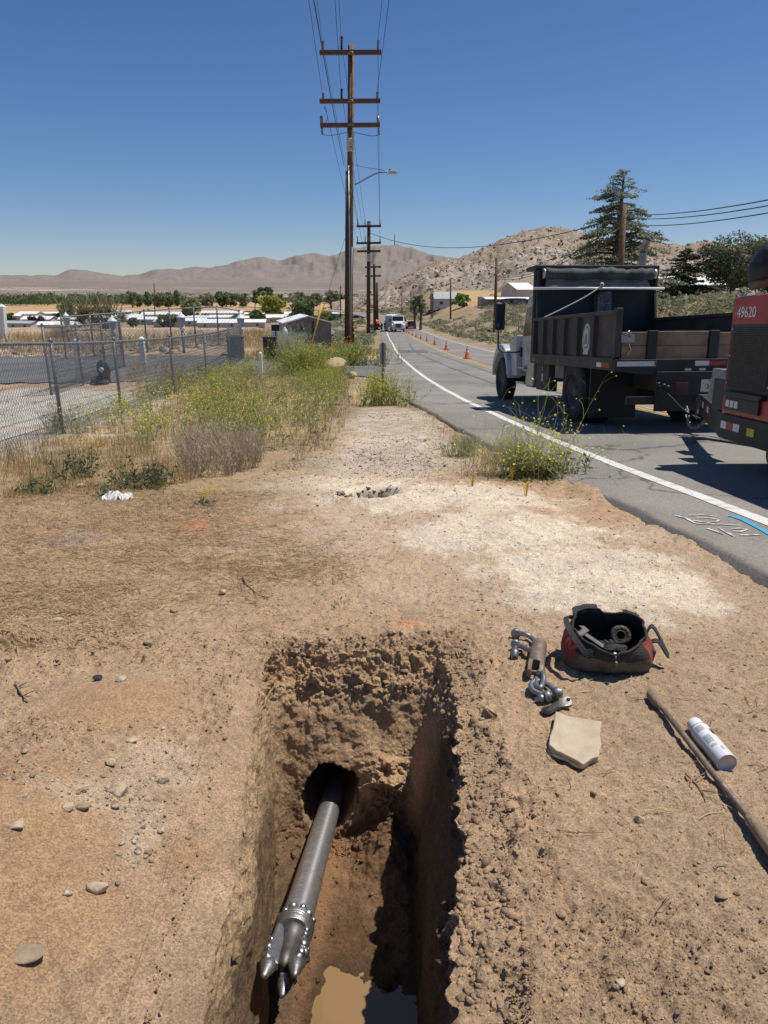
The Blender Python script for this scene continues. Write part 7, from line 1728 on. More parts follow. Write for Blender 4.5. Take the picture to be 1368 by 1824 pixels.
# ============================================================ FENCES AND YARD
M_FENCE = pmat('weathered_galvanised_tube', (.215, .225, .235), (.13, .137, .145), 5, .55, metal=.35)
M_LINK = pmat('chain_link_wire', (.40, .41, .415), (.26, .265, .27), 8, .5, metal=.35)
def fence(name, label, p0, p1, n, h, pitch, rad, lower=False, wire_r=.0030, posts=None, hb=None):
    p0, p1 = Vector(p0), Vector(p1); d = p1 - p0; d.z = 0; L2 = d.length; d.normalize()
    t = thing(name, label, 'fence', p0)
    zz = lambda s: float(H(*(p0 + d * s).xy)) - p0.z
    hh = (lambda s: h + ((hb or h) - h) * s / L2)
    for s in (posts if posts is not None else np.linspace(0, L2, n)):
        mb = MB(); b = d * s; mb.tube([b + Vector((0, 0, zz(s) - .1)), b + Vector((0, 0, zz(s) + hh(s) + .03))], rad, 10); mb.lathe([(rad * 1.1, 0), (rad * 1.1, .03), (rad * .6, .06), (0, .065)], 10, Matrix.Translation(b + Vector((0, 0, zz(s) + hh(s) + .02)))); mb.build('post', M_FENCE, t)
    S = np.linspace(0, L2, 40)
    nrm = Vector((-d.y, d.x, 0)) * (rad + .01) * -1
    mb = MB(); mb.tube([d * s + Vector((0, 0, zz(s) + hh(s))) for s in S], rad * .75, 8); mb.build('top_rail', M_FENCE, t)
    if lower: mb = MB(); mb.tube([d * s + Vector((0, 0, zz(s) + .12)) for s in S], rad * .6, 8); mb.build('bottom_rail', M_FENCE, t)
    # woven wire: zigzag strands hooked into each other
    m = int(L2 / pitch); k = int(h / (pitch)) * 2 + 1
    sx = (np.arange(m)[:, None] + .5 * (np.arange(k)[None] % 2)) * pitch; sx = np.concatenate([sx, (np.arange(m)[:, None] + 1 - .5 * (np.arange(k)[None] % 2)) * pitch])
    zr = np.interp(sx.ravel(), S, [zz(s) for s in S]).reshape(sx.shape); hr_ = np.interp(sx.ravel(), S, [hh(s) for s in S]).reshape(sx.shape)
    zt_ = zr + .03 + (hr_ - .03) * np.arange(k)[None] / (k - 1)
    off = .004 * np.where(np.arange(k)[None] % 2, 1, -1) * np.ones_like(sx)
    P = np.stack([d.x * sx + nrm.x - d.y * off, d.y * sx + nrm.y + d.x * off, zt_], -1)
    n_ = len(P); V1 = []; tri = [(math.cos(a), math.sin(a)) for a in (0, 2.094, 4.189)]
    A = np.stack([P + wire_r * (np.array((d.x, d.y, 0)) * c + np.array((-d.y, d.x, .6)) * s_) for c, s_ in tri], 2)   # n,k,3,3
    V = A.reshape(-1, 3); idx = np.arange(n_ * k * 3).reshape(n_, k, 3)
    F = np.concatenate([np.stack([idx[:, :-1, j], idx[:, :-1, (j + 1) % 3], idx[:, 1:, (j + 1) % 3], idx[:, 1:, j]], -1).reshape(-1, 4) for j in range(3)])
    np_mesh('chain_link', V, F, M_LINK, smooth=False, parent=t)
    return t
fa = gnd(112, 772); fb = gnd(432, 640)
dirn = (fb - fa); dirn.z = 0; Lf = dirn.length; dirn.normalize()
f0 = fa - dirn * 4.6; f0.z = float(H(f0.x, f0.y))
pos_ = [0, 4.6] + [4.6 + dirn.length * 0 + (Vector((gnd(px, py).x, gnd(px, py).y, 0)) - Vector((fa.x, fa.y, 0))).length for px, py in ((234, 737), (315, 702), (358, 676), (402, 655), (432, 640))]
fence('chain_link_fence', 'nearest grey chain link fence, running from the left edge back to the lantern post', f0, fb, 8, 1.36, .078, .030, posts=pos_, hb=1.52)
ga, gb_ = gnd(92, 705), gnd(222, 655); 
fence('chain_link_fence', 'second chain link fence with a low rail, behind the nearest one', ga, gb_, 4, 1.62, .10, .032, lower=True, wire_r=.0036)
gc2, gd2 = gnd(118, 642), gnd(430, 622)
fence('chain_link_fence', 'farthest chain link fence, on the bank between the lantern posts', gc2, gd2, 8, 1.75, .16, .035, wire_r=.005)
M_LANT = pmat('white_lantern_paint', (.74, .74, .72), (.62, .62, .60), 6, .5); M_LGLASS = pmat('milky_glass', (.45, .46, .46), (.38, .39, .39), 4, .2)
def lantern(px, top, base, label):
    g = gnd(px, base); d = g.y; hgt = (base - top) / FPX * d / math.cos(R(4)); t = thing('lamp_post', label, 'lamp post', g, group='white lanterns along the yard')
    mb = MB(); mb.tube([(0, 0, -.1), (0, 0, hgt - .75)], .055, 12); mb.build('post', M_FENCE, t)
    mb = MB(); mb.lathe([(.07, 0), (.10, .03), (.10, .16), (.06, .2)], 14, Matrix.Translation((0, 0, hgt - .78))); mb.build('collar', M_LANT, t)
    mb = MB(); mb.lathe([(.06, 0), (.13, .06), (.17, .34), (.15, .36)], 6, Matrix.Translation((0, 0, hgt - .58))); mb.build('lantern_glass', M_LGLASS, t)
    mb = MB(); mb.lathe([(.235, 0), (.22, .03), (.05, .17), (.03, .22), (0, .25)], 6, Matrix.Translation((0, 0, hgt - .24))); mb.build('lantern_roof', M_LANT, t)
lantern(432.5, 562, 638, 'lamp post with white lantern at the end of the nearest fence')
lantern(328, 560, 628, 'lamp post with white lantern standing left of the stone block')
lantern(206, 566, 630, 'lamp post with white lantern right of the red sign, above the yard driveway')
lantern(125, 560, 622, 'lamp post with white lantern left of the spiky yucca clump')
M_WPOST = pmat('white_painted_wood', (.78, .77, .74), (.58, .57, .54), 5, .7, contrast=(.25, .5))
def white_post(px0, py0, px1, py1, w_, label):
    g = gnd(px1, py1); tp_ = at_y(px0, py0, g.y); mb = MB(); ax = tp_ - g; M = frame(g, ax); L2 = ax.length
    mb.add([M @ Vector((sx * w_, sy * w_, z)) for z in (-.1, L2) for sx, sy in ((-1, -1), (1, -1), (1, 1), (-1, 1))], [(0, 1, 2, 3), (7, 6, 5, 4), (0, 4, 5, 1), (1, 5, 6, 2), (2, 6, 7, 3), (3, 7, 4, 0)])
    mb.add([M @ Vector((sx * w_, sy * w_, L2)) for sx, sy in ((-1, -1), (1, -1), (1, 1), (-1, 1))] + [M @ Vector((0, 0, L2 + w_))], [(0, 1, 4), (1, 2, 4), (2, 3, 4), (3, 0, 4)])
    tag(mb.build('white_post', M_WPOST, bevel=.006), label, 'post')
white_post(136.5, 606, 142, 681, .075, 'thick white post behind the fence, left of the dark covered object')
white_post(252, 603, 258, 659, .08, 'white post behind the fence, right of the dark covered object')
white_post(463.5, 629, 466, 680, .05, 'white wooden post standing in the weeds in front of the stone block')
white_post(3, 546, 7, 602, .14, 'big white gate pillar at the very left edge')
# covered pump, blocks, signs
g = gnd(186, 684); t = thing('covered_pump', 'black lumpy covered object behind the fence between two white posts', 'pump', g)
mb = MB(); mb.rock((0, 0, .36), .24, 8, 3, .3, (.85, .7, 1.35)); mb.build('cover', M_BLKPL, t)
mb = MB(); mb.rock((-.08, -.05, .10), .26, 9, 3, .3, (1.1, .8, .55)); mb.build('hose_heap', M_BLKPL, t)
mb = MB(); mb.lathe([(.05, 0), (.07, .03), (.05, .1)], 12, frame((.05, -.19, .42), (0, -1, .2))); mb.build('grey_fitting', M_CANG, t)
M_BLOCKR = pmat('dark_stone_facing', (.085, .08, .08), (.045, .043, .045), 7, .9, bump=.6, bscale=12)
def block(px, base, w_px, top, label):
    g = gnd(px, base); d = g.y; w_ = w_px / FPX * d / 2; h_ = (base - top) / FPX * d; mb = MB(); mb.box(-w_, w_, -w_ * .8, w_ * .8, -.1, h_ - .08); mb.box(-w_ * 1.06, w_ * 1.06, -w_ * .86, w_ * .86, h_ - .078, h_)
    tag(mb.build('stone_block', M_BLOCKR, loc=g, bevel=.03), label, 'block')
block(483, 643, 23, 601, 'dark square stone block behind the silvery grey shrub')
block(421, 637, 26, 600, 'dark stone block behind the fence, left of the end lamp post')
def board(px, py, w_px, h_px, y, mat, name, label, frame_m=None, legs=True):
    c = at_y(px, py, y); w_ = w_px / FPX * y / 2; h_ = h_px / FPX * y / 2; g = float(H(c.x, y)); t = thing(name, label, 'sign', (c.x, y, g))
    mb = MB(); mb.box(-w_, w_, -.02, .02, c.z - g - h_, c.z - g + h_); b = mb.build('panel', mat, t, bevel=.004)
    mb = MB(); mb.box(-.04, .04, .021, .09, -.1, c.z - g + h_); mb.build('post', M_FENCE, t)
    return t, b, c.z - g, w_, h_
yb = gnd(483, 643).y + 1
board(490.5, 584, 14, 10.5, yb, pmat('dark_sign', (.02, .025, .035), rough=.5), 'sign_board', 'small black sign board above the dark square stone block')
board(489.5, 594.5, 12, 8, yb + .4, M_WHITE, 'mail_box', 'white box hanging below the black sign board')
t, b, zc, w_, h_ = board(187, 582, 14, 7.5, 41, pmat('red_sign', (.35, .03, .04), rough=.5), 'sign_board', 'small red sign with dark lettering beside the spiky yucca clump')
mb = MB()
for k in range(3): mb.box(-w_ * .8 + k * w_ * .56, -w_ * .8 + k * w_ * .56 + w_ * .42, -.026, -.0205, zc + h_ * .1, zc + h_ * .6); mb.box(-w_ * .8 + k * w_ * .56, -w_ * .8 + k * w_ * .56 + w_ * .42, -.026, -.0205, zc - h_ * .6, zc - h_ * .1)
mb.build('blurred_lettering', M_BLKPL, b)
g = gnd(516, 640); mb = MB(); mb.lathe([(.02, 0), (.15, .0), (.16, .35), (.10, .48), (.05, .52), (.05, .58)], 16, Matrix.Translation((g.x - .25, g.y + .4, g.z + 1.05))); tag(mb.build('plastic_jug', M_WHITE), 'white plastic jug hung on the fence end beside the black sign board', 'jug')
# metal marker post by the road, seen from behind
g = gnd(682, 702); t = thing('road_marker', 'grey metal road marker plate on a post, seen from behind beside the road edge line', 'marker sign', g, (0, 0, R(-6)))
hm = (702 - 614) / FPX * g.y
mb = MB(); mb.box(-.085, .085, -.004, .004, hm - .62, hm); mb.build('plate', M_CANG, t, bevel=.002)
mb = MB(); mb.prism([(-.03, -.012), (.03, -.012), (.03, -.05), (.022, -.05), (.022, -.018), (-.022, -.018), (-.022, -.05), (-.03, -.05)], -.1, hm + .02, 'z'); mb.build('channel_post', M_FENCE, t)
for z in (hm - .12, hm - .48): mb = MB(); mb.lathe([(.012, 0), (.012, .01), (0, .012)], 8, frame((0, -.012, z), (0, -1, 0))); mb.build('bolt', M_ALU, t)
# yellow guy guard
g = gnd(551, 626); q = at_y(574, 541, g.y); mb = MB(); mb.tube([g + Vector((0, 0, -.05)), q], .05, 10); tag(mb.build('guy_guard', pmat('yellow_guard_tube', (.70, .52, .06), (.6, .45, .06), 5, .5)), 'leaning yellow guy wire guard tube beside the grey shed', 'guard')

# ============================================================ BUILDINGS
M_ROOFW = pmat('white_roof_coating', (.80, .80, .79), (.68, .68, .66), .6, .6); M_ROOFG = pmat('grey_roof', (.40, .41, .42), (.32, .33, .34), .8, .8)
M_WALLW = pmat('pale_wall', (.55, .53, .49), (.46, .44, .40), .7, .8); M_WALLB = pmat('beige_wall', (.50, .40, .26), (.42, .34, .22), .7, .85); M_WALLG = pmat('grey_metal_siding', (.20, .205, .205), (.15, .155, .158), 2, .7)
M_WINB = pmat('dark_window_pane', (.04, .045, .05), (.025, .03, .032), 1, .2)  # dark glass colour of the building windows
def valley_y(py): return 13.4 / math.tan(PITCH - math.atan((912 - py) / FPX))
def home(px, base, w_px, label, roof=None, wall=None, depth=6, hh=2.5, pitch=.9, rz=0, name='mobile_home', y=None, cat='mobile home', group='white roofed mobile homes in the valley'):
    g = gnd(px, base) if y is None else None
    if g is None: q = at_y(px, base, y); g = Vector((q.x, y, float(H(q.x, y))))
    w_ = w_px / FPX * g.y / 2; t = thing(name, label, cat, g, (0, 0, rz), group)
    mb = MB(); mb.prism([(-depth / 2, -.5), (depth / 2, -.5), (depth / 2, hh), (0, hh + pitch * .9), (-depth / 2, hh)], -w_, w_, 'x'); mb.build('wall', wall or M_WALLW, t)
    mb = MB(); e_ = .5
    for s in (-1, 1):
        mb.add([(x, yy, zz + dz) for dz in (0, .12) for x in (-w_ - .4, w_ + .4) for yy, zz in ((s * (depth / 2 + e_), hh - .12), (0, hh + pitch))], [(0, 1, 3, 2), (4, 6, 7, 5), (0, 2, 6, 4), (0, 4, 5, 1), (2, 3, 7, 6)])
    mb.build('roof', roof or M_ROOFW, t)
    nwin = max(2, int(w_ / 2))
    for k in range(nwin):
        x = -w_ + (k + .5) * 2 * w_ / nwin; mb = MB(); mb.box(x - .45, x + .45, -depth / 2 - .05, -depth / 2 - .012, .9, 1.7); mb.build('window', M_WINB, t)
    return t
HM = [(33, 585, 76, 'G', 'low grey roofed home behind the bank at the far left'), (112, 588, 78, 'W', 'broad white roofed home, nearest of the left group'), (72, 577, 54, 'W', 'white roofed home directly behind the nearest left one'), (130, 577, 44, 'W', 'white roofed home behind the yucca clump, its roof reaching the left lantern'), (20, 570, 44, 'W', 'long pale roof beside the left edge pillar'), (56, 566, 40, 'W', 'thin white roof in the back row above the plum coloured tree'), (100, 565, 56, 'W', 'thin white roof in the back row left of the dark round tree'), (143, 565, 34, 'W', 'short white roof in the back row right of the dark round tree'),
      (214, 573, 84, 'W', 'long white roof right behind the yucca clump'), (206, 562, 60, 'W', 'white roof in the back row behind the yucca clump'), (262, 577, 64, 'W', 'white roof beside the lone valley pole, front row'), (292, 567, 76, 'W', 'long white roof right of the lone valley pole, back row'), (302, 582, 50, 'G', 'pale grey roof front of the pine tree, left side'), (338, 580, 62, 'W', 'white roof in front of the pine tree'), (392, 584, 74, 'W', 'low slanting white roof right of the pine tree, front row'), (362, 573, 58, 'W', 'middle row white roof just right of the pine trunk'), (404, 573, 60, 'W', 'middle row white roof left of the end lantern'), (398, 564, 76, 'W', 'long white roof in the back row right of the pine tree'),
      (452, 574, 62, 'W', 'white roof right of the end lantern, middle row'), (447, 583, 56, 'W', 'slanting white roof just right of the end lantern'), (497, 573, 46, 'W', 'white roof left of the grey shed, middle row'), (468, 566, 64, 'W', 'white roof under the yellow green tree, back row'), (508, 566, 36, 'W', 'short white roof between the yellow green tree and the dark tree'), (598, 570, 26, 'W', 'small white building left of the tall utility pole')]
for i, (px, b, w_, c, lb) in enumerate(HM): home(px, b, w_ * .92, lb, M_ROOFG if c == 'G' else M_ROOFW, None, 5.5 + (i * 7 % 3), 2.3, .7 + .25 * (i % 3), R((-14, 8, -4, 12, 3)[i % 5]), y=valley_y(b))
# grey shed
g = gnd(540, 619); d = g.y; wS = 40 / FPX * d; hE, hA = (619 - 578) / FPX * d, (619 - 567.5) / FPX * d
t = thing('shed', 'grey gabled metal shed with white edged roof, left of the tall utility pole', 'shed', (g.x, g.y + 1.8, g.z), (0, 0, R(14)))
mb = MB(); mb.prism([(-wS, -.2), (wS, -.2), (wS, hE), (0, hA - .06), (-wS, hE)], -1.6, 2.4, 'y'); wl = mb.build('wall', M_WALLG, t)
mb = MB()
for k in range(13): x = -wS * .94 + k * wS * .157; mb.box(x, x + .025, -1.625, -1.602, 0, hE + (hA - hE) * (1 - abs(x) / wS) * .9 - .05)
mb.build('siding_rib', M_WALLG, wl)
for s in (-1, 1): mb = MB(); mb.add([(s * x, y, z + dz) for dz in (0, .09) for y in (-1.85, 2.6) for x, z in ((0, hA), (wS * 1.12, hE - .06))], [(0, 1, 3, 2), (4, 6, 7, 5), (0, 4, 5, 1), (2, 3, 7, 6), (1, 5, 7, 3), (0, 2, 6, 4)]); mb.build('roof', M_ROOFW, t)
for x0, x1 in ((-.78, -.52), (-.46, -.06)): mb = MB(); mb.box(x0 * wS, x1 * wS, -1.64, -1.603, hE * .42, hE * .86); wn = mb.build('window', M_WINB, t); mb = MB(); mb.box(x0 * wS, x1 * wS, -1.66, -1.641, hE * .42, hE * .62); mb.build('blind', M_WALLW, wn)
mb = MB(); mb.box(wS * .16, wS * .24, -1.66, -1.603, 0, hE * 1.08); mb.build('corner_trim', M_BLKPL, t)
# right hand side
home(791, 547, 40, 'grey roofed house behind the thin poles on the right slope', M_ROOFG, M_WALLW, 10, 2.6, 1.8, R(6), 'house', y=234, cat='house', group=None)
g = at_y(790, 549, 226); t = thing('garden_wall', 'low pale block wall in front of the grey roofed house', 'wall', (g.x + 1, 226, float(H(g.x, 226))))
mb = MB(); mb.box(-2, 9.5, -.1, .1, -.3, 1.2); mb.build('wall', M_WALLW, t)
home(905, 547, 84, 'long low building with a white roof edge behind the truck mirror', M_ROOFW, M_WALLG, 7, 1.9, .3, R(4), 'barn', y=186, cat='building', group=None)
home(921, 541, 34, 'barn with a pale pitched roof above the long low building', M_ROOFW, M_WALLW, 9, 3.6, 1.7, R(20), 'barn', y=206, cat='barn', group=None)
g = at_y(857, 545, 193); t = thing('water_tank', 'pale cylindrical water tank beside the white dish', 'tank', (g.x, 193, float(H(g.x, 193))))
mb = MB(); mb.lathe([(.98, -.3), (.98, 2.35), (.9, 2.42), (0, 2.5)], 28); mb.build('tank', pmat('tank_beige', (.46, .41, .34), (.36, .32, .27), 1.2, .7), t)
mb = MB(); mb.lathe([(1.02, 2.30), (1.02, 2.38)], 28); mb.build('rim', M_WALLW, t)
g = at_y(871, 545, 184); t = thing('satellite_dish', 'big white satellite dish beside the pale water tank', 'satellite dish', (g.x, 184, float(H(g.x, 184))))
mb = MB(); mb.lathe([(0, 0), (.4, .03), (.8, .15), (1.0, .26), (.98, .28), (.78, .18), (.4, .06), (0, .03)], 28, frame((0, 0, 1.25), (-.25, -.85, .45))); mb.build('dish', M_WHITE, t)
mb = MB(); mb.tube([(0, .15, -.2), (0, .1, 1.2)], .06, 8); mb.build('post', M_GALV, t)
home(1212, 549, 90, 'beige walled building with a white roof behind the dark trees', M_ROOFW, M_WALLB, 9, 3.3, 1.2, R(3), 'house', y=112, cat='house', group=None)
g = at_y(1292, 537, 118); t = thing('camper', 'white travel trailer parked under the trees above the red compressor', 'camper', (g.x, 118, float(H(g.x, 118))), (0, 0, R(2)))
mb = MB(); mb.prism([(-3.4, .5), (3.4, .5), (3.5, 1.4), (3.2, 2.8), (-3.3, 2.85), (-3.5, 1.6)], -1.2, 1.2, 'y'); cb_ = mb.build('body', M_WHITE, t, bevel=.12, bseg=3)
for x in (-1.9, .4, 2.0): mb = MB(); mb.box(x - .45, x + .45, -1.24, -1.203, 1.5, 2.1); mb.build('window', M_WINB, cb_, bevel=.03)
for x in (-.4, .5): mb = MB(); mb.lathe([(.36, -.1), (.36, .1)], 20, frame((x, -1.1, .36), (0, 1, 0))); mb.build('wheel', M_RUBBER, t)
g = at_y(1303, 541, 105); mb = MB(); mb.prism([(-.8, 0), (.8, 0), (1.0, 1.2), (-1.0, 1.2)], -.7, .7, 'y'); mb.box(-1.05, 1.05, -.76, .76, 1.203, 1.30)
tag(mb.build('bin', pmat('navy_blue_bin', (.02, .03, .10), (.015, .022, .07), 2, .5), loc=(g.x, 105, float(H(g.x, 105)))), 'dark blue bin below the white travel trailer', 'bin')
# rusty pipe frame and dark bag by the right hand pole
g = gnd(894, 592); t = thing('standpipe', 'rust coloured pipe frame beside the plain brown pole right of the road', 'pipe', g); mb = MB(); mb.tube([(0, 0, -.1), (0, 0, 1.25)], .06, 8); mb.tube([(-.75, 0, .95), (.35, 0, .95)], .05, 8); mb.build('pipework', M_RUSTY, t)
stone_ = MB(); g = gnd(872, 592); stone_.rock((0, 0, .2), .32, 5, 2, .25, (1.1, .8, .7)); tag(stone_.build('refuse_bag', M_BLKPL, loc=g), 'black refuse bag left of the plain brown pole', 'bag')

# ============================================================ TREES
M_BARK = pmat('grey_brown_bark', (.16, .12, .09), (.09, .068, .05), 4, .9, bump=.4, bscale=12)
def tree(px, base, top, w_px, label, kind='round', cols=((.10, .13, .05),), y=None, seed=1, name='tree', n=1400, leaf=.22, trunk=.28, open_=.0, cat='tree', group=None):
    g = gnd(px, base) if y is None else None
    if g is None: q = at_y(px, base, y); g = Vector((q.x, y, float(H(q.x, y))))
    d = g.y; hgt = at_y(px, top, d).z - g.z; w_ = w_px / FPX * d / 2; rng = np.random.default_rng(seed)
    t = thing(name, label, cat, g, group=group)
    mb = MB(); tr = hgt * .035 + .05; c0 = hgt * trunk
    mb.tube([(0, 0, -.3), (.02 * hgt * math.sin(seed), .0, hgt * .4), (.01 * hgt, 0, hgt * (.95 if kind in ('cone', 'cedar') else .7))], [tr, tr * .7, tr * .15], 9)
    limbs = []
    if kind == 'round':
        for k in range(11):
            a = 2.4 * k + seed; z0 = hgt * rng.uniform(.25, .6); e_ = Vector((math.cos(a) * w_ * rng.uniform(.45, .85), math.sin(a) * w_ * rng.uniform(.45, .85), hgt * rng.uniform(.5, .92)))
            mb.tube([(0, 0, z0), Vector((0, 0, z0)).lerp(e_, .5) + Vector((0, 0, -.03 * hgt)), e_], [tr * .42, tr * .25, tr * .08], 6); limbs.append(e_)
        mb.build('trunk', M_BARK, t)
        nc = 34; cz = rng.uniform(0, 1, nc); ca = rng.uniform(0, 6.28, nc); rad = np.sqrt(rng.uniform(.05, 1, nc)) * np.sqrt(np.clip(1 - (2 * cz - 1) ** 2 * .8, .1, 1))
        C = np.stack([np.cos(ca) * rad * w_ * .78, np.sin(ca) * rad * w_ * .78, c0 + (hgt - c0) * (.08 + .84 * cz)], -1); C = np.concatenate([C, np.array([l[:] for l in limbs])])
        cs = min(w_, hgt * .5) * rng.uniform(.20, .40, len(C)); per = max(1, n // len(C))
        dd = unit(rng.normal(size=(len(C), per, 3))); P = C[:, None] + dd * (rng.uniform(.25, 1, (len(C), per, 1)) ** .5) * cs[:, None, None] * np.array((1, 1, .8)); nrm = unit(dd + .8 * rng.normal(size=dd.shape)).reshape(-1, 3); P = P.reshape(-1, 3)
        cc_ = np.array(cols)[rng.integers(0, len(cols), len(C))]; col = np.repeat(cc_, per, 0) * rng.uniform(.65, 1.35, (len(P), 1)); sz = leaf * w_ * .30
    elif kind == 'column':
        mb.build('trunk', M_BARK, t); z = rng.uniform(0, 1, n); a = rng.uniform(0, 6.28, n); r_ = w_ * (np.sin(math.pi * np.clip(z * .9 + .08, 0, 1)) ** .7) * rng.uniform(.3, 1, n) ** .5 * (1 + .2 * np.sin(5 * a + 9 * z))
        P = np.stack([np.cos(a) * r_, np.sin(a) * r_, hgt * (.08 + .92 * z)], -1); nrm = unit(np.stack([np.cos(a), np.sin(a), .3 + 0 * a], -1) + .7 * rng.normal(size=P.shape)); col = np.array(cols)[rng.integers(0, len(cols), n)] * rng.uniform(.6, 1.4, (n, 1)); sz = leaf * w_ * .45
    else:
        PP = []; NN = []; nb_ = 150 if kind == 'cedar' else 90
        for k in range(nb_):
            u = (k + rng.random()) / nb_; z = hgt * (.08 + .90 * u) if kind == 'cedar' else hgt * (.06 + .92 * u); a = rng.uniform(0, 6.28)
            rl = w_ * ((1 - u) ** .78 * 1.02 + .06) * rng.uniform(.45, 1.15) if kind == 'cedar' else w_ * ((1 - u) ** .7 + .05) * rng.uniform(.6, 1.1)
            dr = np.array((math.cos(a), math.sin(a))); droop = -.16 if kind == 'cedar' else -.05; up = .22 if u > .75 else .04
            B = [Vector((0, 0, z)), Vector((dr[0] * rl * .5, dr[1] * rl * .5, z + rl * up)), Vector((dr[0] * rl, dr[1] * rl, z + rl * (up + droop)))]
            mb.tube(B, [tr * .22 * (1 - u) + .02, tr * .12 * (1 - u) + .015, .01], 5)
            m = int(n / nb_ * (.35 + 1.5 * (1 - u)) * (1.0 if u < .80 else (.30 if kind == 'cedar' else 1))); s = rng.uniform(.22 if kind == 'cedar' else .1, 1.03, m) ** .8
            ctr = np.stack([dr[0] * rl * s, dr[1] * rl * s, z + rl * (up * 2 * s * (1 - s * .5) + droop * s ** 2)], -1); wd = rl * .20 * (1.1 - s)[:, None] + .1
            PP.append(ctr + rng.normal(size=(m, 3)) * wd * np.array((1, 1, .22)) + np.array((0, 0, -.05))); NN.append(unit(rng.normal(size=(m, 3)) * .6 + np.array((0, 0, 1.0))))
        mb.build('trunk', M_BARK, t); P = np.concatenate(PP); nrm = np.concatenate(NN); col = np.array(cols)[rng.integers(0, len(cols), len(P))] * rng.uniform(.6, 1.4, (len(P), 1)); sz = leaf * w_ * .16
    V, F, C = cards(P, sz * rng.uniform(.6, 1.4, len(P)), nrm, .5, col, rng); np_mesh('crown', V, F, M_LEAF, C, smooth=False, parent=t)
    return t
DG = ((0.149, 0.201, 0.088), (0.114, 0.158, 0.074), (0.193, 0.236, 0.105)); OL = ((0.210, 0.236, 0.105), (0.166, 0.193, 0.088), (0.263, 0.280, 0.131)); YG = ((0.420, 0.438, 0.096), (0.333, 0.367, 0.088), (0.507, 0.490, 0.123)); GG = ((0.228, 0.254, 0.149), (0.175, 0.210, 0.119), (0.280, 0.298, 0.175)); PL = ((0.123, 0.079, 0.096), (0.088, 0.061, 0.079)); BG = ((0.263, 0.385, 0.088), (0.210, 0.315, 0.079), (0.333, 0.455, 0.123))
tree(1087, 560, 297, 225, 'tall grey green cedar with drooping branches, rising behind the dump truck', 'cedar', ((0.256, 0.280, 0.176), (0.200, 0.232, 0.141), (0.320, 0.328, 0.216)), y=76, seed=3, name='cedar_tree', n=30000, leaf=.115)
tree(1212, 545, 440, 120, 'dark bushy conifer in front of the beige walled building', 'cone', ((0.104, 0.128, 0.072), (0.144, 0.160, 0.096), (0.080, 0.096, 0.056)), y=95, seed=5, name='conifer_tree', n=8500, leaf=.24)
tree(1298, 548, 408, 135, 'tall open crowned tree in front of the white travel trailer', 'round', ((0.136, 0.152, 0.096), (0.104, 0.120, 0.072), (0.176, 0.192, 0.120)), y=92, seed=8, n=11000, leaf=.11, trunk=.2)
tree(1372, 548, 425, 120, 'dark round tree at the right edge behind the red compressor', 'round', ((0.136, 0.152, 0.088), (0.104, 0.120, 0.067)), y=98, seed=9, n=7000, leaf=.13, trunk=.15)
tree(1165, 545, 492, 70, 'low green tree mass behind the headboard of the dump truck', 'round', GG, y=140, seed=10, n=2500, leaf=.25, trunk=.02)
tree(1020, 542, 495, 60, 'low green tree left of the cedar, behind the truck bed', 'round', GG, y=140, seed=11, n=2000, leaf=.25, trunk=.02)
tree(739, 574, 525, 17, 'slim roadside tree with a round crown, left of a close pair', 'round', DG, y=150, seed=12, n=1500, leaf=.4, trunk=.52)
tree(749, 574, 524, 19, 'slim roadside tree with a round crown, right of a close pair', 'round', DG, y=145, seed=13, n=1500, leaf=.4, trunk=.5)
tree(823, 549, 523, 34, 'bright green rounded bush tree beside the grey roofed house', 'round', BG, y=204, seed=14, n=2600, leaf=.32, trunk=.02)
TV = [(342, 572, 532, 46, 'olive green pine tree standing among the white roofs', 'round', OL), (487, 567, 526, 52, 'yellow green tree above the white roofs', 'round', YG), (541, 582, 530, 48, 'dark green leafy tree behind the grey shed', 'round', DG), (579, 582, 553, 30, 'yellow green tree right of the grey shed', 'round', YG), (521, 578, 556, 26, 'dark green bush tree left of the grey shed', 'round', DG), (122, 572, 536, 30, 'dark green round tree in the left part of the mobile home rows', 'round', DG), (150, 566, 538, 22, 'dark pine with sparse crown above the yucca clump', 'cone', DG), (187, 566, 546, 30, 'dark green tree right of the yucca clump, back row', 'round', DG), (108, 572, 558, 34, 'low dark green bush behind the left white roofs', 'round', DG), (66, 583, 564, 34, 'plum coloured tree between the left white roofs', 'round', PL), (16, 576, 558, 26, 'green bush tree beside the left edge pillar', 'round', DG), (458, 578, 553, 34, 'green bush tree right of the end lantern', 'round', DG), (420, 578, 560, 26, 'green bush left of the end lantern', 'round', GG), (300, 585, 560, 40, 'green shrub row in front of the pine, left part', 'round', OL), (262, 566, 552, 30, 'olive bush beside the lone valley pole', 'round', OL), (595, 584, 560, 18, 'dark narrow tree left of the tall utility pole', 'column', DG), (238, 586, 566, 22, 'dark bush among the white roofs left of the lone pole', 'round', DG), (565, 590, 560, 26, 'dark green bushes behind the right side of the shed', 'round', DG)]
for i, (px, b, tp_, w_, lb, kd, cl) in enumerate(TV): tree(px, b, tp_, w_, lb, kd, cl, y=valley_y(b), seed=40 + i, n=1800, leaf=.38, trunk=.12)
RW = [(233, 20), (249, 18), (262, 16), (284, 24), (303, 16), (313, 14), (374, 30), (394, 26), (411, 34), (436, 24), (468, 36), (500, 30), (530, 26), (547, 24), (566, 26), (590, 26), (607, 20)]
ordn = ['first', 'second', 'third', 'fourth', 'fifth', 'sixth', 'seventh', 'eighth', 'ninth', 'tenth', 'eleventh', 'twelfth', 'thirteenth', 'fourteenth', 'fifteenth', 'sixteenth', 'seventeenth']
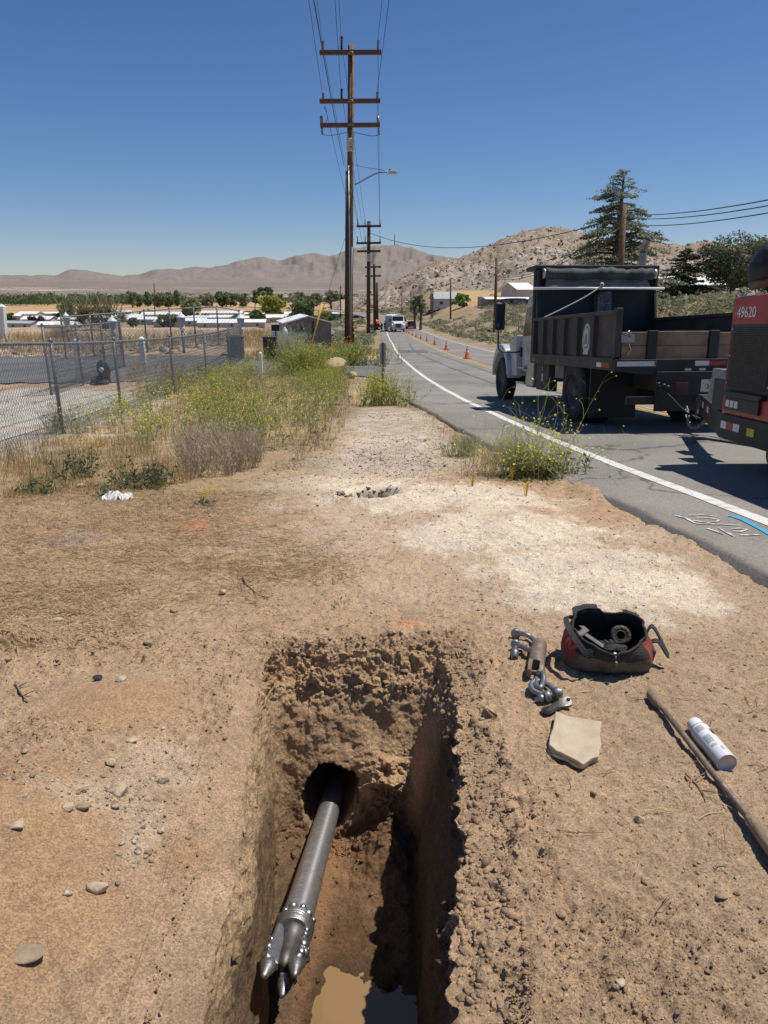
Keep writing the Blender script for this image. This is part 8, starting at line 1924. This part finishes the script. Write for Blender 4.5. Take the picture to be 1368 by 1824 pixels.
for i, (px, w_) in enumerate(RW): tree(px + (3, -4, 2, 0, -3)[i % 5], 548 - (i % 3), (517, 524, 520, 527, 522)[i % 5] - (5 if i in (8, 3, 10) else 0), w_ * (1.1, 1.35, .9)[i % 3], ordn[i] + ' from the left of the dark trees lining the far edge of the valley field', 'column' if w_ < 17 else 'round', DG if i % 3 else GG, seed=80 + i, n=800, leaf=.5, trunk=.06, group='dark trees along the far field')
# spiky yucca clump on the bank
g = gnd(163, 588); rng = np.random.default_rng(9); hd_s = []
t = thing('yucca', 'big spiky green and straw coloured yucca clump on the bank beside the red sign', 'yucca', g)
c = np.stack([rng.normal(0, .75, 26), rng.normal(0, .4, 26), rng.uniform(.4, 1.1, 26)], -1); m = 60; dd = unit(rng.normal(size=(26, m, 3)) + np.array((0, 0, .35))); P = np.stack([c[:, None] + dd * k for k in (0, .3, .62)], 2).reshape(-1, 3, 3)
col = np.array(((.17, .18, .07), (.24, .21, .11), (.13, .15, .06)))[rng.integers(0, 3, len(P))]; V, F, C = ribbons(P, np.full(len(P), .05), sides(rng, len(P)), col, .05); np_mesh('leaves', V, F, M_LEAF, C, smooth=False, parent=t)
P = shoots(np.stack([rng.normal(.5, .8, 60), rng.normal(0, .4, 60), np.full(60, .8)], -1), rng, 1.1, .4, 4); V, F, C = ribbons(P, np.full(60, .06), sides(rng, 60), np.full((60, 3), .3) * np.array((1, .8, .55)), .6); np_mesh('dry_stalks', V, F, M_STRAW, C, smooth=False, parent=t)
plant('dry_tuft', 116, 600, 'pale straw coloured tuft on the bank left of the yucca clump', 'grass tuft', lambda r, p: grass(local(22, .3, .2, r), .75, 26, .03, [(.55, .45, .24), (.48, .38, .2)], r, tilt=.8))
# scrub and stones on the bank
rng = np.random.default_rng(300); P = region([(-60, 632), (240, 630), (430, 622), (430, 600), (130, 600), (-60, 600)], 520, rng)
parts = [grass(P, .5, 9, .02, [(.46, .33, .15), (.36, .27, .13), (.30, .26, .14), (.40, .32, .2)], rng, spread=.2)]
P = region([(430, 625), (520, 625), (520, 600), (430, 596)], 300, rng); parts.append(grass(P, .4, 9, .02, [(.46, .33, .15), (.40, .29, .13)], rng, spread=.2))
P = region([(1040, 552), (1368, 552), (1368, 600), (1040, 600)], 260, rng) if False else region([(400, 650), (520, 650), (500, 628), (430, 630)], 200, rng); parts.append(grass(P, .35, 9, .014, [(.40, .30, .14), (.27, .25, .13)], rng, spread=.15))
V, F, C = merge(parts); tag(np_mesh('bank_grass', V, F, M_STRAW, C, smooth=False), 'dry grass covering the bank behind the driveway', 'grass', kind='stuff')
rng = np.random.default_rng(301); P = region([(-60, 640), (240, 636), (430, 628), (430, 608), (130, 612), (-60, 614)], 700, rng); S = (.09 * np.exp(rng.normal(0, .5, len(P)))).clip(.04, .35)
P2 = region([(0, 830), (110, 775), (230, 745), (310, 695), (0, 686)], 1500, rng); S2 = (.018 * np.exp(rng.normal(0, .45, len(P2)))).clip(.008, .06)
V, F, C = many_rocks(np.concatenate([P, P2]), np.concatenate([S, S2]), 302, lambda r, n: np.array((.48, .40, .31)) * r.uniform(.6, 1.2, (n, 1)))
tag(np_mesh('yard_gravel', V, F, M_BOULD, C, smooth=False), 'pale gravel of the fenced lot and loose stones on the bank', 'gravel', kind='stuff')
# big scrub on the slope right of the truck
rng = np.random.default_rng(303); X = rng.uniform(14, 60, 800); Y = rng.uniform(42, 95, 800); k = (X > .30 * Y) & (X < .66 * Y + 3); X, Y = X[k], Y[k]
V, F, C = bushes(np.stack([X, Y, H(X, Y)], -1), rng.uniform(.4, .85, len(X)), 160, [(.28, .27, .13), (.33, .31, .17), (.24, .25, .13), (.36, .33, .20)], 304, leaf=.13, flat=.9)
tag(np_mesh('slope_scrub', V, F, M_LEAF, C, smooth=False), 'olive green scrub covering the slope behind the tail boards of the truck', 'scrub', kind='stuff')
